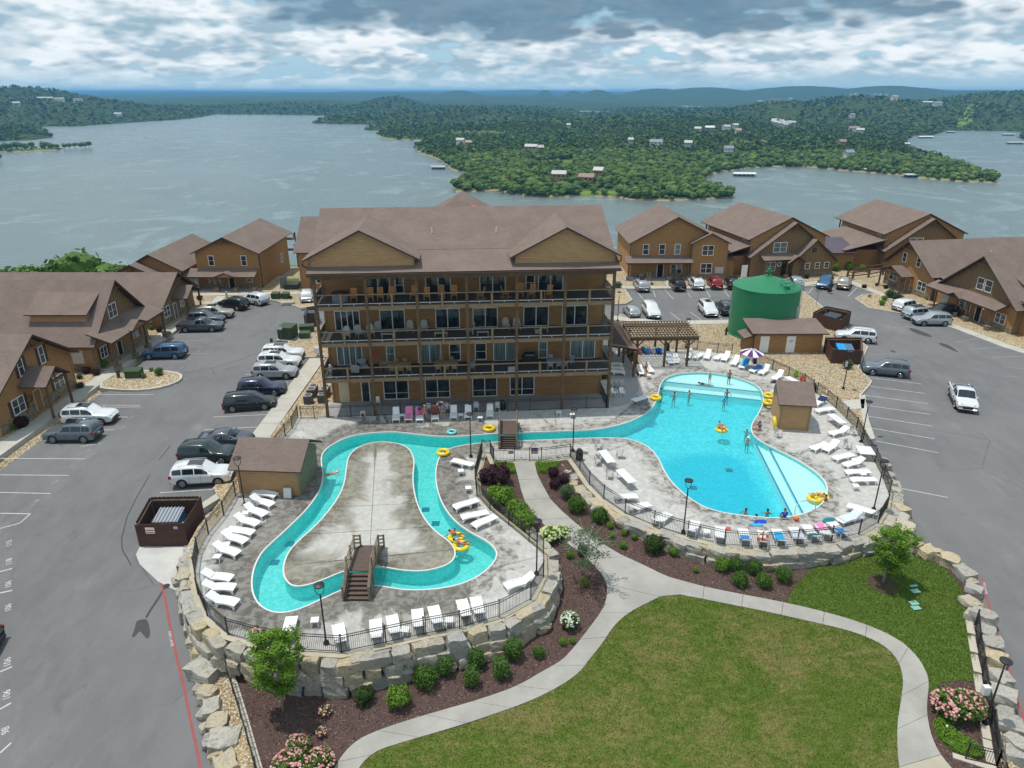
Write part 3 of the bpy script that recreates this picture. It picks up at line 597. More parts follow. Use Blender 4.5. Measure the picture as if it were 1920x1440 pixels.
sheet('side_lawn',lawn_r,hL,M['lawn_green'],step=1.5,dz=.03,skirt=.06)
def circle(c,r,n=20):return[(c[0]+r*math.cos(2*math.pi*i/n),c[1]+r*math.sin(2*math.pi*i/n))for i in range(n)]
tc_=G(1655,1096,hL);sheet('tree_mulch_ring',circle(tc_,.95,24),hL,M['mulch'],step=.6,dz=.055,skirt=.05)
for nm,pts in(('corridor_ground_cover_bed',[(925,868),(962,870),(968,888),(930,890)]),('corridor_bed_right',[(1004,868),(1048,868),(1040,889),(1010,888)])):
 sheet(nm,GG(pts,hL),hL,M['lawn_green'],step=.5,dz=.06,skirt=.06)
gc=smo(GG([(1748,1352),(1770,1345),(1790,1375),(1820,1390),(1848,1412),(1840,1425),(1805,1420),(1770,1398),(1752,1375)],hL),1)
sheet('ground_cover_bed',gc,hL,M['lawn_green'],step=.5,dz=.06,skirt=.06)
def slabs(name,L,R,h,mat,every=2.6,dz=.07,gap=.015,closed_mats=None,th=.12,parent=None):
 """L and R: world polylines of the two edges; resampled together and cut in slabs"""
 def res(pl,n):
  pl=[Vector(p[:2])for p in pl];d=[0]
  for a,b in zip(pl,pl[1:]):d.append(d[-1]+(b-a).length)
  out=[]
  for i in range(n):
   t=d[-1]*i/(n-1);k=max(j for j in range(len(d))if d[j]<=t+1e-9);k=min(k,len(pl)-2);out.append(pl[k].lerp(pl[k+1],(t-d[k])/(d[k+1]-d[k]+1e-9)))
  return out,d[-1]
 ln=(res(L,2)[1]+res(R,2)[1])/2;ns=max(1,round(ln/every));sub_=6;L2,_=res(L,ns*sub_+1);R2,_=res(R,ns*sub_+1)
 root=parent
 if root is None:root=bpy.data.objects.new(name,None);COL.objects.link(root);tag(root,kind='structure')
 for s in range(ns):
  a=[L2[s*sub_+i]for i in range(sub_+1)];b=[R2[s*sub_+i]for i in range(sub_+1)]
  a[0]=a[0].lerp(a[1],gap*4);b[0]=b[0].lerp(b[1],gap*4)
  m=MB();vs=[]
  for p,q in zip(a,b):vs+=[(p.x,p.y,h(p.x,p.y)+dz),(q.x,q.y,h(q.x,q.y)+dz)]
  k=len(vs);lo=[(x,y,z-th)for x,y,z in vs]
  m.add(vs+lo,[(2*i,2*i+1,2*i+3,2*i+2)for i in range(sub_)]+[(2*i,2*i+2,k+2*i+2,k+2*i)for i in range(sub_)]+[(2*i+3,2*i+1,k+2*i+1,k+2*i+3)for i in range(sub_)]+[(0,k,k+1,1),(k-1,2*k-1,2*k-2,k-2)])
  mt=mat if closed_mats is None else closed_mats(s)
  m.build('slab',mt,root)
 return root
pa_l=[(964,869),(971,895),(977,920),(985,943),(1000,965),(1025,990),(1058,1015),(1090,1040),(1115,1062),(1130,1080),(1137,1096)]
pa_r=[(1002,866),(1007,890),(1017,910),(1032,937),(1052,958),(1077,980),(1105,1003),(1135,1024),(1162,1040),(1205,1060),(1240,1077)]
slabs('corridor_path',GG(pa_l,hL),GG(pa_r,hL),hL,M['path'],3.0)
pb_l=[(1137,1096),(1139,1117),(1130,1145),(1100,1185),(1075,1217),(1052,1241),(1022,1257),(972,1287),(902,1312),(832,1332),(760,1353),(697,1375),(665,1392),(640,1418),(618,1460),(600,1520)]
pb_r=[(1237,1120),(1205,1136),(1178,1150),(1150,1175),(1130,1207),(1107,1235),(1087,1262),(1052,1287),(992,1317),(912,1345),(867,1360),(820,1374),(765,1390),(710,1407),(690,1421),(672,1440),(650,1500)]
slabs('garden_path',smo(GG(pb_l,hL),1,False),smo(GG(pb_r,hL),1,False),hL,M['path'],2.55)
pj=GG([(1137,1096),(1240,1077),(1257,1084),(1320,1101),(1317,1124),(1275,1116),(1250,1118),(1237,1120)],hL)
sheet('path_junction',pj,hL,M['path'],step=0,dz=.069,skirt=.1)
pc_l=[(1320,1101),(1382,1114),(1447,1126),(1517,1141),(1587,1160),(1637,1177),(1687,1201),(1718,1230),(1736,1258),(1742,1284),(1737,1321),(1739,1351),(1747,1385),(1762,1416),(1783,1440),(1830,1500)]
pc_r=[(1317,1124),(1382,1137),(1447,1150),(1517,1166),(1587,1182),(1625,1195),(1662,1214),(1684,1240),(1692,1265),(1693,1285),(1689,1315),(1682,1358),(1682,1397),(1685,1440),(1700,1520)]
ntot=[0]
def pm(s):return M['path']if s<8 else M['path_new']
slabs('lawn_path',smo(GG(pc_l,hL),1,False),smo(GG(pc_r,hL),1,False),hL,None,2.5,closed_mats=pm)
road_l=GG([(423,1500),(400,1440),(384,1360),(368,1290),(354,1210),(342,1160),(331,1112),(328,1080),(300,1060)],hR)
leftA=[(-60,12)]+[(p[0]+.6,p[1])for p in road_l]+PP([(445,940),(520,860)],-.1)+[(-22.5,66),(-22.5,76),(-21.0,98.5),(-46.0,106),(-46.2,40),(-60,24)]
sheet('parking_asphalt',leftA,hR,M['asphalt'],step=3.0)
road_r=GG([(1960,1500),(1925,1440),(1905,1380),(1880,1300),(1862,1230),(1845,1170),(1832,1110),(1790,1070),(1745,1050),(1700,1030),(1690,985),(1685,950),(1678,920),(1660,880),(1640,850),(1622,815),(1600,770)],hR)
rightA=[(60,14)]+[(p[0]-.8,p[1])for p in road_r]+[(29.0,66.0),(40,84),(22.0,87),(9.5,82),(9.5,119),(40,120.5),(60,127),(78,104),(85,60)]
sheet('parking_asphalt',rightA,hR,M['asphalt'],step=3.0)
sheet('parking_asphalt',[(-21.0,98.5),(-22.5,80.5),(-6,82.0),(9.5,82),(9.5,119),(-28,110),(-46,106)],hR,M['asphalt'],step=3.0)
def terrain():
 xs_=np.concatenate([np.arange(-420,-90,15),np.arange(-90,100,3),np.arange(100,460,15)]);ys_=np.concatenate([np.arange(4,180,3),np.arange(180,420,12)])
 gx,gy=np.meshgrid(xs_,ys_)
 def sstep(t):t=np.clip(t,0,1);return t*t*(3-2*t)
 z=np.full(gx.shape,-.42)
 inner=(gx>-44)&(gx<66)&(gy<84);front=sstep((56-gy)/8.)
 z=np.where(inner,-3.6,z)
 z=z-4.5*sstep((58-gy)/34.)*np.where(inner,0,1)*np.where(gx<0,.75,.9)
 edge_y=131+3*np.sin(gx*.05)+np.clip((gx-40)*.05,0,8)-22*sstep((-52-gx)/14.)
 z=z-80*sstep((gy-edge_y)/170.)**.9
 z=z-80*sstep((-70-gx)/190.)*sstep((gy-40)/60.)-80*sstep((gx-98)/230.)
 V=np.stack([gx.ravel(),gy.ravel(),z.ravel()],1);ny,nx=gx.shape;idx=np.arange(nx*ny).reshape(ny,nx)
 Fq=np.stack([idx[:-1,:-1].ravel(),idx[:-1,1:].ravel(),idx[1:,1:].ravel(),idx[1:,:-1].ravel()],1)
 c=V[Fq].mean(1);far=(c[:,1]>133)|(c[:,0]<-88)|(c[:,0]>96)
 o=link('hill_ground',npmesh('hill_ground',V,Fq,[M['gravel'],M['shore']],True,far.astype(int)));tag(o,kind='structure')
terrain()
def bed(name,poly,mat=None,z=.02,kerb=True,kw=.16):
 o=sheet(name,poly,z,mat or M['gravel'],step=0,skirt=.5)
 if kerb:
  m=MB();a=ccw([tuple(p[:2])for p in poly]);o2=offset(a,kw);n=len(a)
  for i in range(n):
   j=(i+1)%n
   m.add([(*a[i],z+.04),(*o2[i],z+.04),(*o2[j],z+.04),(*a[j],z+.04)],[(0,1,2,3)])
   m.add([(*o2[i],z+.04),(*o2[i],z-.5),(*o2[j],z-.5),(*o2[j],z+.04)],[(0,1,2,3)])
   m.add([(*a[i],z+.04),(*a[j],z+.04),(*a[j],z-.1),(*a[i],z-.1)],[(0,1,2,3)])
  k=m.build('kerb',M['kerb'],o)
 return o
bed('gravel_bed',[(-47.2,30),(-47.2,104.5),(-62,104.5),(-75,100),(-75,30)],z=.03,kerb=False)
slabs('sidewalk',[(-47.2,34+i*4.5)for i in range(17)],[(-45.55,34+i*4.5)for i in range(17)],lambda x,y:0.0,M['sidewalk'],3.0,dz=.05,th=.5)
bed('gravel_bed',[(-56,104.5),(-47.2,104.5),(-44.5,106.2),(-38,107.5),(-33.5,104.6),(-31.5,102.6),(-29.6,104.2),(-29.2,110),(-27,122),(-60,122)])
slabs('sidewalk',[(-50,110.6),(-25,112.6)],[(-50,109.2),(-25,111.2)],lambda x,y:0.0,M['sidewalk'],3.0,dz=.08,th=.3)
slabs('sidewalk',[(-46.6,109.1),(-46.2,105.2)],[(-45.2,109.1),(-44.8,105.4)],lambda x,y:0.0,M['sidewalk'],2.0,dz=.085,th=.3)
isl_l=smo([(-45.5,76.5),(-45.5,72.0),(-43,71.3),(-40.2,71.2),(-38.2,72.2),(-37.4,74.0),(-38.2,75.8),(-40.5,76.6)],1)
bed('gravel_island',isl_l,kw=.3)
bed('gravel_bed',[(-26.6,81.5),(-28.4,84.6),(-29.0,88.0),(-27.2,92.5),(-24.5,95.0),(-22.0,96.0),(-18,96),(-18,81.5)])
bed('gravel_bed',[(-22.6,46),(-22.6,81.3),(-17.6,81.3),(-17.6,66),(-19.2,63),(-20.6,60)],z=-.015,kerb=False)
slabs('sidewalk',[(-24.6,59.5),(-24.6,81)],[(-22.7,59.5),(-22.7,81)],lambda x,y:0.0,M['sidewalk'],3.0,dz=.03,th=.5)
bed('gravel_bed',PP([(520,858),(500,868),(470,905),(443,930),(420,967),(391,1002),(372,1037),(350,1060),(330,1062),(372,985),(398,957),(422,925),(445,895),(470,868)],0),z=-.02,kerb=False)
slabs('kerb_strip',PP([(372,962),(416,935),(432,905)],-.2),PP([(372,950),(408,927),(425,902)],-.2),lambda x,y:-.1,M['kerb'],2.5,dz=.05,th=.5)
bed('gravel_bed',[(-20.8,41.8),(-21.6,46.5),(-24.5,50.5),(-24.5,58),(-22.5,59.3),(-19.8,60),(-17.2,50)],z=-.03,kerb=False)
bed('gravel_bed',PP([(560,783),(548,804),(535,818),(498,868),(468,868),(520,795),(556,757),(600,757),(616,781)]),z=-.02,kerb=False)
rg=[P(x,y)[:2]for x,y in[(1605,806),(1587,786),(1567,766),(1548,750),(1531,738),(1507,722),(1478,708),(1448,694),(1418,680),(1383,667),(1345,662),(1307,657),(1268,655),(1228,652),(1193,650),(1168,660),(1150,600),(1165,590),(1240,605),(1372,600),(1385,585),(1440,560),(1490,535),(1535,570),(1600,628),(1625,650),(1607,690),(1632,714),(1628,722),(1610,742),(1618,790),(1626,812)]]
bed('gravel_bed',rg,z=-.015)
slabs('sidewalk',PP([(1575,752),(1622,748)]),PP([(1585,768),(1620,766)]),lambda x,y:0.0,M['sidewalk'],2.5,dz=.03,th=.2)
slabs('sidewalk',PP([(1612,742),(1618,790),(1630,825)]),PP([(1622,740),(1629,788),(1641,822)]),lambda x,y:0.0,M['sidewalk'],3,dz=.03,th=.4)
slabs('sidewalk',PP([(1152,600),(1240,609),(1380,607)]),PP([(1148,592),(1240,602),(1380,600)]),lambda x,y:0.0,M['sidewalk'],3,dz=.045,th=.3)
bed('gravel_bed',[(9.8,108.5),(13.2,104.6),(17.2,105.0),(18.6,107.2),(18.4,113.6),(50,115.5),(58,119),(66,124),(60,136),(9,136)])
slabs('sidewalk',[(9.8,115.2),(30,115.2),(48,116.8),(56.5,121.0)],[(9.8,113.8),(30,113.8),(48.5,115.3),(57.3,119.7)],lambda x,y:0.0,M['sidewalk'],3,dz=.1,th=.5)
slabs('sidewalk',[(26.3,119),(25.6,115.3)],[(28.3,119),(27.6,115.3)],lambda x,y:0.0,M['sidewalk'],2,dz=.1,th=.3)
bed('gravel_bed',PP([(1605,560),(1618,553),(1650,550),(1690,560),(1740,585),(1705,590),(1665,583),(1630,577)],0))
bed('gravel_bed',[(60.8,96.5),(60.2,108),(56.5,118),(60,134),(92,134),(98,60),(76.5,60),(66.4,79),(63,88)],z=.03,kerb=False)
slabs('sidewalk',[(58.0,119.5),(60.3,108),(61.2,96),(63.6,86),(67.5,76.5),(76,60)],[(56.6,119),(58.9,108),(59.8,95.8),(62.2,85.4),(66.1,75.8),(74.6,59.4)],lambda x,y:0.0,M['sidewalk'],3,dz=.05,th=.5)
sheet('concrete_apron',GG([(262,1025),(345,1025),(372,962),(392,958),(400,968),(372,1030),(350,1062),(335,1110),(296,1090),(262,1058),(255,1040)],hR),hR,M['pad'],step=1.5,dz=.012,skirt=.02)
def loft(name,A,B,mat,rows=1):
 m=MB();n=len(A)
 m.add(list(A)+list(B),[(i,n+i,n+i+1,i+1)for i in range(n-1)]);o=m.build(name,mat);tag(o,kind='structure');return o
A_=[G(x,y,hR)for x,y in[(331,1110),(342,1160),(354,1210),(368,1290),(384,1360),(400,1440),(425,1530)]]
B_=[G(x,y,hL)for x,y in[(372,1110),(392,1180),(420,1225),(440,1260),(452,1330),(474,1430),(500,1530)]]
B_[0]=P(372,1100,-.3);B_[1]=P(392,1175,-.7)
loft('gravel_bank',A_,B_,M['gravel'])
A2_=[G(x,y,hL)for x,y in[(1700,1035),(1780,1062),(1812,1100),(1826,1170),(1845,1240),(1858,1300),(1872,1360),(1892,1440),(1915,1530)]]
B2_=[G(x,y,hR)for x,y in[(1712,1028),(1800,1065),(1838,1110),(1852,1180),(1870,1240),(1888,1310),(1905,1370),(1925,1440),(1950,1530)]]
loft('gravel_bank',A2_,B2_,M['gravel'])
def stp_(mb,a,b,w,h,dz=.006,n=1):
 a=Vector(a[:2]);b=Vector(b[:2]);d=(b-a).normalized()*w/2;q=Vector((-d.y,d.x));k=max(1,int((b-a).length/2.5))
 for i in range(k):
  p0=a.lerp(b,i/k);p1=a.lerp(b,(i+1)/k)
  mb.add([(v.x,v.y,h(v.x,v.y)+dz)for v in(p0-q,p1-q,p1+q,p0+q)],[(0,1,2,3)])
def stripe(a,b,name='parking_line',mat='line',w=.095,h=None,px=True):
 hh=h or hR;m=MB()
 if px:a=G(*a,hh);b=G(*b,hh)
 stp_(m,a,b,w,hh,.008);o=m.build(name,M[mat]);tag(o,kind='structure');return o
for a,b in[((100,765),(262,763)),((150,838),(188,831)),((0,859.5),(159,860.5)),((0,890.5),(129,891.5)),((0,923.5),(95,925.5)),((0,962.5),(57,963.5)),((57,963.5),(37,981)),((37,981),(0,991))]:stripe(a,b)
for a,b in[((180,740),(288,740)),((190,760),(263,760)),((205,723),(330,722))]:stripe(a,b,mat='line')
for a,b in[((226,712),(352,711)),((262,679),(352,678.5)),((272,663),(390,663)),((300,650),(385,650)),((315,639),(400,638)),((330,627),(412,626))]:stripe(a,b,mat='line_faint')
stripe((218,782),(240,782));stripe((187,806),(215,806))
for a,b in[((0,1072),(23,1066)),((0,1112),(23,1107)),((0,1260),(23,1250)),((0,1330),(21,1318)),((0,1412),(21,1393))]:stripe(a,b,w=.11)
for a,b in[((400,782),(507,777)),((384,806),(493,800)),((300,924),(412,917)),((460,702),(485,701)),((446,720),(540,717))]:stripe(a,b)
for a,b in[((1630,708),(1728,720)),((1616,722),(1735,738)),((1620,741),(1740,757)),((1624,760),(1744,777)),((1626,780),(1748,799)),((1630,802),(1752,823)),((1643,827),(1759,849)),((1685,915),(1778,933))]:stripe(a,b)
for a,b in[((1632,664),(1690,664)),((1700,701),(1715,702)),((1880,686),(1920,692)),((1816,655),(1890,650)),((1860,670),(1918,668)),((1790,642),(1850,632)),((1690,613),(1760,615)),((1880,705),(1920,708))]:stripe(a,b,mat='line_faint')
for a,b in[((1224,542),(1229,557)),((1246,543),(1263,561)),((1282,540),(1296,558)),((1324,545),(1332,558)),((1358,545),(1367,557)),((1385,543),(1398,557)),((1257,586),(1280,604)),((1294,585),(1318,602)),((1340,588),(1356,601)),((1232,590),(1246,590)),((1516,550),(1525,538)),((1516,550),(1503,541)),((1553,552),(1563,540)),((1591,555),(1607,539)),((1190,540),(1205,560))]:stripe(a,b)
stripe((1270,590),(1288,590),mat='line_faint');stripe((1308,589),(1330,589),mat='line_faint')
for pts in([(302,1090),(311,1130),(320,1180),(331,1230),(345,1290),(356,1345),(370,1410),(378,1460)],[(1841,1083),(1850,1120),(1868,1180),(1888,1245),(1905,1300),(1919,1350),(1940,1420)]):
 m=MB()
 for a,b in zip(pts,pts[1:]):stp_(m,G(*a,hR),G(*b,hR),.15,hR,.008)
 tag(m.build('red_kerb_line',M['redline']),kind='structure')
def paint(txt,pa,pb,size,mat='line',h=None,flat=True,name='painted_lettering',w=1.0):
 """text whose baseline runs from photograph point pa towards pb"""
 hh=h or hR;A=G(*pa,hh);B=G(*pb,hh);an=math.atan2(B[1]-A[1],B[0]-A[0])
 cu=bpy.data.curves.new(name,'FONT');cu.body=txt;cu.size=size;cu.offset=size*.012
 o=bpy.data.objects.new('tmp',cu);COL.objects.link(o);dg=bpy.context.evaluated_depsgraph_get();me=bpy.data.meshes.new_from_object(o.evaluated_get(dg));bpy.data.objects.remove(o);bpy.data.curves.remove(cu)
 ca,sa=math.cos(an),math.sin(an)
 for v in me.vertices:
  x,y=v.co.x*w,v.co.y;X,Y_=A[0]+x*ca-y*sa,A[1]+x*sa+y*ca;v.co=(X,Y_,hh(X,Y_)+.012)
 me.materials.clear();me.materials.append(M[mat]);me.update();o=link(name,me);tag(o,kind='structure');return o
for t,a,b in[('130',(228,805),(246,791)),('129',(195,820),(213,806)),('128',(163,850),(180,838)),('126',(131,880),(148,867)),('126',(100,910),(117,898)),('118',(62,948),(80,934))]:paint(t,a,b,.5,'line_faint')
for t,a,b in[('132',(262,767),(276,758)),('133',(244,786),(256,778)),('136',(302,727),(310,720)),('140',(340,692),(348,685)),('141',(356,676),(364,670)),('142',(372,661),(380,655)),('143',(386,645),(394,640))]:paint(t,a,b,.45,'line_faint')
for t,a in[('115',(22,1023)),('118',(22,1058)),('106',(21,1101)),('106',(21,1145)),('106',(20,1248)),('106',(19,1310)),('98',(17,1374))]:paint(t,a,(a[0]+.5,a[1]-30),.52)
paint('FIRE LANE',(315,1185),(323,1222),.24,w=1.25);paint('FIRE LANE',(1842,1091),(1851,1125),.22,w=1.2)
def blob(pts,mat='patch',dz=.004,h=None):sheet('asphalt_stain',smo(GG(pts,h or hR),2),h or hR,M[mat],step=0,dz=dz)
blob([(255,1165),(262,1162),(275,1160),(280,1172),(282,1192),(276,1199),(268,1190),(262,1182),(252,1196),(246,1194),(252,1182)])
blob([(306,1103),(311,1100),(300,1122),(283,1146),(276,1160),(271,1158),(282,1140),(297,1118)],'patch')
blob([(1703,614),(1720,618),(1745,628),(1748,633),(1730,629),(1708,621)]);blob([(1760,642),(1778,646),(1798,660),(1796,661),(1775,652),(1762,647)])
blob([(1643,818),(1655,817),(1657,820),(1648,821)]);blob([(1668,656),(1678,658),(1680,662),(1670,659)])
for pts in([(246,1060),(229,1030),(228,1010),(238,970),(255,935),(275,900),(300,860),(320,835)],[(340,700),(400,690),(450,675),(490,660)]):
 m=MB()
 for a,b in zip(pts,pts[1:]):stp_(m,G(*a,hR),G(*b,hR),.10,hR,.003)
 tag(m.build('tyre_track',M['tyre_mark']),kind='structure')
# ================= lake, far land, woods =================
ZL=-70.0
tag(link('lake',npmesh('lake',[(-16000,150,ZL),(16000,150,ZL),(16000,26000,ZL),(-16000,26000,ZL)],[(0,1,2,3)],M['lake'])),kind='structure')
Q=lambda L:[P(x,y,ZL)[:2]for x,y in L]
shoreA=[(-500,278),(0,264),(60,263),(100,258),(86,248),(74,241),(82,237),(150,237),(185,234),(275,228),(325,225),(360,222),(390,217.5),(402,214.6),(480,215),(560,216),(640,217.5),(600,226),(583,231),(620,232.5),(700,233),(705,236),(680,243),(690,245),(735,245),(712,250),(704,255),(730,261),(795,264),(778,276),(787,288),(807,294),(830,304),(840,314),(850,321),(884,322),(866,335),(846,352),(856,360),(905,359),(935,359),(960,365),(1005,370),(1055,370),(1092,368),(1155,369),(1180,375),(1240,377),(1310,375),(1378,371),(1370,362),(1325,350),(1312,337),(1345,325),(1400,316),(1440,313),(1505,313),(1590,321),(1665,327),(1740,336),(1815,342),(1878,343),(1862,332),(1800,312),(1735,292),(1695,277),(1703,262),(1717,254),(1755,253),(1772,246),(1815,245),(1877,246),(1925,248),(2400,252)]
LA_=Q(shoreA)+[(16000,9000),(16000,25000),(-16000,25000),(-16000,3500)]
LR_=Q([(1906,258),(1925,252),(2050,250),(2300,256),(2050,268),(1930,264)])
islet=Q([(-40,284),(0,282),(60,281),(90,279),(128,280),(80,283),(40,285),(0,286)]);islet2=Q([(-40,297),(-2,297),(-1,302),(-40,304)])
pond1=Q([(1058,211),(1090,207.5),(1140,209),(1178,212.5),(1120,214.2),(1075,213.5)]);pond2=Q([(1272,200),(1280,197.5),(1320,200.2),(1326,202.5),(1290,203.5)]);pond3=Q([(820,238),(862,236.5),(868,240.5),(830,242.5)]);pond4=Q([(960,267),(1035,265),(1040,269),(965,271)])
def hill(px,Yk,z,wpx,dk):Y_=Yk*1000;return((px-960)/FP*(Y_*math.cos(PITCH)+100*math.sin(PITCH)),Y_,z,wpx/FP*Y_*math.cos(PITCH),dk*1000)
HILLS=[hill(40,3.1,46,75,.8),hill(150,2.9,8,150,.8),hill(-150,3.3,30,150,1.2),hill(300,2.9,-25,150,.5),hill(560,4.6,-22,160,.7),hill(740,4.2,-2,60,.8),hill(430,5.4,-30,120,.8),hill(860,8.5,33,55,1.0),hill(760,9.5,10,160,1.2),hill(1230,8.5,52,80,1.1),hill(1320,8.0,62,120,1.3),hill(1500,7.6,70,160,1.3),hill(1660,7.2,70,140,1.2),hill(1120,7.5,36,40,.8),hill(1020,8.2,36,20,.6),hill(1075,8.4,32,22,.6),hill(1620,2.7,10,90,.8),hill(1480,2.6,-6,110,.6),hill(1760,2.7,-5,110,.7),hill(1930,2.6,26,70,.9),hill(2080,2.7,45,90,.9),hill(1180,2.2,-40,200,.6),hill(1330,2.0,-38,160,.5),hill(960,2.6,-38,160,.6),hill(760,3.2,-45,110,.5),hill(1850,6,30,160,1.4)]
def hz_land(x,y):
 x=np.asarray(x,float);y=np.asarray(y,float);out=np.full(x.shape,ZL-6.0)
 ins=inp(x,y,LA_);
 for p in(pond1,pond2,pond3,pond4):ins&=~inp(x,y,p)
 d=np.zeros(x.shape);d[ins]=pdi(x[ins],y[ins],LA_)
 for p in(pond1,pond2,pond3,pond4):d[ins]=np.minimum(d[ins],pdi(x[ins],y[ins],p))
 for q,mx in((LR_,1e9),(islet,1e9),(islet2,1e9)):
  i2=inp(x,y,q)&~ins;d[i2]=pdi(x[i2],y[i2],q);ins|=i2
 nz=np.sin(x*.0021+1)*np.cos(y*.0017+.4)*.5+np.sin(x*.0057+y*.0031)*.3+np.sin(x*.013-y*.009)*.18
 hh=ZL+.7+15*(1-np.exp(-d/170))+(8+9*nz)*(1-np.exp(-d/260))
 far=np.clip((y-5500)/6000,0,1);hh=hh+far*(30+14*np.sin(x*.0009+y*.0004)+10*np.sin(x*.0023+1.3))
 far2=np.clip((y-11000)/5000,0,1);hh=hh+far2*(28+16*np.sin(x*.0006+2)+9*np.sin(x*.0017))
 for hx,hy,z,rx,ry in HILLS:
  g=np.exp(-((x-hx)/rx)**2-((y-hy)/ry)**2);hh=np.maximum(hh,ZL+(z-ZL)*g*(1-np.exp(-d/220))+.2*np.minimum(hh-ZL,20)*(.6+.4*nz))
 for vx,vy,rx,ry in((380,3200,330,700),(1080,4700,330,800)):hh=ZL+(hh-ZL)*(1-.86*np.exp(-((x-vx)/rx)**2-((y-vy)/ry)**2))
 out[ins]=hh[ins];return out
def far_land():
 na,nrr=560,420
 ang=np.radians(np.linspace(-52,52,na));r=620*np.exp(np.linspace(0,math.log(26000/620),nrr))
 A,R_=np.meshgrid(ang,r);X=np.sin(A)*R_;Y_=np.cos(A)*R_*1.0
 Z=hz_land(X.ravel(),Y_.ravel()).reshape(X.shape)
 rs_=np.random.RandomState(5);Z=Z+np.where(Z>ZL,rs_.rand(*Z.shape)*np.clip(R_/500,2,16)*.5,0)
 V=np.stack([X.ravel(),Y_.ravel(),Z.ravel()],1);idx=np.arange(na*nrr).reshape(nrr,na)
 Fq=np.stack([idx[:-1,:-1].ravel(),idx[:-1,1:].ravel(),idx[1:,1:].ravel(),idx[1:,:-1].ravel()],1)
 keep=(V[Fq][:,:,2].max(1)>ZL-5.9);Fq=Fq[keep];c=V[Fq].mean(1);near=(np.hypot(c[:,0],c[:,1])<1900)
 o=link('far_hills',npmesh('far_hills',V,Fq,[M['far'],M['shore']],True,near.astype(int)));tag(o,kind='structure')
far_land()
def ico(sub=1):
 bm=bmesh.new();bmesh.ops.create_icosphere(bm,subdivisions=sub,radius=1);V=np.array([v.co[:]for v in bm.verts]);F_=np.array([[v.index for v in f.verts]for f in bm.faces]);bm.free();return V,F_
def crown_template(seed,ncl,quad,inner=True,shape=(1,1,.85),lobes=6,rough=.30):
 r=np.random.RandomState(seed);V=[];F_=[]
 if inner:
  iv,if_=ico(1);iv=iv*np.array(shape)*(.80+.22*r.rand(len(iv),1));V.append(iv);F_.append(if_)
 b=len(V[0])if inner else 0
 lc=r.normal(size=(lobes,3));lc/=np.linalg.norm(lc,axis=1)[:,None];lc*=.55*r.rand(lobes,1)**.5*np.array(shape)+.12;lr=.38+.28*r.rand(lobes)
 k=r.randint(0,lobes,ncl);d=r.normal(size=(ncl,3));d/=np.linalg.norm(d,axis=1)[:,None];c=lc[k]+d*lr[k][:,None]*(.8+.35*r.rand(ncl,1));c[:,2]=np.maximum(c[:,2],-.75*shape[2])
 n=d+r.normal(size=(ncl,3))*.55;n[:,2]+=.25;n/=np.linalg.norm(n,axis=1)[:,None]
 t=np.cross(n,r.normal(size=(ncl,3)));t/=np.linalg.norm(t,axis=1)[:,None];u=np.cross(n,t);s=quad*(.6+.8*r.rand(ncl,1))
 qv=np.stack([c-t*s,c-u*s*.8,c+t*s,c+u*s*.8],1).reshape(-1,3);V.append(qv)
 i=np.arange(ncl)*4+b;F_.append(np.stack([i,i+1,i+2],1));F_.append(np.stack([i,i+2,i+3],1))
 return np.vstack(V),np.vstack(F_)
def scatter(name,pts,sizes,temps,mat,seed=3,kind='stuff'):
 r=np.random.RandomState(seed);VV=[];FF=[];b=0;k=r.randint(0,len(temps),len(pts))
 for ti,(tv,tf)in enumerate(temps):
  m=k==ti;p=pts[m];s=sizes[m];n=len(p)
  if n==0:continue
  a=r.rand(n)*6.28;ca,sa=np.cos(a)[:,None],np.sin(a)[:,None]
  x=tv[None,:,0]*ca-tv[None,:,1]*sa;y=tv[None,:,0]*sa+tv[None,:,1]*ca;z=np.repeat(tv[None,:,2],n,0)
  V=np.stack([x*s[:,None,0]+p[:,None,0],y*s[:,None,0]+p[:,None,1],z*s[:,None,1]+p[:,None,2]],2).reshape(-1,3)
  F_=(tf[None]+(np.arange(n)*len(tv))[:,None,None]).reshape(-1,3)+b;VV.append(V);FF.append(F_);b+=len(V)
 o=link(name,npmesh(name,np.vstack(VV),np.vstack(FF),mat));tag(o,kind=kind);return o
clear=[Q([(1085,362),(1155,362),(1150,372),(1090,372)]),Q([(1050,322),(1078,320),(1080,334),(1055,336)]),Q([(1380,242),(1445,240),(1450,249),(1385,250)]),Q([(1795,212),(1830,208),(1830,217),(1798,219)]),Q([(1466,190),(1505,187),(1506,196),(1470,199)]),Q([(1445,232),(1495,236),(1490,242),(1448,238)])]
def woods(y0,y1,sp,temps,hs,name,seed,jit=.45,vs_=.5):
 r=np.random.RandomState(seed);gx,gy=np.meshgrid(np.arange(-y1*.86,y1*.86,sp),np.arange(y0,y1,sp));x=gx.ravel()+(r.rand(gx.size)-.5)*sp*2*jit;y=gy.ravel()+(r.rand(gx.size)-.5)*sp*2*jit
 ok=np.abs(x)<y*.80+40;x=x[ok];y=y[ok];z=hz_land(x,y);ok=z>ZL+.9;x,y,z=x[ok],y[ok],z[ok]
 for q in clear:ok=~inp(x,y,q);x,y,z=x[ok],y[ok],z[ok]
 dn=np.sin(x*.017+1)*np.cos(y*.021)+.4*r.randn(len(x));pt_=np.sin(x*.0061+2)*np.cos(y*.0083+1)+.5*np.sin(x*.019)*np.sin(y*.023);ok=(dn>-1.15)&(pt_>-1.05);x,y,z=x[ok],y[ok],z[ok]
 s=hs*(.5+.85*r.rand(len(x))**1.5);o=scatter(name,np.stack([x,y,z+s*.45],1),np.stack([s*.64,s*vs_],1),temps,M['forest'],seed);return len(x)
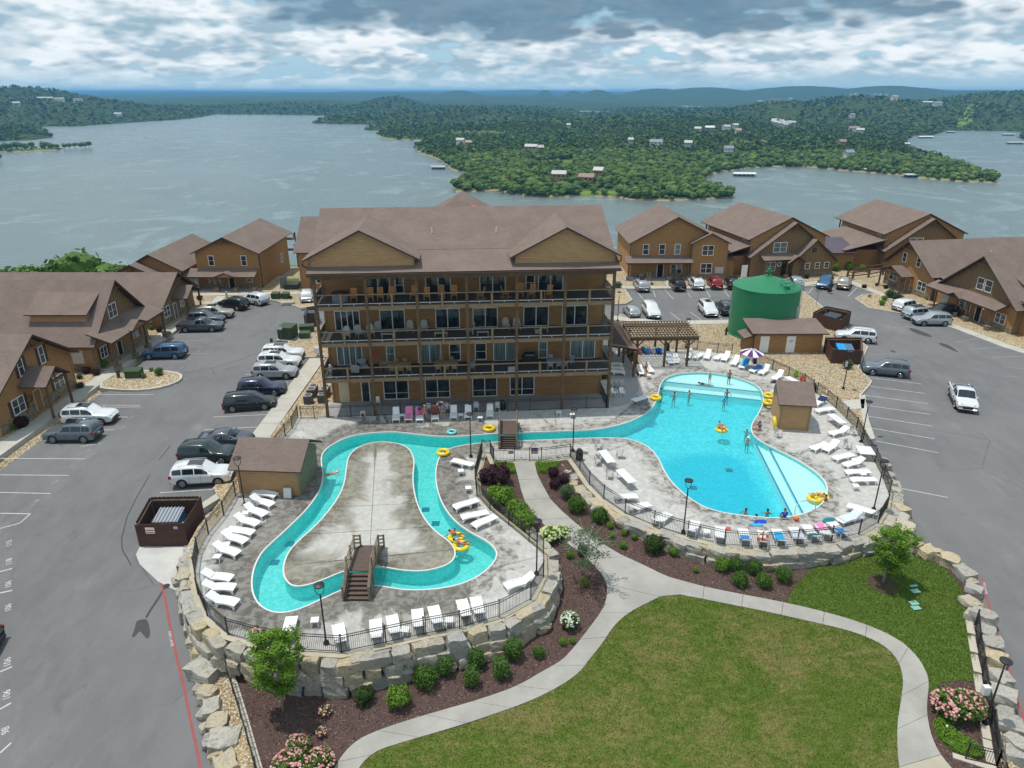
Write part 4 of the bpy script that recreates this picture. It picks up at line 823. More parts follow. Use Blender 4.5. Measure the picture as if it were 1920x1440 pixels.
T1=[crown_template(i,34,.26,True)for i in range(6)];T2=[crown_template(20+i,16,.42,False)for i in range(5)];T3=[crown_template(40+i,9,.55,False,(1,1,.7))for i in range(4)]
n1=woods(640,1150,7.6,T1,8.4,'woodland',1)
n2=woods(1150,2000,11.5,T2,10,'woodland',2,vs_=.42)
n3=woods(2000,4200,26,T3,15,'woodland',3,vs_=.32)
print('forest',n1,n2,n3)
def tree_proto(name,label,h,crown_r,leafmat,seed,n=260,shape=(1,1,.8),trunkmat='bark_dark'):
 t=thing(name,label,'tree');m=MB();m.tube([(0,0,-1.5),(.1,.05,h*.3),(0,.1,h*.7)],[h*.028,h*.02,h*.008],6)
 for i in range(4):
  a=i*1.7;m.tube([(0,0,h*.35),(math.cos(a)*crown_r*.5,math.sin(a)*crown_r*.5,h*.62)],[h*.012,h*.004],5)
 m.build('trunk',M[trunkmat],t);tv,tf=crown_template(seed,n,.13,True,shape,8)
 V=tv*np.array([crown_r,crown_r,h*.42])+np.array([0,0,h*.60]);link('crown',npmesh('crown',V,tf,M[leafmat]),t);return t
shore_lab=['green tree standing on the waterline of the wooded point, {}']
sp_protos=[tree_proto('shore_tree','x',9.5,4.6,'leaf_shore',60+i,260)for i in range(3)]
row=[(852,352),(866,349),(878,352),(893,354),(912,356),(932,358),(944,361),(958,362),(975,364),(990,366),(1006,367),(1022,367),(1040,368),(1056,367),(1072,366),(1083,364),(1113,366),(1133,367),(1160,368),(1176,371),(1192,373),(1210,374),(1226,373),(1243,373),(1262,372),(1280,371),(1298,370),(1316,369),(1334,368),(1352,368),(1368,368)]
for i,(x,y)in enumerate(row):
 o=sp_protos[i]if i<3 else copy_tree(sp_protos[i%3]);q=P(x,y,ZL+.6);s=.85+.5*rnd.random();o.scale=(s,s,s*.95)
 place(o,q,rnd.random()*6,ORD[i]+' tree from the left along the near shore of the wooded point','trees along the near shore of the point')
row2=[(-3,281),(10,281),(28,280),(38,280),(48,279),(60,279),(84,279),(95,280),(108,280),(122,280),(131,279),(141,278),(153,279),(160,278),(167,277)]
for i,(x,y)in enumerate(row2):
 o=copy_tree(sp_protos[i%3]);q=P(x,y,ZL+.5);s=1.15+.5*rnd.random();o.scale=(s,s,s);place(o,q,rnd.random()*6,ORD[i]+' tree from the left on the low sandbar in the lake','trees on the sandbar')
o=copy_tree(sp_protos[0]);o.scale=(1.4,)*3;place(o,P(-2,303,ZL+.5),0,'dark tree on the islet at the left picture edge below the sandbar',None)
del o['group']
hp=[tree_proto('hillside_tree','x',7.0,3.3,'leaf_shore',80+i,420)for i in range(3)]
hl=[(6,516,1),(22,512,.95),(38,507,1.05),(52,507,.9),(66,505,1.05),(80,505,1),(95,505,1.0),(110,507,.9),(122,505,1),(134,507,.9),(146,502,1.4),(160,507,.8),(172,507,.85),(190,505,1),(203,504,1.1),(216,506,1),(228,506,.9),(238,510,.8)]
for i,(x,y,s)in enumerate(hl):
 o=hp[i]if i<3 else copy_tree(hp[i%3]);q=P(x,y+8,-2.0);s*=1.1;o.scale=(s,s,s)
 place(o,(q[0],q[1],-8.2+rnd.random()),rnd.random()*6,ORD[i]+' tree from the left on the slope behind the left cabins','trees on the slope behind the left cabins')
 if s==1.55:o['label']='tall thin-topped tree rising above the others behind the left cabins'
for i,x in enumerate([528,536,543,550,557]):
 o=copy_tree(hp[i%3]);q=P(x,512,-2.0);o.scale=(.5,.5,.55);place(o,(q[0],q[1],-5.0),i,ORD[i]+' low shrub from the left behind the hot tub','shrubs behind the two-storey house')
grass_back=sheet('grass_strip',PP([(522,524),(560,522),(566,545),(530,543)],0),.06,M['lawn_green'],step=0)
def dock(px,py,Lm,Wm,label,roof='sign',ang=0.0,posts=6):
 q=P(px,py,ZL);t=thing('boat_dock',label,'boat dock',(q[0],q[1],ZL),ang,'roofed boat docks along the far shore')
 mk('box','platform','unit_grey',t,-Lm/2,Lm/2,-Wm/2,Wm/2,.2,.6)
 m=MB();m.add([(-Lm/2-1,-Wm/2-1,3.4),(Lm/2+1,-Wm/2-1,3.4),(Lm/2+1,0,4.6),(-Lm/2-1,0,4.6),(Lm/2+1,Wm/2+1,3.4),(-Lm/2-1,Wm/2+1,3.4)],[(0,1,2,3),(3,2,4,5),(0,3,5),(1,4,2)]);m.box(-Lm/2-1,Lm/2+1,-Wm/2-1.02,-Wm/2-.7,3.0,3.4);m.build('roof',M[roof],t)
 for i in range(posts):
  x=-Lm/2+Lm*i/(posts-1)
  mk('box','post','unit_grey',t,x-.2,x+.2,-Wm/2,-Wm/2+.4,.6,3.4);mk('box','post','unit_grey',t,x-.2,x+.2,Wm/2-.4,Wm/2,.6,3.4)
 m=MB()
 for i in range(posts-1):
  x=-Lm/2+Lm*(i+.5)/(posts-1);m.box(x-1.1,x+1.1,-Wm/2+.6,Wm/2-1,.5,1.7)
 m.build('moored_boat',M['navy_t'],t);return t
D=[(822,317,17,7,'long white-roofed boat dock on the left shore of the wooded point','metal_roof2'),(1395,330,25,9,'blue-fronted boat dock in the cove, nearest of the right-hand docks','sign'),(1413,310,12,6,'small square boat dock left of the pair in the cove','sign'),(1455,311,14,6,'white boat dock in the cove close under the trees','sign'),(1518,312,14,6,'low grey boat dock beside the brown gangway','metal_roof2'),(1608,317,24,7,'long grey boat dock left of its overlapping neighbour','metal_roof2'),(1641,322,28,8,'long grey boat dock just right of and in front of another','metal_roof2'),(1720,332,34,10,'largest flat-roofed boat dock near the end of the right point','metal_roof2'),(1735,259,30,8,'blue-sided boat dock in the far right bay','sign'),(1696,272,16,6,'white boat dock on the left bank of the right bay','sign'),(1706,250,18,7,'white-roofed boat house at the head of the right bay','sign'),(1782,249,18,7,'small boat dock at the back of the right bay','metal_roof2'),(1890,254,26,8,'boat dock at the far right side of the bay','metal_roof2'),(1903,270,30,8,'boat dock cut by the right edge of the picture','metal_roof2'),(1892,245,14,6,'pale boat dock farthest back on the right bank','sign'),(816,259,14,6,'pale blue-roofed dock on the second wooded point','sign'),(72,236,30,8,'thin white dock below the wooded hill at the left','sign'),(1040,262,16,6,'small blue dock in the inland pond','sign')]
M['white_roof']=plain('white_roof',(.50,.50,.49),.7);M['metal_roof2']=plain('dock_roof',(.42,.43,.42),.6)
for x,y,L_,W_,lb,rf in D:dock(x,y,L_*1.05,W_*1.15,lb,rf,rnd.uniform(-.12,.12),6 if L_>15 else 4)
def lake_house(px,py,zoff,Lm,Wm,label,roof='unit_top',wall='sign',ang=0.0,n=1):
 q0=np.array(P(px,py,ZL));c=np.array([0,0,CH]);tt=np.linspace(.25,1.0,900);pts=c+(q0-c)*tt[:,None]if py>175 else c+(np.array(P(px,178,ZL))*np.array([1,1,1])-c)*tt[:,None]*.35
 hh_=hz_land(pts[:,0],pts[:,1])+zoff*.5;Lm*=.8;Wm*=.85;i=int(np.argmax(pts[:,2]<=hh_))or len(tt)-1;q=pts[i];z=max(float(hh_[i])-zoff*.5,ZL+1)
 t=thing('lake_house',label,'house',(q[0],q[1],z+zoff),ang)
 m=MB();m.box(-Lm/2,Lm/2,-Wm/2,Wm/2,-8,4.2);m.build('wall',M[wall],t)
 m=MB();e=1.0;m.add([(-Lm/2-e,-Wm/2-e,4),(Lm/2+e,-Wm/2-e,4),(Lm/2+e,Wm/2+e,4),(-Lm/2-e,Wm/2+e,4),(-Lm/2-e,0,7.6),(Lm/2+e,0,7.6)],[(0,1,5,4),(2,3,4,5),(0,4,3),(1,2,5),(0,3,2,1)]);m.build('roof',M[roof],t)
 for i in range(3):
  x=-Lm/2+Lm*(i+.5)/3;mk('box','window','glass',t,x-1.1,x+1.1,-Wm/2-.06,-Wm/2+.1,1.0,2.8)
 return t
HH=[(1100,343,5,20,10,'brown-roofed lakeside house with a wide porch on the near lawn','brownroof','siding'),(1122,330,5,12,8,'grey-roofed house half hidden in trees right of the brown lakeside house','unit_top','siding_tan'),(1048,337,5,18,9,'grey-roofed house left of the brown lakeside house','unit_top','siding_tan'),(996,284,7,22,12,'tan house with hipped roof among the trees of the point','unit_top','siding_tan'),(1013,286,7,10,8,'small tan annexe right of the tan hipped house','unit_top','siding_tan'),(1230,275,8,24,12,'large blue-grey roofed house in the middle of the woods','bluegrey','sign'),(864,271,8,18,9,'white house near the left shore of the point','unit_top','sign'),(878,276,8,12,8,'tan cottage right of the white house on the left shore','tanr','siding_tan'),(1182,271,8,9,7,'tiny white cabin left of the large blue-grey roof','white_roof','white_roof'),(1290,277,8,14,8,'white gabled house above the bare clearing','white_roof','white_roof'),(1365,288,8,16,9,'pale grey house among dark trees right of the clearing','bluegrey','sign'),(1308,249,9,16,9,'white ranch house left of the green-roofed pair','white_roof','white_roof'),(1330,247,9,22,10,'dark-fronted white-roofed hall left of the mown slope','sign','bluegrey'),(1361,245,9,22,11,'grey-roofed house on the mown slope','unit_top','sign'),(1378,242,9,14,9,'white-roofed house right of the grey-roofed one on the mown slope','white_roof','white_roof'),(1383,252,8,14,8,'cream house at the right end of the mown slope','tanr','sign'),(1066,241,9,10,8,'tiny white house in the left woods','white_roof','white_roof'),(1600,247,9,26,12,'pinkish-roofed house in the right woods','brownroof','sign'),(1612,251,9,18,9,'white house in front of the pinkish-roofed one','white_roof','white_roof'),(1590,296,8,16,9,'pale blue house just above the row of docks','bluegrey','sign'),(1578,275,8,12,8,'brown-roofed cottage above the pale blue house','brownroof','siding_tan'),(1597,221,9,20,9,'mauve-roofed house alone high in the woods','brownroof','sign'),(1425,191,9,40,14,'long white building on the ridge left of the sandy cut','white_roof','white_roof'),(1455,192,9,60,16,'long grey building beside the sandy cut','unit_grey','unit_top'),(1482,186,12,40,16,'pink-roofed building above the sandy cut','brownroof','sign'),(85,188,9,70,20,'white long building on the wooded hill at the left','white_roof','white_roof'),(112,190,9,40,14,'tan building right of the white one on the left hill','tanr','sign'),(147,191,9,36,14,'small rust-roofed building farther right on the left hill','brownroof','sign'),(32,198,9,26,12,'white roof low on the left slope of the hill','white_roof','white_roof'),(222,218,9,30,12,'grey-roofed house near the shore of the left hill','unit_top','sign'),(1738,197,9,36,14,'white building right of the ridge top houses','white_roof','white_roof'),(1757,198,9,36,14,'blue-grey building beside the white one on the right ridge','bluegrey','sign')]
M['brownroof']=plain('faded_brown_roof',(.30,.21,.18),.8);M['tanr']=plain('tan_roof',(.42,.34,.24),.8);M['bluegrey']=plain('blue_grey_roof',(.24,.27,.31),.7)
for x,y,zo,L_,W_,lb,rf,wl in HH:lake_house(x,y,zo,L_,W_,lb,rf,wl,rnd.uniform(-.5,.5))
for i,(x,y)in enumerate(sorted([(1451,231),(1458,232),(1465,233),(1455,236),(1463,238),(1471,236),(1478,238),(1486,236),(1472,241),(1450,234),(1480,235),(1468,239)])):lake_house(x,y,9,15,6,ORD[i]+' white-roofed mobile home in the cluster on the wooded slope','white_roof','white_roof',rnd.uniform(-.6,.6))['group']='white mobile homes in the woods'
for i,(x,y)in enumerate([(1596,180),(1604,178),(1613,177),(1622,176),(1630,177),(1641,178),(1650,179),(1661,180),(1611,181),(1676,188)]):lake_house(x,y,14,26,14,ORD[i]+' cream house along the crest of the right-hand ridge','tanr','sign',rnd.uniform(-.6,.6))['group']='houses on the ridge crest'
sc=lambda nm,pts,mt,z:sheet(nm,PP(pts,ZL+z),lambda x,y:float(hz_land(np.array([x]),np.array([y]))[0])+1.5,M[mt],step=8)
M['meadow']=plain('mown_meadow',(.14,.21,.04),.95,.1,0,.2,.05);M['sand']=plain('sandy_ground',(.42,.33,.20),.95,.1,0,.2,.05)
sc('meadow',[(1086,361),(1160,362),(1150,369),(1090,369)],'meadow',2);sc('meadow',[(1382,243),(1440,241),(1448,248),(1388,250)],'meadow',25);sc('meadow',[(1794,216),(1822,208),(1834,209),(1826,218),(1800,219)],'meadow',35)
sc('sandy_cut',[(1465,196),(1475,190),(1503,189),(1508,194),(1490,199)],'sand',50);sc('gravel_drive',[(1515,246),(1518,232),(1521,232),(1521,246)],'sand',28);sc('gravel_drive',[(1102,285),(1107,276),(1110,276),(1105,288)],'sand',20)
def boat(px,py,label,s=1.0):
 q=P(px,py,ZL);t=thing('motor_boat',label,'boat',(q[0],q[1],ZL),.4);m=MB();L_=7*s
 m.add([(-L_/2,-1.1,0),(L_/4,-1.1,0),(L_/2,0,.2),(L_/4,1.1,0),(-L_/2,1.1,0),(-L_/2,-1.3,.9),(L_/4,-1.3,1),(L_/2+.4,0,1.2),(L_/4,1.3,1),(-L_/2,1.3,.9)],[(0,1,6,5),(1,2,7,6),(2,3,8,7),(3,4,9,8),(4,0,5,9),(5,6,7,8,9)]);m.build('hull',M['sign'],t)
 mk('box','windscreen','glass',t,-.8,1.2,-.8,.8,1,1.9)
boat(252,244,'small white boat crossing the lake farther out on the left',1.6);boat(272,259,'small white boat on the lake nearer the sandbar',1.6);boat(523,215.5,'tiny boat under the far wooded shore',2.5);boat(671,242,'tiny boat off the dark wooded points',1.8)
# ================= buildings =================
def rfp(parent,pts,th=.16,name='roof_slope',mat='shingle',und='trim'):
 """one roof surface with shingle coordinates laid along its eave and up its slope"""
 p=[Vector(q)for q in pts];n=Vector((0,0,0))
 for i in range(len(p)):a=p[i];b=p[(i+1)%len(p)];n+=Vector(((a.y-b.y)*(a.z+b.z),(a.z-b.z)*(a.x+b.x),(a.x-b.x)*(a.y+b.y)))
 n.normalize()
 if n.z<0:p=p[::-1];n=-n
 h=Vector((0,0,1)).cross(n);h=Vector((1,0,0))if h.length<.01 else h.normalized();s=n.cross(h).normalized();k=len(p)
 vs=p+[q-n*th for q in p];fs=[tuple(range(k)),tuple(range(2*k-1,k-1,-1))]+[(i,k+i,k+(i+1)%k,(i+1)%k)for i in range(k)]
 me=bpy.data.meshes.new(name);me.from_pydata([tuple(v)for v in vs],[],fs);me.materials.append(M[mat]);me.materials.append(M[und])
 for i,f in enumerate(me.polygons):f.material_index=0 if i==0 else 1
 uv=me.uv_layers.new(name='UVMap')
 for l in me.loops:v=Vector(vs[l.vertex_index]);uv.data[l.index].uv=(v.dot(h),v.dot(s))
 return link(name,me,parent)
def gable(parent,x0,x1,y0,y1,ze,zr,xr=None,ov=.5,of=.6,ob=.4,th=.16):
 """gable roof with its ridge along y; ze eave height at wall lines, zr ridge"""
 xr=(x0+x1)/2 if xr is None else xr;sl=(zr-ze)/(xr-x0);sr=(zr-ze)/(x1-xr);up=.17
 a=rfp(parent,[(x0-ov,y0-of,ze-ov*sl+up),(xr,y0-of,zr+up),(xr,y1+ob,zr+up),(x0-ov,y1+ob,ze-ov*sl+up)],th)
 b=rfp(parent,[(xr,y0-of,zr+up-.004),(x1+ov,y0-of,ze-ov*sr+up),(x1+ov,y1+ob,ze-ov*sr+up),(xr,y1+ob,zr+up-.004)],th);return a,b
def gwl(parent,x0,x1,y0,y1,zb,ze,zr,xr=None,mat='siding',name='wall'):
 xr=(x0+x1)/2 if xr is None else xr;m=MB();m.prismxz([(x0,zb),(x1,zb),(x1,ze),(xr,zr),(x0,ze)],y0,y1);return m.build(name,M[mat],parent)
def face(f,x0,x1,y0,y1):
 """maps (along, out, up) on a wall to local space; along runs left to right seen from outside"""
 return{'f':lambda a,d,z:(a,y0-d,z),'l':lambda a,d,z:(x0-d,y1-(a),z),'r':lambda a,d,z:(x1+d,y0+a,z),'b':lambda a,d,z:(x1-a,y1+d,z)}[f]
def fbox(m,fn,a0,a1,d0,d1,z0,z1,mi=None):
 c=[fn(a,d,z)for z in(z0,z1)for a,d in((a0,d1),(a1,d1),(a1,d0),(a0,d0))]
 m.add(c,[(3,2,1,0),(4,5,6,7),(0,1,5,4),(1,2,6,5),(2,3,7,6),(3,0,4,7)],mi)
def window(parent,fn,a,z,w,h,cols=1,rows=2,glass='glass',fr=.09,shutters=False,name='window',mat='white',mid=None):
 m=MB();fbox(m,fn,a,a+fr,-.03,.05,z,z+h);fbox(m,fn,a+w-fr,a+w,-.03,.05,z,z+h);fbox(m,fn,a+fr,a+w-fr,-.03,.05,z+h-fr,z+h);fbox(m,fn,a+fr,a+w-fr,-.03,.06,z,z+fr)
 for c in range(1,cols):x=a+fr+(w-2*fr)*c/cols;fbox(m,fn,x-.045,x+.045,-.03,.045,z+fr,z+h-fr)
 f=m.build(name,M[mat],parent)
 for c in range(cols):
  xa=a+fr+(w-2*fr)*c/cols;xb=a+fr+(w-2*fr)*(c+1)/cols;zs=[z+fr+(h-2*fr)*r/rows for r in range(rows+1)]
  if mid is not None:zs[1]=z+mid
  for r in range(rows):
   m=MB();fbox(m,fn,xa,xb,0,.012+.01*r,zs[r]+(.02 if r else 0),zs[r+1]-.02);m.build('pane',M[glass],f)
  for r in range(1,rows):m=MB();fbox(m,fn,xa,xb,-.02,.035,zs[r]-.022,zs[r]+.022);m.build('sash_rail',M[mat],f)
 if shutters:
  for xa in(a-.42,a+w+.06):m=MB();fbox(m,fn,xa,xa+.36,0,.04,z,z+h);m.build('shutter',M['trim'],parent)
 return f
def door(parent,fn,a,w=.95,h=2.1,z=0.0,mat='dark_in',frame='white',name='door'):
 m=MB();fbox(m,fn,a-.1,a,-.02,.05,z,z+h+.1);fbox(m,fn,a+w,a+w+.1,-.02,.05,z,z+h+.1);fbox(m,fn,a,a+w,-.02,.05,z+h,z+h+.1);m.build('door_frame',M[frame],parent)
 m=MB();fbox(m,fn,a,a+w,0,.03,z,z+h);d=m.build(name,M[mat],parent)
 m=MB();p=fn(a+w*.86,.06,z+1.02);m.ellips(p,(.04,.04,.04),6,4);m.build('door_knob',M['steel'],d);return d
def post(parent,x,y,z0,z1,w=.2,base=True,mat='timber',bw=.62,bh=.75):
 m=MB();m.box(x-w/2,x+w/2,y-w/2,y+w/2,z0+(bh if base else 0),z1);m.build('post',M[mat],parent)
 if base:m=MB();m.box(x-bw/2,x+bw/2,y-bw/2,y+bw/2,z0,z0+bh-.06);m.box(x-bw/2-.05,x+bw/2+.05,y-bw/2-.05,y+bw/2+.05,z0+bh-.06,z0+bh);m.build('stone_pier',M['stone'],parent)
def battens(parent,fn,prof,a0,a1,z0,sp=.42,mat='timber_grey2'):
 """upright battens on a board wall; prof(a) gives the wall height at a. Joined: dozens of narrow pieces"""
 m=MB();a=a0
 while a<a1:
  zt=prof(a)
  if zt>z0+.1:fbox(m,fn,a-.03,a+.03,0,.035,z0,zt)
  a+=sp
 o=m.build('battens',M['board_b'],parent);o['kind']='stuff';return o
M['board_b']=plain('batten_wood',(.15,.095,.048),.8)
def gprof(x0,x1,xr,ze,zr):return lambda a:(ze+(zr-ze)*(a-x0)/(xr-x0)if a<xr else zr-(zr-ze)*(a-xr)/(x1-xr))-.05
def corner(parent,x,y,z0,z1,w=.13):mk('box','corner_board','trim_wood',parent,x-w/2,x+w/2,y-w/2,y+w/2,z0,z1)
def truss(parent,xr,y,zr,half,drop):
 m=MB();z=zr-drop;m.beam((xr-half,y,z),(xr+half,y,z),.16,.2);m.beam((xr,y,z),(xr,y,zr-.1),.16,.16)
 m.beam((xr-half*.5,y,z),(xr,y,z+drop*.55),.12,.12);m.beam((xr+half*.5,y,z),(xr,y,z+drop*.55),.12,.12);m.build('gable_truss',M['timber'],parent)
def stb(parent,fn,a0,a1,z0,z1,gaps=()):
 m=MB();s=a0
 for g0,g1 in sorted(gaps)+[(a1,a1)]:
  if g0>s:fbox(m,fn,s,g0,0,.07,z0,z1)
  s=g1
 m.build('stone_base',M['stone'],parent)
def downspout(parent,x,y,z0,z1):mk('box','downspout','trim',parent,x-.05,x+.05,y-.05,y+.05,z0,z1)
def porch(parent,x0,x1,yw,out,zw,ze,th=.14):return rfp(parent,[(x0,yw-out,ze),(x1,yw-out,ze),(x1,yw,zw),(x0,yw,zw)],th,'porch_roof')
def light(parent,p,on=True,r=.07):m=MB();m.ellips(p,(r,r,r*1.2),8,5);m.build('wall_lamp',M['lamp_glow' if on else 'black'],parent)
ANG=math.atan2(BU.y,BU.x)
B=thing('lodge_building','big four-storey brown building with three long balconies above the pool deck','building',(BA.x,BA.y,0),ANG)
Fz=[0,4.12,7.80,11.42];WV=3.65;UW=28.2
mk('box','wall','siding',B,.0,28.2,WV,20.4,-.3,14.3)
e0,e1=-.5,28.7
rfp(B,[(e0,3.3,15.90),(e1,3.3,15.90),(e1,10.0,18.95),(e0,10.0,18.95)]);rfp(B,[(e0+.02,-.55,14.62),(e1-.02,-.55,14.62),(e1-.02,3.3,15.88),(e0+.02,3.3,15.88)])
rfp(B,[(e0,10.0,18.946),(e1,10.0,18.946),(e1,21.0,14.4),(e0,21.0,14.4)])
m=MB();m.prismxz([(0,14.3),(28.2,14.3),(28.2,14.32)],3.7,20.3)
for x in(.05,28.1):
 m.add([(x,WV,14.3),(x,20.3,14.3),(x,10,18.75),(x,3.4,15.7),(x+.06,WV,14.3),(x+.06,20.3,14.3),(x+.06,10,18.75),(x+.06,3.4,15.7)],[(0,1,2,3),(7,6,5,4),(0,4,5,1),(1,5,6,2),(2,6,7,3),(3,7,4,0)])
m.build('end_gable',M['siding'],B)
mk('box','gutter','trim',B,e0,e1,-.68,-.52,14.36,14.52)
mk('box','eave_beam','timber',B,0,28.2,-.15,.1,13.95,14.42);mk('box','porch_ceiling','siding_dark',B,0,28.2,-.1,3.6,14.2,14.28)
for nm,x0,x1 in(('left',-.35,9.3),('right',18.75,28.3)):
 xr=(x0+x1)/2;m=MB();m.prismxz([(x0,14.55),(x1,14.55),(x1,15.80),(xr,18.15),(x0,15.80)],.62,6.2);m.build('dormer_wall',M['siding_tan'],B)
 s=(18.35-15.95)/(x1-xr);yb=9.1
 for sg,xe in((-1,x0-.55),(1,x1+.55)):
  ze_=15.95-.55*s;vb=(ze_-14.83)/.41-.5;rfp(B,[(xe,.05,ze_),(xr,.05,18.42),(xr,yb+.5,18.42),(xe,3.0,ze_)]if sg<0 else[(xr,.05,18.416),(xe,.05,ze_),(xe,3.0,ze_),(xr,yb+.5,18.416)],.15,'dormer_roof')
 corner(B,x0+.05,.60,14.55,15.85);corner(B,x1-.05,.60,14.55,15.85)
 xo=x0-.4 if nm=='left' else x1+.4
 mk('tube','downspout','trim',B,[(xo,-.1,15.55),(xo-(.1 if nm=='left' else-.1),.2,15.2),(xo+(.25 if nm=='left' else-.25),.55,14.9),(xo+(.3 if nm=='left' else-.3),.5,14.6)],.07,6)
c0,rr0=(14.2,17.0),6.2;zb,zt=15.6,19.62;cs=[(c0[0]-rr0,c0[1]-rr0,zb),(c0[0]+rr0,c0[1]-rr0,zb),(c0[0]+rr0,c0[1]+rr0,zb),(c0[0]-rr0,c0[1]+rr0,zb)];ap=(c0[0],c0[1],zt)
for i in range(4):rfp(B,[cs[i],cs[(i+1)%4],ap],.12,'cupola_roof')
mk('slab','roof_hatch','redwhite_t',B,[(15.0,13.6,18.2),(16.5,13.2,17.75),(16.6,13.9,18.1),(15.1,14.3,18.5)],.12)
for x,y in((10.9,5.7),(17.3,5.7)):m=MB();z=15.9+(y-3.3)*.455;m.cyl((x,y,z),.07,.55,8);m.build('vent_pipe',M['sign'],B)
posts=[0,4.7,9.42,14.1,18.85,23.5,28.2]
for u in posts:mk('box','post','timber',B,u-.13,u+.13,-.13,.13,0,14.3)
for zf in Fz[1:]:
 m=MB();m.box(-.1,28.3,0.0,WV-.01,zf-.10,zf);m.build('balcony_floor',M['metal_deck']if 'metal_deck' in M else M['bridge'],B)
 m=MB();m.box(-.05,28.25,-.07,.12,zf-.46,zf-.10);m.box(-.02,.12,.12,WV,zf-.46,zf-.10);m.box(28.1,28.24,.12,WV,zf-.46,zf-.10);m.build('fascia_beam',M['tan_beam']if 'tan_beam' in M else M['timber_grey'],B)
 mk('box','handrail','timber_grey',B,-.1,28.3,-.12,.08,zf+1.0,zf+1.08)
 mk('box','bottom_rail','unit_top',B,-.06,28.26,-.05,.02,zf+.12,zf+.19)
 for x in(0,28.2):
  mk('box','handrail','timber_grey',B,x-.06,x+.06,.1,WV,zf+1.0,zf+1.08);m=MB()
  for k in range(24):y=.2+k*.145;m.box(x-.012,x+.012,y,y+.02,zf+.12,zf+1.0)
  o=m.build('balusters',M['black'],B);o['kind']='stuff'
 for a,b in zip(posts,posts[1:]):
  m=MB();c=(a+b)/2;m.box(c-.1,c+.1,-.16,.06,zf-.40,zf+1.14);m.build('rail_post',M['tan_beam']if 'tan_beam' in M else M['timber_grey'],B);m=MB();x=a+.2
  while x<b-.14:m.box(x,x+.018,-.03,-.01,zf+.18,zf+1.0);x+=.115
  o=m.build('balusters',M['black'],B);o['kind']='stuff'
  for q in(a+1.2,b-1.2):mk('box','rail_foot','unit_top',B,q-.04,q+.04,-.05,.02,zf,zf+.14)
fB=lambda a,d,z:(a,WV-d,z)
def slider(a0,a1,zf,h=2.08,panes=2,gl='glass'):window(B,fB,a0,zf,a1-a0,h,panes,1,gl,.08,name='sliding_door')
for a0,a1 in((4.25,6.65),(10.1,12.6),(15.45,18.05),(21.3,23.85)):slider(a0,a1,Fz[3])
for a0,a1 in((7.1,8.0),(20.05,21.0)):window(B,fB,a0,Fz[3]+.1,a1-a0,1.65)
slider(.95,3.45,Fz[2]-.02,2.1,4)
for a0,a1 in((5.4,7.9),(10.95,13.4),(14.7,17.25),(19.85,22.45),(23.8,26.45)):slider(a0,a1,Fz[2]-.02,2.1)
for a0,a1,p,g in((.85,3.4,4,'curtain'),(9.0,11.4,2,'curtain'),(16.75,19.3,2,'curtain'),(24.75,27.4,2,'curtain')):slider(a0,a1,Fz[1]-.05,2.12,p,g)
for a0,a1 in((5.8,6.7),(12.2,13.4),(14.85,16.05),(21.45,22.4)):window(B,fB,a0,Fz[1]+.15,a1-a0,1.85,glass='curtain' if a0<7 or a0>20 else 'glass')
for a0 in(5.25,9.55,14.5,18.45):window(B,fB,a0,.12,2.62,2.25,2,2,mid=.72)
m=MB();fbox(m,fB,.7,1.72,0,.05,.02,2.3);m.build('door',M['tan_door'],B);door(B,fB,3.05,.72,2.15,.02,'glass','white')
for x in(2.35,13.0):light(B,(x,WV-.1,2.3))
light(B,(21.9,WV-.1,2.55),True,.1)
for z,x in((Fz[2]+2.3,.7),(Fz[2]+2.3,8.3),(Fz[2]+2.3,19.0),(Fz[2]+2.3,26.8),(Fz[1]+2.3,8.6),(Fz[3]+.9,26.0)):light(B,(x,WV-.08,z),False,.06)
for x in(.06,28.14):corner(B,x,WV-.02,0,14.2,.16)
tag(sheet('covered_patio',[bxy(-.3,.2),bxy(28.4,.2),bxy(28.4,3.7),bxy(-.3,3.7)],.012,M['patio'],step=0),kind='structure')
t=thing('patio_porch','brown shingled lean-to porch roof on posts at the right end of the big building','porch',(BA.x,BA.y,0),ANG)
t.location=(0,0,0);t.rotation_euler=(0,0,0)
rfp(t,[P(1141,647,3.1),P(1196,655,3.1),P(1166,604,3.1),P(1141,598,4.6)],.2,'porch_roof')
for q in((1187,706),(1168,680),(1160,668)):q=P(*q);post(t,q[0],q[1],0,3.0,.24,False)
pt=[P(x,y)[:2]for x,y in[(1140,764),(1165,762),(1185,752),(1197,735),(1199,718),(1188,690),(1172,665),(1150,655),(1143,700)]]
sheet('side_patio',smo(pt,1),.01,M['patio'],step=0);m=MB()
cv=[P(x,y)[:2]for x,y in[(1140,764),(1165,761),(1185,752),(1197,735),(1199,718),(1188,690),(1172,665)]];cv=smo(cv,2,False)
stp_(m,cv[0],cv[1],.12,lambda x,y:0,.02)
for a,b in zip(cv,cv[1:]):stp_(m,a,b,.12,lambda x,y:0,.02)
tag(m.build('yellow_patio_edge',M['kerb']),kind='structure')
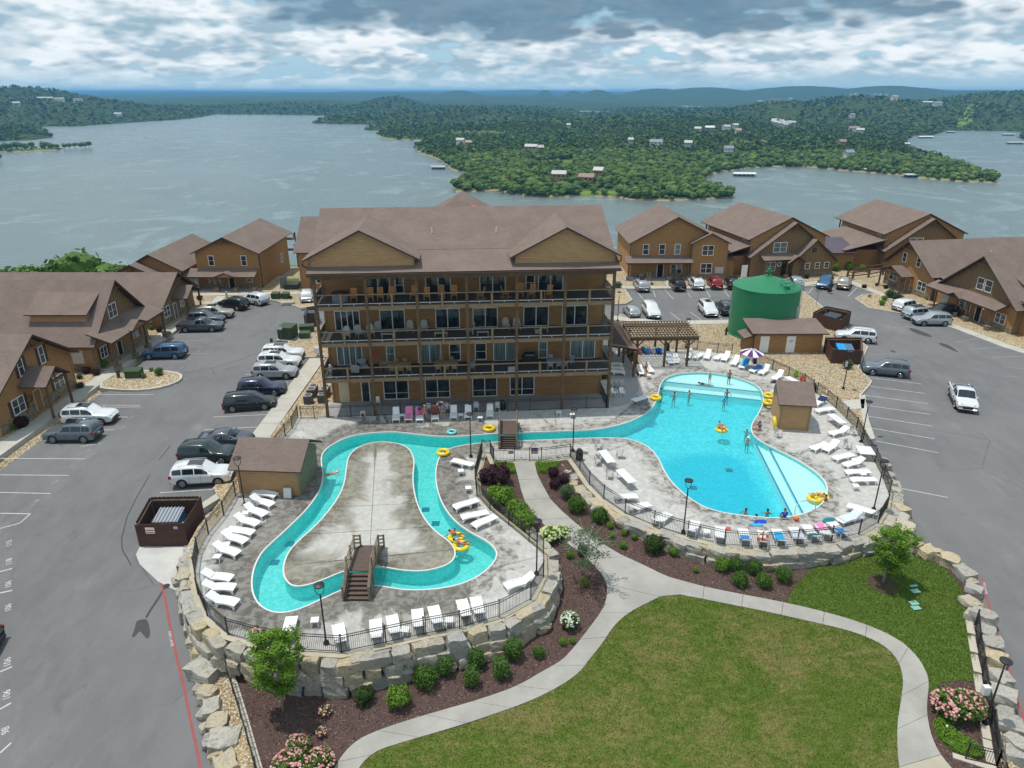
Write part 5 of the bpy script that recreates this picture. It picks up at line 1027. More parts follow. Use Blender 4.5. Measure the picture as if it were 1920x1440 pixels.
def cabin_small(name,label,loc,rz,W_,D_,ze,xr,zr,wins,pc,dr,board=False,ground=-.3):
 t=thing(name,label,'house',loc,rz);gwl(t,0,W_,0,D_,ground,ze,zr,xr,'board' if board else 'siding');gable(t,0,W_,0,D_,ze,zr,xr,.5,.9);fn=face('f',0,W_,0,D_)
 truss(t,xr,-.55,zr+.02,1.7,1.25*(zr-ze)/4.2)
 for a,z,w,h,c,sh in wins:window(t,fn,a,z,w,h,c,2,shutters=sh)
 door(t,fn,dr,.95,2.1,.05,'siding_dark','tan_door');stb(t,fn,0,W_,ground,.95,[(dr-.15,dr+1.1)]);corner(t,W_-.03,-.02,0,ze);corner(t,.03,-.02,0,ze)
 px0,px1,pz,pe,po=pc;pm_=(px0+px1)/2
 rfp(t,[(px0,-po-.3,pe),(pm_,-po-.3,pz),(pm_,.3,pz),(px0,.3,pe)],.14,'porch_roof');rfp(t,[(pm_,-po-.3,pz-.004),(px1,-po-.3,pe),(px1,.3,pe),(pm_,.3,pz-.004)],.14,'porch_roof')
 m=MB();m.beam((px0+.3,-po,pe-.05),(px1-.3,-po,pe-.05),.16,.2);m.beam((pm_,-po,pe),(pm_,-po,pz-.2),.12,.12);m.build('porch_beam',M['timber'],t)
 for x in(px0+.45,px1-.45):post(t,x,-po,0,pe-.1,.2,False)
 mk('torus','wreath','leaf_rust',t,(dr-.75 if dr>3 else dr+1.6,-.08,1.7),.34,.09,16,6,'y');return t
LAh=cabin_small('cabin','nearest left cabin, with a small gabled door porch and four shuttered windows',(-47.8,59.6,.15),math.pi/2,12.4,18,3.95,6.4,7.75,[(4.45,4.15,.8,1.85,1,True),(7.8,4.2,.8,1.85,1,True),(2.3,.95,1.8,1.6,2,True),(8.9,.85,1.7,1.45,2,True)],(3.6,7.8,4.85,3.45,2.5),5.55)
downspout(LAh,12.5,.3,0,3.7)
LB=thing('cabin','second left cabin, tall board-and-batten gable with a long porch and a roof dormer','house',(-48.2,76.6,0),math.pi/2)
gwl(LB,0,12.8,0,26,-.3,3.5,9.05,6.45,'board');gable(LB,0,12.8,0,26,3.5,9.05,6.45,.6,.8);fn=face('f',0,12.8,0,26)
mk('box','side_wall','siding',LB,-.03,0.0,.1,25.9,-.3,3.35);mk('box','front_siding','siding',LB,.05,12.75,-.05,0,-.3,3.4)
battens(LB,fn,gprof(0,12.8,6.45,3.5,9.05),.4,12.6,4.55);truss(LB,6.45,-.5,9.1,1.0,1.0)
window(LB,fn,4.95,4.75,1.9,1.7,2,2)
for a in(1.5,9.1):window(LB,lambda a_,d,z:fn(a_,d+.05,z),a,.9,1.5,1.45,2,2,shutters=True)
fn2=lambda a_,d,z:fn(a_,d+.05,z);door(LB,fn2,5.2,.95,2.1,.05,'dark_in');stb(LB,fn2,0,12.8,-.3,.85,[(5.0,6.3)])
porch(LB,-.3,4.2,.0,2.7,4.65,3.55);porch(LB,8.2,12.9,.0,2.7,4.65,3.55);porch(LB,4.2,8.2,0,2.7,4.655,3.555)
rfp(LB,[(4.0,-2.95,3.6),(6.0,-2.95,4.45),(6.0,-.7,4.5),(4.0,-2.1,3.75)],.13,'porch_roof');rfp(LB,[(6.0,-2.95,4.446),(8.0,-2.95,3.6),(8.0,-2.1,3.75),(6.0,-.7,4.496)],.13,'porch_roof')
m=MB();m.prismxz([(4.3,3.55),(7.7,3.55),(6,4.25)],-2.85,-2.75);m.build('porch_gable',M['board'],LB)
for x in(.3,4.4,7.6,12.5):post(LB,x,-2.5,0,3.5,.2)
mk('box','porch_beam','timber',LB,0,12.6,-2.6,-2.42,3.2,3.42)
mk('box','dormer_wall','siding_tan',LB,2.0,5.0,.95,7.35,4.0,6.33);rfp(LB,[(1.55,.55,6.33),(1.55,7.8,6.33),(5.2,7.8,8.12),(5.2,.55,8.12)],.15,'dormer_roof')
mk('box','dormer_wall','siding_tan',LB,7.9,10.8,.95,7.35,4.0,6.33);rfp(LB,[(11.25,.55,6.33),(7.7,.55,8.1),(7.7,7.8,8.1),(11.25,7.8,6.33)],.15,'dormer_roof')
corner(LB,-.06,.02,0,3.3);downspout(LB,-.1,3.3,0,3.2)
mk('box','meter_board','unit_top',LB,-.12,-.03,1.0,2.3,1.0,2.6);mk('box','meter_box','unit_grey',LB,-.25,-.1,1.5,2.1,.0,.7)
for k in range(5):mk('box','fence_board','trim',LB,-.55,-.45,3.9+k*.32,4.1+k*.32,0,1.7)
LC=thing('cabin','third left cabin, low gabled roof just beyond the long-porched cabin','house',(-48.0,92.9,0),math.pi/2)
gwl(LC,0,11,0,27,-.3,3.1,6.3,5.5,'board');gable(LC,0,11,0,27,3.1,6.3,5.5,.6,.9);fn=face('f',0,11,0,27);truss(LC,5.5,-.6,6.35,1.6,.9)
battens(LC,fn,gprof(0,11,5.5,3.1,6.3),.4,10.8,2.9);window(LC,fn,1.4,.95,1.7,1.5,2,2);window(LC,fn,6.4,1.0,1.3,1.5,2,2);door(LC,fn,4.3,.9,2.1,.05,'curtain');stb(LC,fn,0,11,-.3,.85,[(4.1,5.4)])
rfp(LC,[(4.2,-2.2,3.0),(6.7,-2.2,4.35),(6.7,0,4.35),(4.2,0,3.0)],.14,'porch_roof');rfp(LC,[(6.7,-2.2,4.346),(9.2,-2.2,3.0),(9.2,0,3.0),(6.7,0,4.346)],.14,'porch_roof')
for x in(4.6,8.8):post(LC,x,-1.9,0,3.0,.2)
mk('box','side_wall','siding',LC,-.03,0,.1,26,-.3,3.0);downspout(LC,-.1,3.0,0,3.0);mk('box','meter_board','tan_door',LC,-.1,-.03,1.2,2.0,.8,1.9)
LD=thing('cabin','fourth left cabin, brown with a truss gable, partly hidden left of the two-storey house','house',(-61.9,111.6,0),0.02)
gwl(LD,0,8.9,0,17,-.3,3.7,6.1,4.45,'siding_dark');gable(LD,0,8.9,0,17,3.7,6.1,4.45,.6,.6);fn=face('f',0,8.9,0,17);window(LD,fn,5.9,1.0,1.6,1.5,2,2)
gwl(LD,-1.2,6.0,-2.2,0,-.3,3.2,4.95,2.4,'siding_dark');gable(LD,-1.2,6.0,-2.2,0,3.2,4.95,2.4,.5,.6,0);truss(LD,2.4,-2.5,5.0,2.8,1.5)
downspout(LD,9.0,.3,0,3.5);fr_=face('r',0,8.9,0,17);window(LD,fr_,2.0,2.0,1.4,1.0,1,2)
LE=thing('two_storey_house','tan two-storey house with a stone-piered front porch beside the left car park','house',(-51.3,114.15,0),0.0)
gwl(LE,0,10.1,0,16,-.3,5.95,8.35,5.05,'siding');gable(LE,0,10.1,0,16.5,5.95,8.35,5.05,.5,.7,1.6);fn=face('f',0,10.1,0,16);truss(LE,5.0,-.45,8.4,1.9,.85)
for a in(2.0,7.3):window(LE,fn,a,3.75,.95,1.7)
window(LE,fn,1.6,.55,1.85,1.6,2,2);window(LE,fn,7.7,1.05,1.05,1.15,1,2);door(LE,fn,4.9,.85,2.05,.05,'dark_in');stb(LE,fn,0,10.1,-.3,.75,[(4.7,6.0)])
porch(LE,-1.6,10.0,0,2.4,3.35,2.5);rfp(LE,[(3.5,-2.65,2.55),(5.2,-2.65,3.2),(5.2,-.6,3.25),(3.5,-2.0,2.65)],.12,'porch_roof');rfp(LE,[(5.2,-2.65,3.196),(6.9,-2.65,2.55),(6.9,-2.0,2.65),(5.2,-.6,3.246)],.12,'porch_roof')
m=MB();m.prismxz([(3.8,2.45),(6.6,2.45),(5.2,3.0)],-2.5,-2.4);m.build('porch_gable',M['siding'],LE)
for x in(-1.2,3.6,6.7,9.7):post(LE,x,-2.2,0,2.45,.18)
mk('box','porch_beam','timber',LE,-1.3,9.8,-2.28,-2.12,2.25,2.45);mk('box','porch_floor','patio',LE,-1.6,10,-2.5,-.07,-.1,.05)
mk('box','white_screen','white',LE,-1.55,-.15,-.3,3.2,-.1,2.2)
fr_=face('r',0,10.1,0,16);window(LE,fr_,11.2,1.7,1.2,1.6);corner(LE,10.05,0,0,5.7);downspout(LE,10.18,.4,0,5.4)
for z in(3.0,5.0):mk('box','balcony_floor','timber',LE,2,11.3,16,17.6,z-.12,z);m=MB();m.box(11.2,11.3,16,17.6,z+.9,z+1.0);m.box(11.24,11.27,16,17.6,z,z+.06);[m.box(11.24,11.27,16+k*.2,16.03+k*.2,z,z+.9)for k in range(9)];o=m.build('balcony_railing',M['trim'],LE)
for x in(2.2,11.2):mk('box','post','trim',LE,x-.1,x+.1,17.4,17.6,-.5,6.0)
t=thing('two_storey_house','brown two-storey house half hidden behind the left end of the big building','house',(-34.6,114,0))
mk('box','wall','siding',t,0,13,0,12,-.3,6.0);fn=face('f',0,13,0,12);window(t,fn,2.5,.9,1.0,1.6);corner(t,.03,-.02,0,5.9);downspout(t,1.6,-.08,0,5.8)
rfp(t,[(-.6,-.6,6.05),(13.5,-.6,6.05),(13.5,6.2,10.7),(-.6,6.2,10.7)]);rfp(t,[(-.6,12.6,6.05),(-.6,6.2,10.696),(13.5,6.2,10.696),(13.5,12.6,6.05)])
RA=thing('two_storey_house','brown two-storey house right of the big building, with a projecting two-window bay and long porch','house',(20.5,121.3,.1),math.radians(1.5))
gwl(RA,0,15.9,0,14.5,-.4,6.1,10.25,7.5,'siding');gable(RA,0,15.9,0,14.5,6.1,10.25,7.5,.6,.6);fn=face('f',0,15.9,0,14)
for a,g in((1.95,'glass'),(4.75,'glass'),(7.4,'curtain')):window(RA,fn,a,3.95,1.05,1.8,glass=g)
gwl(RA,10.3,16.3,-1.0,.5,-.4,6.1,7.65,13.3,'siding');gable(RA,10.3,16.3,-1.0,2.5,6.1,7.65,13.3,.5,.4,0);fb=face('f',10.3,16.3,-1.0,1)
for z in(.85,3.95):window(RA,fb,11.9,z,2.0,1.75,2,2)
window(RA,fn,7.0,.6,2.0,1.7,2,2);door(RA,fn,4.7,1.0,2.2,.05,'dark_in');porch(RA,-1.2,10.3,0,2.3,3.75,3.0);stb(RA,fb,10.3,16.3,-.4,.75);stb(RA,fn,0,10.3,-.4,.7,[(4.5,5.9)])
for x in(-.7,2.8,6.3,9.6):post(RA,x,-2.0,-.1,2.95,.2)
mk('box','porch_beam','timber',RA,-1,10.0,-2.1,-1.9,2.7,2.92);mk('box','porch_floor','patio',RA,-1.2,10.2,-2.4,-.1,-.1,.03)
mk('box','meter_board','unit_top',RA,14.4,15.9,-1.2,-1.08,.9,2.0);mk('box','side_wing_wall','siding_dark',RA,16.5,18.0,0,6,-.4,3.2);rfp(RA,[(16.3,-.4,3.7),(18.3,-.4,3.0),(18.3,6.4,3.0),(16.3,6.4,3.7)])
corner(RA,10.33,-1.02,0,6.0);corner(RA,16.27,-1.02,0,6.0);corner(RA,.03,-.02,3.7,6.0);downspout(RA,-.1,.5,0,5.8);mk('cyl','vent_pipe','sign',RA,(2.0,3.0,7.1),.08,.5,8)
def big_cabin(label,loc,rz,left=-4.6,full=True):
 t=thing('cabin',label,'house',loc,rz);W_=16.4
 gwl(t,1.4,16.4,0,3.0,-.4,3.7,9.1,9.0,'board','front_wall');gable(t,1.4,16.4,0,3.2,3.7,9.1,9.0,.5,.5,0);fn=face('f',0,W_,0,3)
 pf=gprof(1.4,16.4,9.0,3.7,9.1);battens(t,fn,pf,1.7,16.2,.7);truss(t,9.0,-.3,9.1,1.5,1.2)
 m=MB();m.prismxz([(1.6,-.4),(16.0,-.4),(16.0,6.45),(8.8,9.75),(1.6,6.45)],1.2,17.5);m.build('upper_wall',M['siding'],t);gable(t,1.6,16.0,1.2,18.5,6.45,9.8,8.8,.6,.3,1.2)
 mk('box','side_wing_wall','siding_dark',t,left,1.6,2.0,15.0,-.4,3.4);rfp(t,[(left-.5,.6,3.6),(1.7,.6,5.5),(1.7,15.5,5.5),(left-.5,15.5,3.6)])
 fl_=face('l',1.6,16,1.2,17.5);window(t,fl_,14.6-1.0,4.5,.85,1.5);window(t,fn,5.3,4.15,2.6,1.75,2,2,'curtain');corner(t,1.62,1.18,3.9,6.3)
 if full:
  gwl(t,8.7,16.5,-1.4,0,-.4,2.9,6.3,12.4,'board','bay_wall');gable(t,8.7,16.5,-1.4,1.0,2.9,6.3,12.4,.5,.5,.0);f2=face('f',8.7,16.5,-1.4,0);battens(t,f2,gprof(8.7,16.5,12.4,2.9,6.3),9.0,16.3,.7)
  for a in(11.0,12.9,14.7):window(t,f2,a,1.3,.95,1.1)
  m=MB();fbox(m,f2,12.0,12.8,0,.06,4.2,5.0);m.build('gable_vent',M['trim'],t);stb(t,f2,8.7,16.5,-.4,.75)
  porch(t,2.8,9.0,0,1.9,4.0,3.25);rfp(t,[(7.2,-2.4,2.7),(8.9,-2.4,3.9),(8.9,0,3.95),(7.2,0,2.8)],.12,'porch_roof');rfp(t,[(8.9,-2.4,3.896),(10.6,-2.4,2.7),(10.6,-1.4,2.75),(8.9,-1.4,3.92)],.12,'porch_roof')
  window(t,fn,4.1,.9,2.1,1.6,2,2,'curtain');door(t,fn,7.4,.9,2.1,0,'dark_in','timber');m=MB();p=fn(6.8,.1,2.1);m.torus(p,.36,.1,18,6,'y');m.build('wreath',M['sign'],t);m=MB();m.disc((p[0],p[1]-.02,p[2]),.3,'y');m.build('wreath_centre',M['sign_blue'],t)
  for x in(3.1,7.3,10.4):post(t,x,-1.8,-.1,3.0,.18)
  mk('box','side_door','white',t,-.2,.9,-.06,0,0,2.2)
 mk('box','downspout','trim',t,left,left+.1,1.9,2.0,0,3.3)
 for x in(2.0,15.6):mk('box','post','trim',t,x-.1,x+.1,18.9,19.1,0,6.3)
 mk('cyl','vent_pipe','sign',t,(5.5,8,8.3),.08,.5,8);return t
big_cabin('board-and-batten cabin with twin gables and a round wreath, behind the green tank',(40.0,121.4,0),math.radians(11.6))
big_cabin('tall brown cabin farthest back on the right, above the split-rail fence',(65.6,126.6,0),math.radians(3),-5.4,False)
t=thing('shed','low brown shed with a purple-grey metal roof between two right-hand cabins','shed',(56.6,127.2,0),0);mk('box','wall','siding_dark',t,0,5.2,0,5,-.3,3.2)
rp=rfp(t,[(-.4,-.5,3.2),(5.6,-.5,3.2),(4.6,5,5.0),(.2,5,5.0)],.1,'roof','metal_roof','trim')
for i in range(12):m=MB();x=-.3+i*.53;m.beam((x,-.5,3.23),(.25+i*.39,5,5.03),.05,.05);m.build('roof_seam',M['metal_roof'],t)
RD=cabin_small('cabin','right cabin with steep gable, two upper windows and a gabled porch over its door',(62.9,117.7,0),math.radians(-80.7),11.2,24,3.9,5.1,8.0,[(3.35,4.45,.95,1.5,1,False),(6.7,4.35,.95,1.5,1,False),(1.1,.95,2.0,1.5,2,False),(7.9,.9,2.0,1.5,2,False)],(.9,6.9,3.95,2.75,1.9),5.3)
downspout(RD,11.3,.4,0,3.5);mk('cyl','vent_pipe','sign',RD,(7.6,12,6.2),.09,.5,8)
mk('box','link_wall','siding',RD,11.2,14.0,.8,18,-.3,3.2);rfp(RD,[(11.0,.5,4.0),(14.4,.5,3.3),(14.4,18,3.3),(11.0,18,4.0)])
RE=thing('cabin','right-hand cabin cut by the picture edge, board-and-batten gable over a long stone-piered porch','house',(64.6,103.7,0),math.radians(-81.9))
gwl(RE,0,13.8,0,22,-.3,3.75,8.95,6.9,'board');gable(RE,0,13.8,0,22,3.75,8.95,6.9,.6,.8);fn=face('f',0,13.8,0,22);battens(RE,fn,gprof(0,13.8,6.9,3.75,8.95),.4,13.6,3.6);truss(RE,6.9,-.5,9.0,1.2,1.1)
mk('box','front_siding','siding',RE,.05,13.75,-.05,0,-.3,3.3);f2=lambda a,d,z:fn(a,d+.05,z)
window(RE,fn,6.0,4.3,1.3,1.7);window(RE,fn,7.5,4.3,1.3,1.7);window(RE,f2,3.8,.9,1.0,1.35);window(RE,f2,5.0,.9,1.0,1.35);window(RE,f2,10.6,.85,1.8,1.4,2,2);door(RE,f2,7.1,.95,2.1,.0,'dark_in');stb(RE,f2,2.0,13.8,-.3,.8,[(6.9,8.3)])
porch(RE,-1.4,12.4,0,2.0,3.75,2.95);rfp(RE,[(3.4,-2.3,2.9),(4.8,-2.3,3.5),(4.8,-.9,3.5),(3.4,-1.9,2.95)],.12,'porch_roof');rfp(RE,[(4.8,-2.3,3.496),(6.2,-2.3,2.9),(6.2,-1.9,2.95),(4.8,-.9,3.496)],.12,'porch_roof')
for x in(5.2,7.4,11.6):post(RE,x,-1.75,-.1,2.9,.18)
post(RE,.9,-1.75,-.1,2.9,.18,False);mk('box','porch_beam','timber',RE,-1.3,12.3,-1.85,-1.65,2.65,2.85);light(RE,(8.5,-.2,2.1))
m=MB();fbox(m,fn,.1,1.5,0,.09,0,2.2);m.build('garage_door',M['unit_top'],RE);mk('box','link_wall','siding',RE,-3.2,0,1.0,18,-.3,3.1);rfp(RE,[(-3.4,.6,3.2),(.3,.6,3.9),(.3,18,3.9),(-3.4,18,3.2)])
mk('box','dormer_wall','siding',RE,3.0,6.0,2.5,9,4,6.4);rfp(RE,[(2.6,2.1,6.3),(6.4,2.1,8.3),(6.4,9.4,8.3),(2.6,9.4,6.3)],.14,'dormer_roof')
mk('box','dormer_wall','siding',RE,8.6,11.0,2.5,12,4,6.2);rfp(RE,[(11.4,2.1,6.1),(7.4,2.1,8.1),(7.4,12.4,8.1),(11.4,12.4,6.1)],.14,'dormer_roof')
mk('box','side_wing_wall','siding',RE,13.8,18.5,1.0,14,-.3,3.2);rfp(RE,[(13.5,.4,4.6),(19,.4,3.4),(19,14.4,3.4),(13.5,14.4,4.6)]);mk('box','garage_door','unit_top',RE,15.2,17.9,.92,1.0,0,2.3)
TC=(33.5,91.1);TR=5.35;TH=6.55
T=thing('water_tank','large round dark green steel water tank with a cone roof and ladder','water tank',(TC[0],TC[1],0));T.scale=(.805,.805,.99)
m=MB();m.tube([(0,0,-.2),(0,0,TH)],TR,72,cap=False);m.build('shell',M['tank'],T,True)
m=MB();vs=[(TR*1.012*math.cos(2*math.pi*i/72),TR*1.012*math.sin(2*math.pi*i/72),TH)for i in range(72)];vs+=[(v[0],v[1],TH-.1)for v in vs[:72]]+[(0,0,TH+1.45)]
m.add(vs,[(i,(i+1)%72,144)for i in range(72)]+[(72+i,72+(i+1)%72,(i+1)%72,i)for i in range(72)]);m.build('roof',M['tank'],T)
mk('cyl','base_ring','tank',T,(0,0,-.1),TR+.25,.25,72)
m=MB();m.cyl((0,0,TH+1.3),.16,.6,12);m.cyl((0,0,TH+1.75),.42,.18,12);m.cyl((0,0,TH+1.9),.28,.3,12);m.box(-.5,.5,-.5,.5,TH+1.28,TH+1.4);m.build('roof_vent',M['tank'],T)
m=MB();m.cyl((1.9,-3.6,TH+.3),.45,.35,16);m.cyl((1.9,-3.6,TH+.62),.5,.07,16);m.build('hatch',M['tank'],T)
m=MB()
for a,b in[((1.0,-3.0),(1.2,-4.85)),((1.2,-4.85),(4.4,-2.8)),((1.0,-3.0),(3.4,-2.0)),((3.4,-2.0),(4.4,-2.8))]:
 za=TH+.62-math.hypot(*a)*.12;
 for dz in(.55,1.05):m.beam((*a,TH+.2+dz),(*b,TH+.2+dz),.045,.045)
for a in[(1.0,-3.0),(1.2,-4.85),(2.8,-3.85),(4.4,-2.8),(3.4,-2.0)]:m.beam((*a,TH),(*a,TH+1.27),.05,.05)
m.build('guard_rail',M['tank'],T)
lx_,ly_=4.35,-3.35
m=MB();
for s in(-.22,.22):m.beam((lx_+s,ly_,3.4),(lx_+s,ly_,TH+1.1),.05,.05)
for k in range(18):m.beam((lx_-.22,ly_,3.5+k*.25),(lx_+.22,ly_,3.5+k*.25),.03,.03)
m.build('ladder',M['steel'],T);mk('box','ladder_guard_panel','unit_top',T,3.55,4.5,-3.55,-3.3,1.3,4.4);mk('box','conduit','steel',T,4.0,4.15,-3.4,-3.2,0,1.3)
t=thing('pump_house','long low brown pump house with two white doors in front of the green tank','shed',(29.95,83.05,0),0);mk('box','wall','siding',t,0,8.3,0,3.4,-.2,2.45)
rfp(t,[(-.5,-.5,2.62),(8.9,-.5,2.62),(8.9,4.1,3.2),(-.5,4.1,3.2)],.16,'roof');fn=face('f',0,8.3,0,3)
for a in(.7,3.95):m=MB();fbox(m,fn,a,a+1.1,0,.05,.02,2.15);m.build('door',M['white'],t)
m=MB();fbox(m,fn,4.25,4.75,.05,.07,1.45,1.6);m.build('door_notice',M['cyan_t'],t)
mk('box','side_bay','siding_dark',t,-.9,-.02,.3,2.4,-.2,1.9);rfp(t,[(-1.4,-.1,1.9),(.1,-.1,2.35),(.1,2.8,2.35),(-1.4,2.8,1.9)],.14,'side_roof');corner(t,.05,-.02,0,2.4);corner(t,8.25,-.02,0,2.4)
t=thing('pool_shed','small tan shed with a brown shingle roof beside the big pool','shed',(25.55,61.45,0),math.radians(-9));m=MB();m.prismxz([(0,-.1),(2.75,-.1),(2.75,2.6),(0,2.6)],0,4.0);m.build('wall',M['siding_tan'],t)
m=MB();m.add([(-.0,0,2.6),(0,4,2.6),(0,4,3.0),(0,1.9,3.9),(2.75,0,2.6),(2.75,4,2.6),(2.75,4,3.0),(2.75,1.9,3.9)],[(0,1,2,3),(7,6,5,4),(0,3,7,4),(3,2,6,7),(2,1,5,6)]);m.build('gable_wall',M['siding_tan'],t)
rfp(t,[(-.35,-.45,2.75),(3.1,-.45,2.75),(3.1,2.3,4.15),(-.35,2.3,4.15)],.15,'roof');rfp(t,[(-.35,4.5,3.05),(-.35,2.3,4.146),(3.1,2.3,4.146),(3.1,4.5,3.05)],.15,'roof')
for x in(.04,2.71):corner(t,x,-.02,0,2.55)
t=thing('pool_shed','tan pump shed with a red-brown roof between the left car park and lazy river','shed',(-21.95,49.6,0),math.radians(-4));mk('box','wall','siding_tan',t,0,5.0,0,4.4,-.3,2.45)
m=MB();m.add([(4.98,0,2.4),(4.98,4.4,2.4),(4.98,2.2,3.75),(5.04,0,2.4),(5.04,4.4,2.4),(5.04,2.2,3.75)],[(0,2,1),(3,4,5),(0,3,5,2),(1,2,5,4)]);m.build('gable_wall',M['sage']if 'sage' in M else M['siding_tan'],t)
rfp(t,[(-.45,-.5,2.45),(5.45,-.5,2.45),(5.45,2.2,4.0),(-.45,2.2,4.0)],.15,'roof');rfp(t,[(-.45,4.9,2.45),(-.45,2.2,3.996),(5.45,2.2,3.996),(5.45,4.9,2.45)],.15,'roof')
corner(t,4.97,-.02,-.2,2.4);m=MB();m.box(5.0,5.03,.1,4.3,-.3,2.4);m.build('end_wall',M['sage']if 'sage' in M else M['siding_tan'],t)
t=thing('pergola','weathered timber pergola with braced posts at the far end of the big pool','pergola',(14.2,78.1,0),math.radians(2))
for x in(.4,3.7,6.4):
 for y in(0,4.9):mk('box','post','timber',t,x-.12,x+.12,y-.12,y+.12,0,3.45)
for y in(-.05,4.95):
 m=MB();m.box(-.5,7.5,y-.16,y-.06,3.3,3.62);m.box(-.5,7.5,y+.06,y+.16,3.3,3.62);m.build('beam',M['timber'],t)
for k in range(22):m=MB();x=-.35+k*.365;m.box(x-.03,x+.03,-.7,5.7,3.62,3.84);m.build('rafter',M['timber'],t)
for k in range(8):m=MB();y=-.45+k*.83;m.box(-.6,7.6,y-.07,y+.07,3.84,3.93);m.build('top_slat',M['timber_grey'],t)
for x in(.4,3.7,6.4):
 for s in(-1,1):mk('beam','knee_brace','timber',t,(x+s*.1,0,2.65),(x+s*.85,0,3.4),.1,.12)
# ================= boulders, fences, site furniture =================
def boulder_mesh(seed,dims=(1,1,1)):
 r=random.Random(seed);bm=bmesh.new();bmesh.ops.create_cube(bm,size=1.0);bmesh.ops.subdivide_edges(bm,edges=bm.edges[:],cuts=2,use_grid_fill=True)
 o=Vector((r.random()*50,r.random()*50,r.random()*50))
 for v in bm.verts:
  c=v.co.copy();k=max(abs(c.x),abs(c.y),abs(c.z));sph=c.normalized()*.60;v.co=c.lerp(sph,.26);n=mnoise.noise_vector(c*1.7+o)*.16+mnoise.noise_vector(c*4+o)*.06;v.co+=Vector(n)
 me=bpy.data.meshes.new('boulder');bm.to_mesh(me);bm.free();me.materials.append(M['rock']);return me
BM=[boulder_mesh(i)for i in range(9)]
def boulder(parent,loc,dims,rz,i,tilt=0.0):
 o=bpy.data.objects.new('boulder',BM[i%9]);COL.objects.link(o);o.parent=parent;o.location=loc;o.rotation_euler=(tilt,tilt*.7,rz);o.scale=dims;return o
def along(pts,step):
 pts=[Vector(p[:2])for p in pts];out=[];carry=0
 for a,b in zip(pts,pts[1:]):
  L_=(b-a).length;t=carry
  while t<L_:out.append((a.lerp(b,t/L_),(b-a).normalized()));t+=step()if callable(step)else step
  carry=t-L_
 return out
def rock_wall(label,line,hg,side=1,rows=None,top=0.0,w=1.08,off=.62,nmax=4):
 t=thing('boulder_wall',label,'wall',(0,0,0));k=0
 for row in range(nmax):
  st=lambda:w*rnd.uniform(.72,1.25)
  for p,d in along(line,st):
   n=Vector((d.y,-d.x))*side;g=hg(p.x+n.x*1.2,p.y+n.y*1.2);H_=top-g;rws=max(1,min(nmax,round(H_/.66)))
   if row>=rws:continue
   hh=H_/rws;z=top-hh*(row+.5)-.02;o_=off-.12+.13*row+rnd.uniform(-.08,.08);k+=1
   q=p+n*o_;boulder(t,(q.x,q.y,z),(w*rnd.uniform(.88,1.35),.85*rnd.uniform(.8,1.2),hh*rnd.uniform(1.0,1.3)),math.atan2(d.y,d.x)+rnd.uniform(-.08,.08)+(math.pi if rnd.random()<.5 else 0),rnd.randrange(9),rnd.uniform(-.06,.06))
 return t
outl=ccw([tuple(p[:2])for p in deck_out])
def seg(pxs,z=0.0,o=.38):return PP(pxs,z)
wl=[(372,1040),(366,1075),(372,1115),(389,1155),(428,1190),(488,1207),(560,1219),(641,1224),(724,1206),(795,1190),(862,1178),(936,1157),(995,1125),(1019,1082),(1019,1039)]
def off_line(pxs,d,side=1):
 p=[Vector(q)for q in PP(pxs)];out=[]
 for i in range(len(p)):
  a=p[max(i-1,0)];b=p[min(i+1,len(p)-1)];e=(b-a).normalized();n=Vector((e.y,-e.x))*side;out.append(p[i]+n*d)
 return out
def ground_out(x,y):return hL(x,y)if x>P(440,1240)[0]+.3 else max(hR(x,y),-1.6)
rock_wall('curved retaining wall of stacked grey and tan boulders round the lazy river deck',off_line(wl,.42,1 if False else 1),ground_out,1,off=.35)
wr=[(1132,936),(1172,963),(1226,986),(1289,1006),(1357,1022),(1427,1027),(1494,1022),(1558,1015),(1610,1002),(1646,981),(1662,954),(1668,928),(1658,897)]
rock_wall('retaining wall of boulders curving round the big pool deck above the side lawn',off_line(wr,.42),lambda x,y:hL(x,y)-.05 if x<P(1660,1000)[0]else hR(x,y)-.35,1,off=.35,nmax=3)
t=thing('boulder_wall','row of low flat stones stepping down beside the corridor path, right side','wall')
for i,(x,y)in enumerate([(1058,872),(1066,884),(1078,896),(1075,908),(1088,918),(1099,931),(1093,925),(1107,941),(1118,952),(1140,955),(1152,968),(1166,975),(1180,981),(1194,986),(1207,993),(1222,998),(1240,1003),(1258,1012),(1275,1018)]):
 q=P(x,y,-.25);boulder(t,(q[0],q[1],-.32),(1.1*rnd.uniform(.8,1.2),.9*rnd.uniform(.8,1.1),.5),rnd.random()*3,i,.05)
t=thing('boulder_wall','row of low stones inside the corridor below the left fence','wall')
for i,(x,y)in enumerate([(912,862),(908,875),(905,888),(904,902),(905,914),(914,925),(926,938),(940,952),(952,965),(966,977),(984,992),(1000,1008),(1012,1022),(1026,1036)]):
 q=P(x,y,-.5);boulder(t,(q[0]+.3,q[1],-.5-.02*i),(.95*rnd.uniform(.8,1.2),.8,.7),rnd.random()*3,i+3,.05)
t=thing('boulder_bank','bank of pale boulders between the left road with the red line and the garden','boulders')
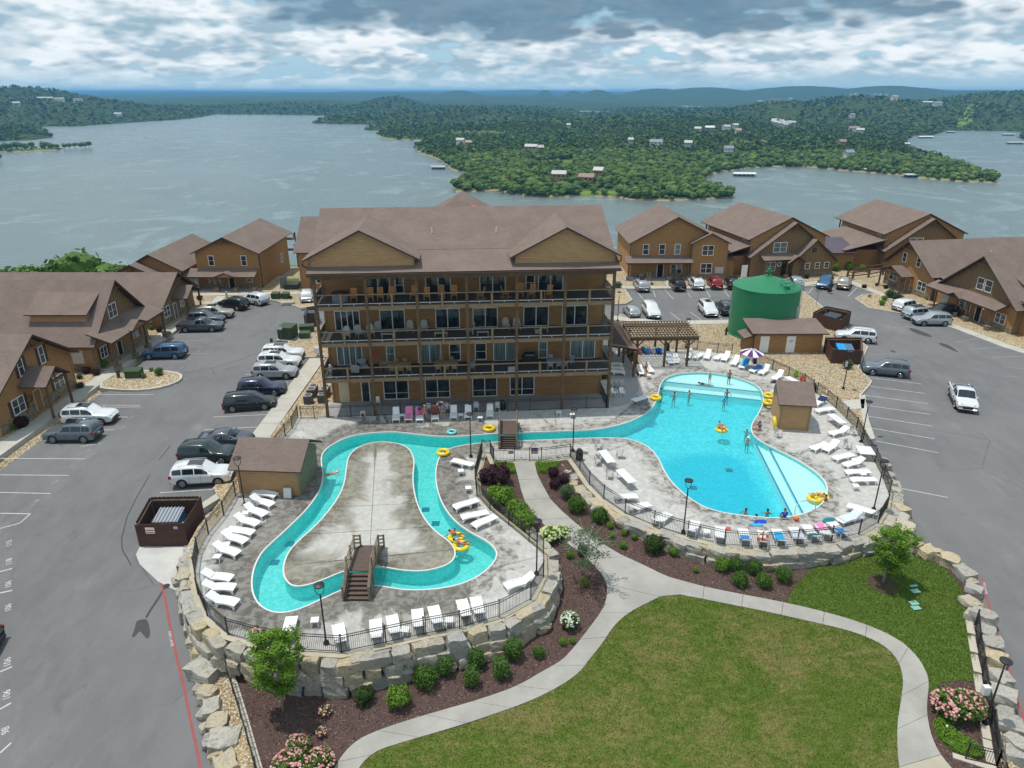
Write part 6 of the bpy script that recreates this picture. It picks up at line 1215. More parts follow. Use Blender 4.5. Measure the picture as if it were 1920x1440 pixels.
for i,(x,y,s,z)in enumerate([(338,1120,.9,.1),(352,1110,1.1,.5),(345,1142,1.0,.15),(362,1135,1.1,.55),(348,1165,1.0,.1),(368,1160,1.2,.55),(358,1185,1.15,.25),(381,1178,1.2,.5),(362,1208,1.0,.1),(384,1200,1.25,.5),(402,1208,1.15,.5),(372,1236,1.2,.2),(394,1232,1.3,.45),(420,1224,1.2,.4),(366,1262,1.0,.1),(386,1272,2.0,.4),(376,1300,1.0,.1),(380,1318,.9,.1),(388,1312,1.15,.3),(384,1345,1.0,.1),(398,1340,1.3,.3),(392,1372,1.0,.1),(405,1368,1.3,.3),(398,1398,1.15,.1),(418,1402,1.7,.25),(405,1425,1.0,.1),(425,1445,1.5,.2),(330,1098,.8,.2),(346,1082,1.1,.3),(358,1095,1.1,.5),(378,1218,.9,.3),(372,1150,.8,.4)]):
 q=G(x,y,hR);s*=.78;boulder(t,(q[0],q[1]+.2,q[2]+z*.8),(1.15*s,.95*s,.75*s),rnd.random()*3,i+1,rnd.uniform(-.25,.25))
t=thing('flat_stones','flat pale stone slabs laid outside the fence beside the wooden bin enclosure','stones')
for i,(x,y)in enumerate([(395,985),(384,1000),(372,1014),(362,1030),(355,1046),(350,1062),(346,1078)]):
 q=P(x,y,-.1);boulder(t,(q[0],q[1],-.12),(1.0,1.0,.22),.6+rnd.uniform(-.4,.4),i)
t=thing('boulder_row','row of white and yellow boulders edging the side lawn along the right road','boulders')
for i,(x,y,s)in enumerate([(1712,1032,1.3),(1742,1046,1.3),(1765,1052,1.1),(1785,1062,1.3),(1800,1072,.9),(1812,1085,1.25),(1822,1098,.9),(1828,1115,1.1),(1820,1140,1.1),(1828,1145,.9),(1845,1170,1.5),(1830,1166,1.1),(1852,1195,1.1),(1862,1218,1.2),(1868,1245,1.2),(1878,1285,1.3),(1880,1318,1.5),(1886,1345,1.0),(1895,1372,1.3),(1908,1405,1.2),(1912,1430,1.2),(1698,1005,1.5),(1690,985,1.3),(1692,965,1.2),(1684,948,1.0),(1680,930,1.0),(1676,912,.8),(1672,898,.8),(1665,880,.8),(1660,868,.7)]):
 q=G(x,y,hR);boulder(t,(q[0]-.2,q[1],q[2]+.25*s),(1.0*s,.85*s,.75*s),rnd.random()*3,i+2,rnd.uniform(-.1,.1))
boulder(thing('boulder','single flat tan boulder on the gravel in front of the two-storey house','boulder'),P(540,570),(2.0,.9,.7),.2,3)
def fence(label,pts,H_=1.25,cat='fence',name='metal_fence',sp=.115,zf=None,post_h=None,col='black'):
 t=thing(name,label,cat);pts=[tuple(p)if len(p)==3 else(*p,0.0)for p in pts]
 for p in pts:m=MB();m.box(p[0]-.035,p[0]+.035,p[1]-.035,p[1]+.035,p[2]-.05,p[2]+H_+.06);m.box(p[0]-.05,p[0]+.05,p[1]-.05,p[1]+.05,p[2]+H_+.06,p[2]+H_+.09);m.build('post',M[col],t)
 pk=MB()
 for a,b in zip(pts,pts[1:]):
  a=Vector(a);b=Vector(b);m=MB();d=b-a;L_=d.length;up=Vector((0,0,1))
  for hh in(H_,H_-.17,.10):m.beam(a+up*hh,b+up*hh,.03,.035)
  m.build('rail',M[col],t);k=max(2,int(L_/sp));e=d.normalized()*.009;nn=Vector((-e.y,e.x,0)).normalized()*.009
  for i in range(1,k):
   c=a+d*i/k;vs=[c-e-nn,c+e-nn,c+e+nn,c-e+nn];pk.add([v+up*.08 for v in vs]+[v+up*H_ for v in vs],[(0,1,5,4),(1,2,6,5),(2,3,7,6),(3,0,4,7)])
 o=pk.build('pickets',M[col],t);o['kind']='stuff';return t
fence('black picket fence curving round the lazy river deck on top of the boulder wall',PP([(469,905),(442,930),(420,967),(391,1002),(372,1037),(366,1075),(372,1115),(389,1155),(428,1190),(488,1207),(560,1219),(641,1224),(724,1206),(795,1190),(862,1178),(936,1157),(995,1125),(1019,1082),(1019,1039),(992,1016),(954,985),(919,957),(894,929),(891,900),(904,849),(919,851),(926,866)]))
fence('short black picket fence running behind the left pool shed',PP([(559,783),(548,804),(535,818),(512,848)]))
fence('black picket fence with double gate and notice at the head of the corridor path',PP([(926,866),(965,864),(993,864),(1015,864),(1069,857)]))
fence('black picket fence curving round the front of the big pool deck',PP([(1069,857),(1087,882),(1105,909),(1132,936),(1172,963),(1226,986),(1289,1006),(1357,1022),(1427,1027),(1494,1022),(1558,1015),(1610,1002),(1646,981),(1662,954),(1667,928),(1655,897),(1640,866),(1617,830),(1605,806)]))
fence('black picket fence between the big pool deck and the gravel stp_ on the right',PP([(1605,806),(1587,786),(1567,766),(1548,750),(1531,738)]))
fence('black picket fence behind the umbrella and loungers at the far side of the big pool',PP([(1524,733),(1507,722),(1478,708),(1448,694),(1418,680),(1388,670)]))
fence('black picket fence behind the pergola',PP([(1372,663),(1345,662),(1307,657),(1268,655),(1228,652),(1193,650)]))
fence('long black picket fence in front of the big building patio',[bxy(u,-.12)for u in(-2.6,-1.3,2.3,4.6,7.2,9.6,12,14.2,17.2)])
fence('black picket fence on the patio edge right of the wooden footbridge',[bxy(u,-.12)for u in(17.9,20.2,23.4,26,28.1)])
fence('side run of black fence at the right end of the big building patio',[bxy(28.1,-.12),bxy(28.15,1.6),bxy(28.2,3.4)])
fence('black rail fence on the block wall at the lower left of the garden',[(*P(x,y,z)[:2],z)for x,y,z in[(428,1268,-1.5),(438,1300,-1.75),(452,1345,-1.95),(466,1395,-2.1),(482,1450,-2.2),(500,1510,-2.2)]],1.1)
fl2=[(*G(x,y,hL)[:2],G(x,y,hL)[2])for x,y in[(1828,1172),(1832,1216),(1840,1262),(1847,1312),(1857,1362),(1868,1438)]]
fence('black rail fence on the concrete kerb beside the right road',fl2,1.15);fence('short return of black fence by the small gate at the lower right corner',[(*G(1810,1424,hL)[:2],G(1810,1424,hL)[2]),fl2[-1]],1.1)
def blockwall(name,label,line,h0,h1,w=.3,step=.42):
 t=thing(name,label,'wall')
 for k,(p,d)in enumerate(along(line,step)):
  n=Vector((-d.y,d.x))*w/2;e=d*(step-.02)/2;z0,z1=h0(p.x,p.y),h1(p.x,p.y);m=MB();c=[p-e-n,p+e-n,p+e+n,p-e+n]
  m.add([(v.x,v.y,z0)for v in c]+[(v.x,v.y,z1)for v in c],[(0,3,2,1),(4,5,6,7),(0,1,5,4),(1,2,6,5),(2,3,7,6),(3,0,4,7)]);m.build('block',M['block'],t)
 return t
blockwall('block_wall','narrow tan block wall edging the dark mulch under the lower left fence',[P(x,y,-2)[:2]for x,y in[(432,1258),(446,1300),(460,1345),(474,1395),(490,1450),(506,1510)]],lambda x,y:-3.5,lambda x,y:hL(x,y)+.12)
blockwall('concrete_kerb_wall','pale concrete kerb wall along the right edge of the side lawn',GG([(1818,1175),(1824,1216),(1832,1262),(1838,1312),(1846,1362),(1858,1440)],hL),lambda x,y:-3.5,lambda x,y:hL(x,y)+.10,.42,1.6)
blockwall('concrete_kerb_wall','short pale concrete kerb at the lower right bed',GG([(1806,1424),(1862,1442)],hL),lambda x,y:-3.5,lambda x,y:hL(x,y)+.08,.35,1.0)
t=thing('rail_fence','brown split-rail timber fence on the slope between two right-hand cabins','fence')
sp_=[P(x,y)[:2]for x,y in[(1588,522),(1598,524),(1628,520),(1655,515)]]
for p in sp_:mk('box','post','timber',t,p[0]-.14,p[0]+.14,p[1]-.14,p[1]+.14,0,1.5)
for a,b in zip(sp_,sp_[1:]):
 for z in(.6,1.2):mk('beam','rail','timber',t,(*a,z),(*b,z),.12,.18)
if 1:
 t=thing('rail_fence','second brown timber railing just behind the split-rail fence by the ramp','fence')
 sp_=[P(x,y)[:2]for x,y in[(1600,514),(1625,511),(1652,507)]]
 for p in sp_:mk('box','post','timber',t,p[0]-.12,p[0]+.12,p[1]-.12,p[1]+.12,0,1.3)
 for a,b in zip(sp_,sp_[1:]):
  for z in(.5,1.1):mk('beam','rail','timber',t,(*a,z),(*b,z),.12,.16)
def bridge(label,x,y0,y1,y2,y3,H_=1.1,w=1.5,n=6,rz=0.0):
 t=thing('footbridge',label,'footbridge',(x,y0,0),rz);L0,L1,L2=y1-y0,y2-y0,y3-y0
 for i in range(n):
  y=L0*(i)/n;z=H_*(i+1)/(n+1);mk('box','tread','bridge',t,-w/2,w/2,y,y+L0/n+.02,z-.05,z);mk('box','riser','trim',t,-w/2+.05,w/2-.05,y+.04,y+.06,z-.19,z-.051)
  yy=L2-(L2-L1)*(i)/n;mk('box','tread','bridge',t,-w/2,w/2,yy-(L2-L1)/n-.02,yy,z-.05,z)
 k=int((L1-L0)/.16)
 for i in range(k):y=L0+(L1-L0)*i/k;mk('box','deck_board','bridge',t,-w/2,w/2,y+.006,y+(L1-L0)/k-.006,H_-.05,H_)
 for s in(-1,1):
  xx=s*(w/2+.04);m=MB();m.beam((xx,0,.05),(xx,L0,H_-.12),.06,.28);m.beam((xx,L0,H_-.15),(xx,L1,H_-.15),.06,.28);m.beam((xx,L1,H_-.12),(xx,L2,.05),.06,.28);m.build('stringer',M['bridge'],t)
  for y,z in((.05,0),(L0,0),((L0+L1)/2,H_-.3),(L1,0),(L2-.05,0)):m=MB();zt=(1.05 if y<.1 or y>L2-.1 else H_+1.05);m.box(xx-.055+s*.04,xx+.055+s*.04,y-.055,y+.055,z,zt+.05);m.build('post',M['timber_grey'],t)
  m=MB()
  for dz in(1.0,.72,.42):
   m.beam((xx,.05,dz),(xx,L0,H_+dz),.045,.10);m.beam((xx,L0,H_+dz),(xx,L1,H_+dz),.045,.10);m.beam((xx,L1,H_+dz),(xx,L2-.05,dz),.045,.10)
  m.build('handrail',M['timber_grey'],t)
 return t
b1=P(668,1127);bridge('brown wooden stair bridge over the near end of the lazy river',b1[0],b1[1],38.1,40.55,42.3,1.15,1.5)
b2=P(952.5,842);bridge('wooden stair bridge over the straight channel in front of the big building',b2[0],b2[1],P(953,815,1.1)[1],P(953,789,1.1)[1],P(953,789,1.1)[1]+2.0,1.15,1.5)
def lamp_post(label,base,h=4.3):
 t=thing('lamp_post',label,'lamp post',base,rnd.random()*3,'black lamp posts')
 m=MB();m.cyl((0,0,0),.17,.14,14);m.cyl((0,0,.14),.11,.1,12);m.build('base',M['black'],t)
 mk('tube','pole','black',t,[(0,0,.1),(0,0,h-.75)],[.055,.045],8)
 m=MB();m.tube([(0,0,h-.78),(.17,0,h-.66),(.25,0,h-.42),(.24,0,h-.1)],.022,6);m.tube([(0,0,h-.78),(-.17,0,h-.66),(-.25,0,h-.42),(-.24,0,h-.1)],.022,6);m.build('yoke',M['black'],t)
 m=MB();m.cyl((0,0,h-.13),.31,.07,20);m.cyl((0,0,h-.06),.31,.06,20,None,.10);m.build('lamp_head',M['black'],t);mk('cyl','lens','unit_top',t,(0,0,h-.15),.2,.02,14);return t
lamp_post('black lamp post on the river deck just left of the near wooden bridge',P(612,1207));lamp_post('black lamp post on the deck beside the upper bend of the lazy river',P(883,857))
lamp_post('black lamp post at the tight fence corner left of the garden path',P(1006,1077));lamp_post('black lamp post beside the trash can at the start of the front pool fence',P(1074,846))
lamp_post('black lamp post inside the front fence of the big pool',P(1281,999),4.5);lamp_post('black lamp post at the right corner of the big pool deck above the boulders',P(1638,956),4.4)
lamp_post('black lamp post at the right fence next to the long white table',P(1614,829),4.2);lamp_post('black lamp post standing in gravel beside the bin enclosure with the sign',P(1581,729),4.4)
lamp_post('black lamp post behind the pergola',P(1286,652),3.9);lamp_post('black lamp post in the gravel at the far car park left of the silver hatchback',P(1158,602),4.3)
lamp_post('black lamp post at the corner of the left pool shed',P(459,948,0),4.3);lamp_post('black lamp post on the kerb wall beside the right road',G(1846,1358,hL),4.6);lamp_post('black lamp post at the bottom edge of the lawn, only its head in view',G(826,1560,hL),3.6)
t=thing('notice_sign','small white notice fixed to the lamp post by the bin enclosure','sign',P(1581,729));mk('box','plate','sign',t,-.28,-.04,-.05,-.02,2.6,3.15);m=MB();m.box(-.25,-.07,-.054,-.05,2.72,2.8);m.box(-.25,-.07,-.054,-.05,2.9,2.98);m.build('red_text_band',M['red'],t)
def lounger_proto(back):
 t=thing('sun_lounger','x','sun lounger');m=MB();n=8
 zs=[.30,.335,.35,.355,.35,.345,.34,.335,.33]
 for i in range(n):
  x0,x1=1.22*i/n,1.22*(i+1)/n-.015;m.add([(x0,-.29,zs[i]),(x1,-.29,zs[i+1]),(x1,.29,zs[i+1]),(x0,.29,zs[i]),(x0,-.29,zs[i]-.03),(x1,-.29,zs[i+1]-.03),(x1,.29,zs[i+1]-.03),(x0,.29,zs[i]-.03)],[(3,2,1,0),(4,5,6,7),(0,1,5,4),(1,2,6,5),(2,3,7,6),(3,0,4,7)])
 m.build('seat',M['plastic_white'],t)
 m=MB();a=math.radians(back);
 for i in range(6):
  u0,u1=.72*i/6,.72*(i+1)/6-.012;p=lambda u,dz=0:(1.22+u*math.cos(a)-dz*math.sin(a),0,.34+u*math.sin(a)+dz*math.cos(a));A_,B__=p(u0),p(u1);C_,D_=p(u0,-.03),p(u1,-.03)
  w0=.29 if i<5 else .26
  m.add([(A_[0],-.29,A_[2]),(B__[0],-w0,B__[2]),(B__[0],w0,B__[2]),(A_[0],.29,A_[2]),(C_[0],-.29,C_[2]),(D_[0],-w0,D_[2]),(D_[0],w0,D_[2]),(C_[0],.29,C_[2])],[(0,1,2,3),(7,6,5,4),(0,4,5,1),(1,5,6,2),(2,6,7,3),(3,7,4,0)])
 m.build('backrest',M['plastic_white'],t)
 for s in(-1,1):
  y=s*.31;m=MB();pr=[(0.0,.03),(.07,.03),(.16,.22),(.45,.29),(.75,.29),(1.02,.22),(1.12,.0),(1.20,.0),(1.24,.36),(.6,.395),(.25,.38),(.0,.32)]
  m.prismxz(pr,y-.025,y+.025);m.build('side_frame',M['plastic_white'],t)
  if back>15:m=MB();q=(1.22+.42*math.cos(a),.34+.42*math.sin(a));m.beam((q[0],y*.9,q[1]),(1.62,y*.95,.0),.035,.05);m.beam((1.15,y*.9,.10),(1.75,y*.9,.06),.03,.04);m.build('back_leg',M['plastic_white'],t)
  else:m=MB();m.beam((1.7,y*.9,.34),(1.78,y*.9,.0),.05,.06);m.beam((1.2,y*.95,.34),(1.92,y*.95,.34),.045,.06);m.build('back_leg',M['plastic_white'],t)
 mk('box','cross_bar','plastic_white',t,1.18,1.24,-.3,.3,.18,.24);return t
LP={b:lounger_proto(b)for b in(0,28,45)};usedL=set()
def lounger(foot,head,back,label,towel=None,group='white plastic sun loungers round the pools',extra=None):
 a=P(*foot,.32);b=P(*head,.45 if back else .35);an=math.atan2(b[1]-a[1],b[0]-a[0]);L_=math.hypot(b[0]-a[0],b[1]-a[1])
 o=LP[back]if back not in usedL else copy_tree(LP[back]);usedL.add(back)
 o.scale=(1.1,1.1,1.1);length=2.12 if back==0 else(2.03 if back==28 else 1.89);cx,cy=(a[0]+b[0])/2,(a[1]+b[1])/2
 place(o,(cx-math.cos(an)*length/2,cy-math.sin(an)*length/2,0.01),an,label,group)
 if towel:
  tw=towel if isinstance(towel,tuple)else(towel,.1,1.9);m=MB();ar=math.radians(back);pts=[]
  u0,u1=tw[1],tw[2]
  def pt(u):return(u,.375)if u<1.22 else(1.22+(u-1.22)*math.cos(ar),.365+(u-1.22)*math.sin(ar))
  ks=[u0+(u1-u0)*i/8 for i in range(9)];vs=[]
  for i,u in enumerate(ks):
   x,z=pt(u);wv=.015*math.sin(u*9)
   for y in(-.36,-.31,-.1,.12,.31,.36):vs.append((x,y,z+wv+(0 if abs(y)<.33 else-.12)))
  m.add(vs,[(6*i+j,6*(i+1)+j,6*(i+1)+j+1,6*i+j+1)for i in range(8)for j in range(5)])
  tn={'pink_t':'pink','blue_t':'blue','cyan_t':'bright blue','brown_t':'brown','navy_t':'navy','pale_t':'pale striped','teal_t':'teal','redwhite_t':'red','royal_t':'royal blue'}[tw[0]]
  me=m.mesh('towel',[M[tw[0]]]);q=bpy.data.objects.new('towel',me);COL.objects.link(q);q.location=o.location;q.rotation_euler=o.rotation_euler;q.scale=o.scale;tag(q,(extra or f'{tn} towel spread over the lounger: '+label)[:90],'towel','towels on the loungers');q['label']=extra or(f'{tn} towel draped over the '+short(label))
 return o
def short(l):
 w=l.split();return ' '.join(w[:10])
NL=[((521,930),(471,921),0,'flat white lounger nearest the left pool shed wall, back of its stack'),((515,948),(469,932),28,'white lounger second from the left shed, in the long left row'),((504,968),(456,947),28,'white lounger third from the left shed, beside the fence lamp'),((490,985),(437,967),28,'white lounger fourth from the left shed'),((477,1000),(424,991),0,'flat white lounger halfway down the left row'),((466,1017),(415,999),28,'white lounger sixth from the left shed, above a side table'),((452,1040),(399,1021),28,'white lounger seventh down the left row, with a side table at its head'),((436,1085),(380,1075),28,'uppermost of the three white loungers close together at the far left bend'),((442,1102),(381,1097),28,'middle of the three white loungers close together at the far left bend'),((450,1132),(386,1117),28,'lowest of the three white loungers close together at the far left bend'),((547,1160),(538,1192),28,'white lounger half hidden behind the bright green tree'),((633,1170),(641,1210),28,'white lounger by the fence right of the near river lamp post'),((704,1160),(706,1203),28,'white lounger below the bridge, left one of a pair'),((734,1154),(742,1192),28,'white lounger right one of the pair below the bridge, next to a round bin'),((782,1141),(786,1182),28,'white lounger at the fence, left of two with a table to their right'),((812,1138),(822,1172),28,'white lounger left of the side table near the boulder crack'),((865,1125),(875,1160),28,'left of the last two white loungers on the front river fence'),((891,1120),(900,1155),28,'right of the last two white loungers on the front river fence'),((949,1100),(998,1082),28,'lone white lounger in the lower right corner of the river deck'),((846,863),(887,872),0,'flat white lounger beside the yellow tube above the corridor'),((851,952),(897,937),0,'upper of three white loungers right of the river bend'),((869,970),(911,961),0,'middle of three white loungers right of the river bend'),((886,987),(932,967),0,'lower of three white loungers right of the river bend'),((742,793),(743,766),45,'leftmost white lounger in the row facing the building fence'),((765,793),(768,765),45,'lounger with the pink towel in the building row','pink_t'),((787,793),(786,766),45,'lounger with a person in orange and pink, building row',('pink_t',.9,1.9)),((816,791),(815,764),45,'lounger draped in brown towels in the building row',('brown_t',.7,1.9)),((850,789),(851,762),45,'white lounger just right of the person in blue, building row'),((877,788),(878,761),45,'white lounger behind the deck lamp post, building row'),((918,786),(919,759),45,'white lounger with red sandals, last before the footbridge'),((1167,698),(1142,696),0,'front white lounger under the patio porch'),((1164,691),(1142,689),0,'middle white lounger under the patio porch'),((1160,683),(1141,682),0,'rear white lounger under the patio porch'),((1206,703),(1197,686),28,'white lounger beside the standing woman in black swimwear'),((1222,697),(1212,684),28,'white lounger between the standing woman and the pergola post'),((1260,681),(1252,668),28,'lounger with striped towel in the pergola shade',('pale_t',.3,1.8)),((1269,680),(1267,667),28,'right lounger in the pergola shade',),((1288,674),(1294,656),45,'white lounger against the right pergola post'),((1300,673),(1320,661),0,'low white lounger second from the pergola'),((1322,676),(1331,657),45,'upright white lounger third from the pergola'),((1340,674),(1358,663),0,'low white lounger fourth from the pergola'),((1353,679),(1368,661),45,'upright white lounger fifth from the pergola'),((1370,688),(1386,668),45,'white lounger just left of the striped umbrella'),((1386,693),(1403,675),45,'lounger with a blue towel under the striped umbrella',('cyan_t',.4,1.9)),((1405,698),(1430,685),28,'lounger with blue clothes right of the umbrella',('blue_t',.6,1.7)),((1420,704),(1444,686),45,'white lounger second right of the umbrella'),((1445,714),(1470,697),45,'white lounger left of the long table with floats'),((1528,758),(1544,747),28,'lounger with a navy towel by the life ring',('navy_t',1.1,1.85)),((1528,771),(1567,765),0,'flat white lounger right of the tan pool shed'),((1552,815),(1593,803),28,'white lounger below the long table right of the shed'),((1520,843),(1554,830),0,'left lounger of the close pair below the shed'),((1541,848),(1574,826),28,'right raised lounger of the close pair below the shed'),((1560,861),(1604,851),0,'white lounger with a small table at its head, right deck'),((1578,874),(1623,861),28,'raised white lounger in the middle of the right deck row'),((1587,886),(1631,884),0,'white lounger second from the bottom of the right deck row'),((1594,900),(1645,899),0,'lowest white lounger of the right deck row beside the corner lamp'),((1592,949),(1641,962),0,'white lounger lying behind the towelled one at the deck corner'),((1569,979),(1615,961),28,'lounger with a pale striped towel at the lower right corner',('pale_t',.2,1.85)),((1195,931),(1150,931),28,'white lounger nearest the two long tables, front fence'),((1217,946),(1180,953),28,'second white lounger along the front fence from the tables'),((1256,963),(1226,980),28,'third white lounger along the front fence from the tables'),((1305,976),(1295,1002),28,'white lounger just right of the front pool lamp post'),((1350,988),(1350,1013),28,'white lounger left of the red towel on the front fence'),((1392,992),(1400,1018),28,'lounger with a blue towel, front fence, first of the busy row',('blue_t',.9,1.8)),((1430,996),(1432,1021),28,'lounger with a red patterned towel, front fence',('redwhite_t',1.0,1.8)),((1455,993),(1467,1018),28,'lounger covered by a light blue towel, front fence',('cyan_t',.5,1.7)),((1487,991),(1502,1013),28,'lounger with a pale towel, fourth in the busy front row',('pale_t',.7,1.8)),((1511,987),(1530,1008),28,'lounger with a teal towel in the busy front row',('teal_t',1.1,1.7)),((1536,985),(1553,1004),28,'lounger with a pink towel in the busy front row',('pink_t',.1,.9)),((1560,982),(1585,1002),28,'lounger with a blue towel, right end of the busy front row',('blue_t',.9,1.8))]
for e in NL:lounger(*e[:4],*(e[4:]if len(e)>4 else()))
def side_table_proto():
 t=thing('side_table','x','side table');mk('box','table_top','plastic_white',t,-.24,.24,-.24,.24,.40,.44)
 for sx in(-1,1):
  for sy in(-1,1):mk('beam','leg','plastic_white',t,(sx*.2,sy*.2,.4),(sx*.22,sy*.22,0),.04,.04)
 return t
stp=side_table_proto();first=True
for(x,y),lb in[((424,1020),'small white side table between loungers halfway down the left row'),((407,1043),'small white side table at the head of the seventh left-row lounger'),((392,1078),'small white side table beside the top lounger at the far left bend'),((460,961),'small white side table near the fence lamp by the left shed'),((590,1162),'small white side table by itself left of the near river lamp'),((759,1180),'small round white bin-like table between lounger pair and crack'),((842,1162),'small white side table near the front river fence, between loungers'),((864,882),'small white side table on the pale slab above the corridor bushes'),((878,914),'lower small white side table on the pale slab by the corridor'),((754,778),'small white table left of the pink-towelled lounger'),((864,777),'small white table between loungers left of the deck lamp'),((900,782),'small white table nearest the footbridge row end'),((1048,772),'left small white table on the deck right of the footbridge'),((1073,776),'right small white table near the deck lamp right of the footbridge'),((1603,862),'small white table at a lounger head in the right deck row'),((1618,888),'small white table on the second lowest right deck lounger'),((1605,910),'small white table in front of the lowest right deck lounger'),((1325,996),'small white table between loungers near the front pool lamp'),((1217,703),'small white table near the standing woman'),((680,772),'small white step table behind the building fence')]:
 o=stp if first else copy_tree(stp);first=False;place(o,P(x,y,.42)[:2]+(0.0,),rnd.uniform(-.2,.2),lb,'small white side tables')
def long_table(label,c,d,L_=2.3,w=.78,z=.74):
 a=P(*c,z);b=P(*d,z);an=math.atan2(b[1]-a[1],b[0]-a[0]);cx,cy=(a[0]+b[0])/2,(a[1]+b[1])/2
 t=thing('folding_table',label,'table',(cx,cy,0),an,'long white folding tables');mk('box','table_top','table_white',t,-L_/2,L_/2,-w/2,w/2,z-.045,z)
 for s in(-1,1):
  m=MB();x=s*L_*.38;m.beam((x,-w*.42,0),(x,-w*.42,z-.05),.035,.035);m.beam((x,w*.42,0),(x,w*.42,z-.05),.035,.035);m.beam((x,-w*.42,.1),(x,w*.42,.1),.03,.03);m.build('leg',M['unit_top'],t)
 return t
long_table('long white table left of the big pool, upper of two',(1130,845),(1146,866));long_table('long white table left of the big pool, lower of two',(1161,879),(1187,905));long_table('long white table beside the river mouth near the patio',(1189,750),(1212,743),2.0)
long_table('long white table with bright floats beside it at the far fence',(1475,706),(1501,719),2.2);long_table('long white table just right of the tan pool shed',(1557,776),(1581,793),2.2);long_table('short wide white table at the right fence below the lamp post',(1618,836),(1628,852),1.6,1.3)
t=thing('storage_tote','blue storage tote under the white table by the patio','tote',P(1203,755));mk('box','tub','bluegrey',t,-.6,.6,-.35,.35,0,.55);mk('box','lid','blue_lid',t,-.63,.63,-.38,.38,.55,.6)
def chair_proto(mat='plastic_white',name='plastic_chair'):
 t=thing(name,'x','chair');m=MB();m.box(-.24,.24,-.22,.24,.40,.44);m.build('seat',M[mat],t);m=MB();m.slab([(-.22,.22,.44),(.22,.22,.44),(.24,.34,.86),(-.24,.34,.86)],.03);m.build('backrest',M[mat],t)
 for sx in(-1,1):
  m=MB();m.beam((sx*.27,-.2,.63),(sx*.27,.28,.66),.05,.03);m.build('armrest',M[mat],t)
  for sy in(-1,1):m=MB();m.beam((sx*.24,sy*.2,.64 if sy<0 else .42),(sx*.27,sy*.27,0),.04,.04);m.build('leg',M[mat],t)
 return t
cp=chair_proto();cpb=chair_proto('unit_top','patio_chair');fc={0:True,1:True}
for k,x,y,r,lb in[(0,893,770,0,'white plastic armchair between two loungers in the building row'),(0,933,770,0,'white plastic armchair next to the footbridge'),(0,803,772,0,'white plastic armchair between orange-clad person and brown towels'),(0,839,772,0,'white plastic armchair behind the person in blue'),(0,708,760,.2,'white plastic armchair behind the building fence by the tan door'),(1,1121,872,1.4,'grey chair at the left end of the upper white table'),(1,1143,897,1.3,'grey chair at the left end of the lower white table'),(1,1161,858,-1.7,'grey chair right of the upper white table'),(1,1122,843,.2,'grey chair behind the upper white table'),(1,1150,880,2.8,'grey chair between the two long white tables'),(1,1588,842,.4,'grey patio chair on the right deck left of the square table'),(1,1600,816,.4,'grey patio chair beside the lounger below the long table'),(1,1458,820,.5,'grey patio chair alone on the deck edge below the tan shed'),(0,1152,742,1,'white chair with red towel on the curved patio'),(0,1166,742,.2,'white chair at the right on the curved patio'),(1,1150,727,.3,'left grey stacked chair on the curved patio'),(1,1158,727,.3,'middle grey stacked chair on the curved patio'),(1,1167,727,.3,'right grey stacked chair on the curved patio'),(0,1574,798,1.6,'white chair tucked under the long table right of the shed'),(1,1125,866,2.2,'grey chair at the front of the upper white table')]:
 pr=(cp,cpb)[k];o=pr if fc[k]else copy_tree(pr);fc[k]=False;place(o,P(x,y),r,lb,'chairs on the pool decks')
def tube_proto(mat='yellow',label='x'):
 t=thing('swim_tube',label,'swim tube');m=MB();m.torus((0,0,.17),.46,.17,24,10);m.build('ring',M[mat],t,True)
 for a in(0,math.pi):m=MB();m.beam((.42*math.cos(a)-.12,.42*math.sin(a),.36),(.42*math.cos(a)+.12,.42*math.sin(a),.36),.04,.03);m.build('handle',M['lime' if mat=='yellow' else 'sign'],t)
 return t
tp=tube_proto();ft=True
TUBE={}
for key,x,y,z,rot,lb in[('a',917,806,0,None,'yellow swim tube on the deck left of the footbridge'),('b',831,851,0,None,'yellow swim tube at the river fork corner'),('c',1229,748,0,None,'yellow swim tube on the deck edge by the patio table'),('d',1441,757,.02,None,'yellow swim tube, bottom one of the pile behind the tan shed'),('e',1441,744,.02,None,'yellow swim tube lying behind the pile at the tan shed'),('f',1441,757,.36,None,'yellow swim tube on top of the pile behind the tan shed'),('g',1449,792,.62,'lean','yellow swim tube leaning on the tan shed wall'),('h',855,1006,ZW-.12,None,'yellow swim tube with a rider in the river, upper of two'),('i',864,1022,ZW-.12,None,'yellow swim tube with a rider in the river, lower of two'),('j',1353,804,ZW-.12,None,'yellow swim tube with a man sitting in it in mid pool'),('k',1528,933,ZW-.12,None,'yellow swim tube at the shallow right end, left of two'),('l',1540,930,ZW-.12,None,'yellow swim tube at the shallow right end, right of two')]:
 o=tp if ft else copy_tree(tp);ft=False;place(o,P(x,y,max(z,0))[:2]+(z,),rnd.random()*3,lb,'yellow swim tubes');TUBE[key]=o
 if rot:o.rotation_euler=(math.radians(80),0,math.radians(75))
o=tube_proto('teal');place(o,P(847,812),0,'pale teal swim ring on the deck left of the deck lamp');o.scale=(.8,)*3
for p,lb,r in((bxy(11.2,-.2)+(1.0,),'orange and white life ring on the building fence',0),(P(1548,750)[:2]+(.9,),'orange and white life ring on the right deck fence by the navy towel',1.0),(P(1427,1027)[:2]+(.9,),'orange and white life ring on the front fence of the big pool',0),(P(488,1207)[:2]+(.8,),'red life ring on the fence left of the bright green tree',0)):
 t=thing('life_ring',lb,'life ring',p,r);m=MB();m.torus((0,0,0),.32,.075,24,8,'y');m.m=[0 if((i//8)%6)<3 else 1 for i in range(len(m.f))];m.build('ring',[M['orange'],M['sign']],t)
 mk('torus','rope','sign',t,(0,0,0),.41,.014,24,4,'y')
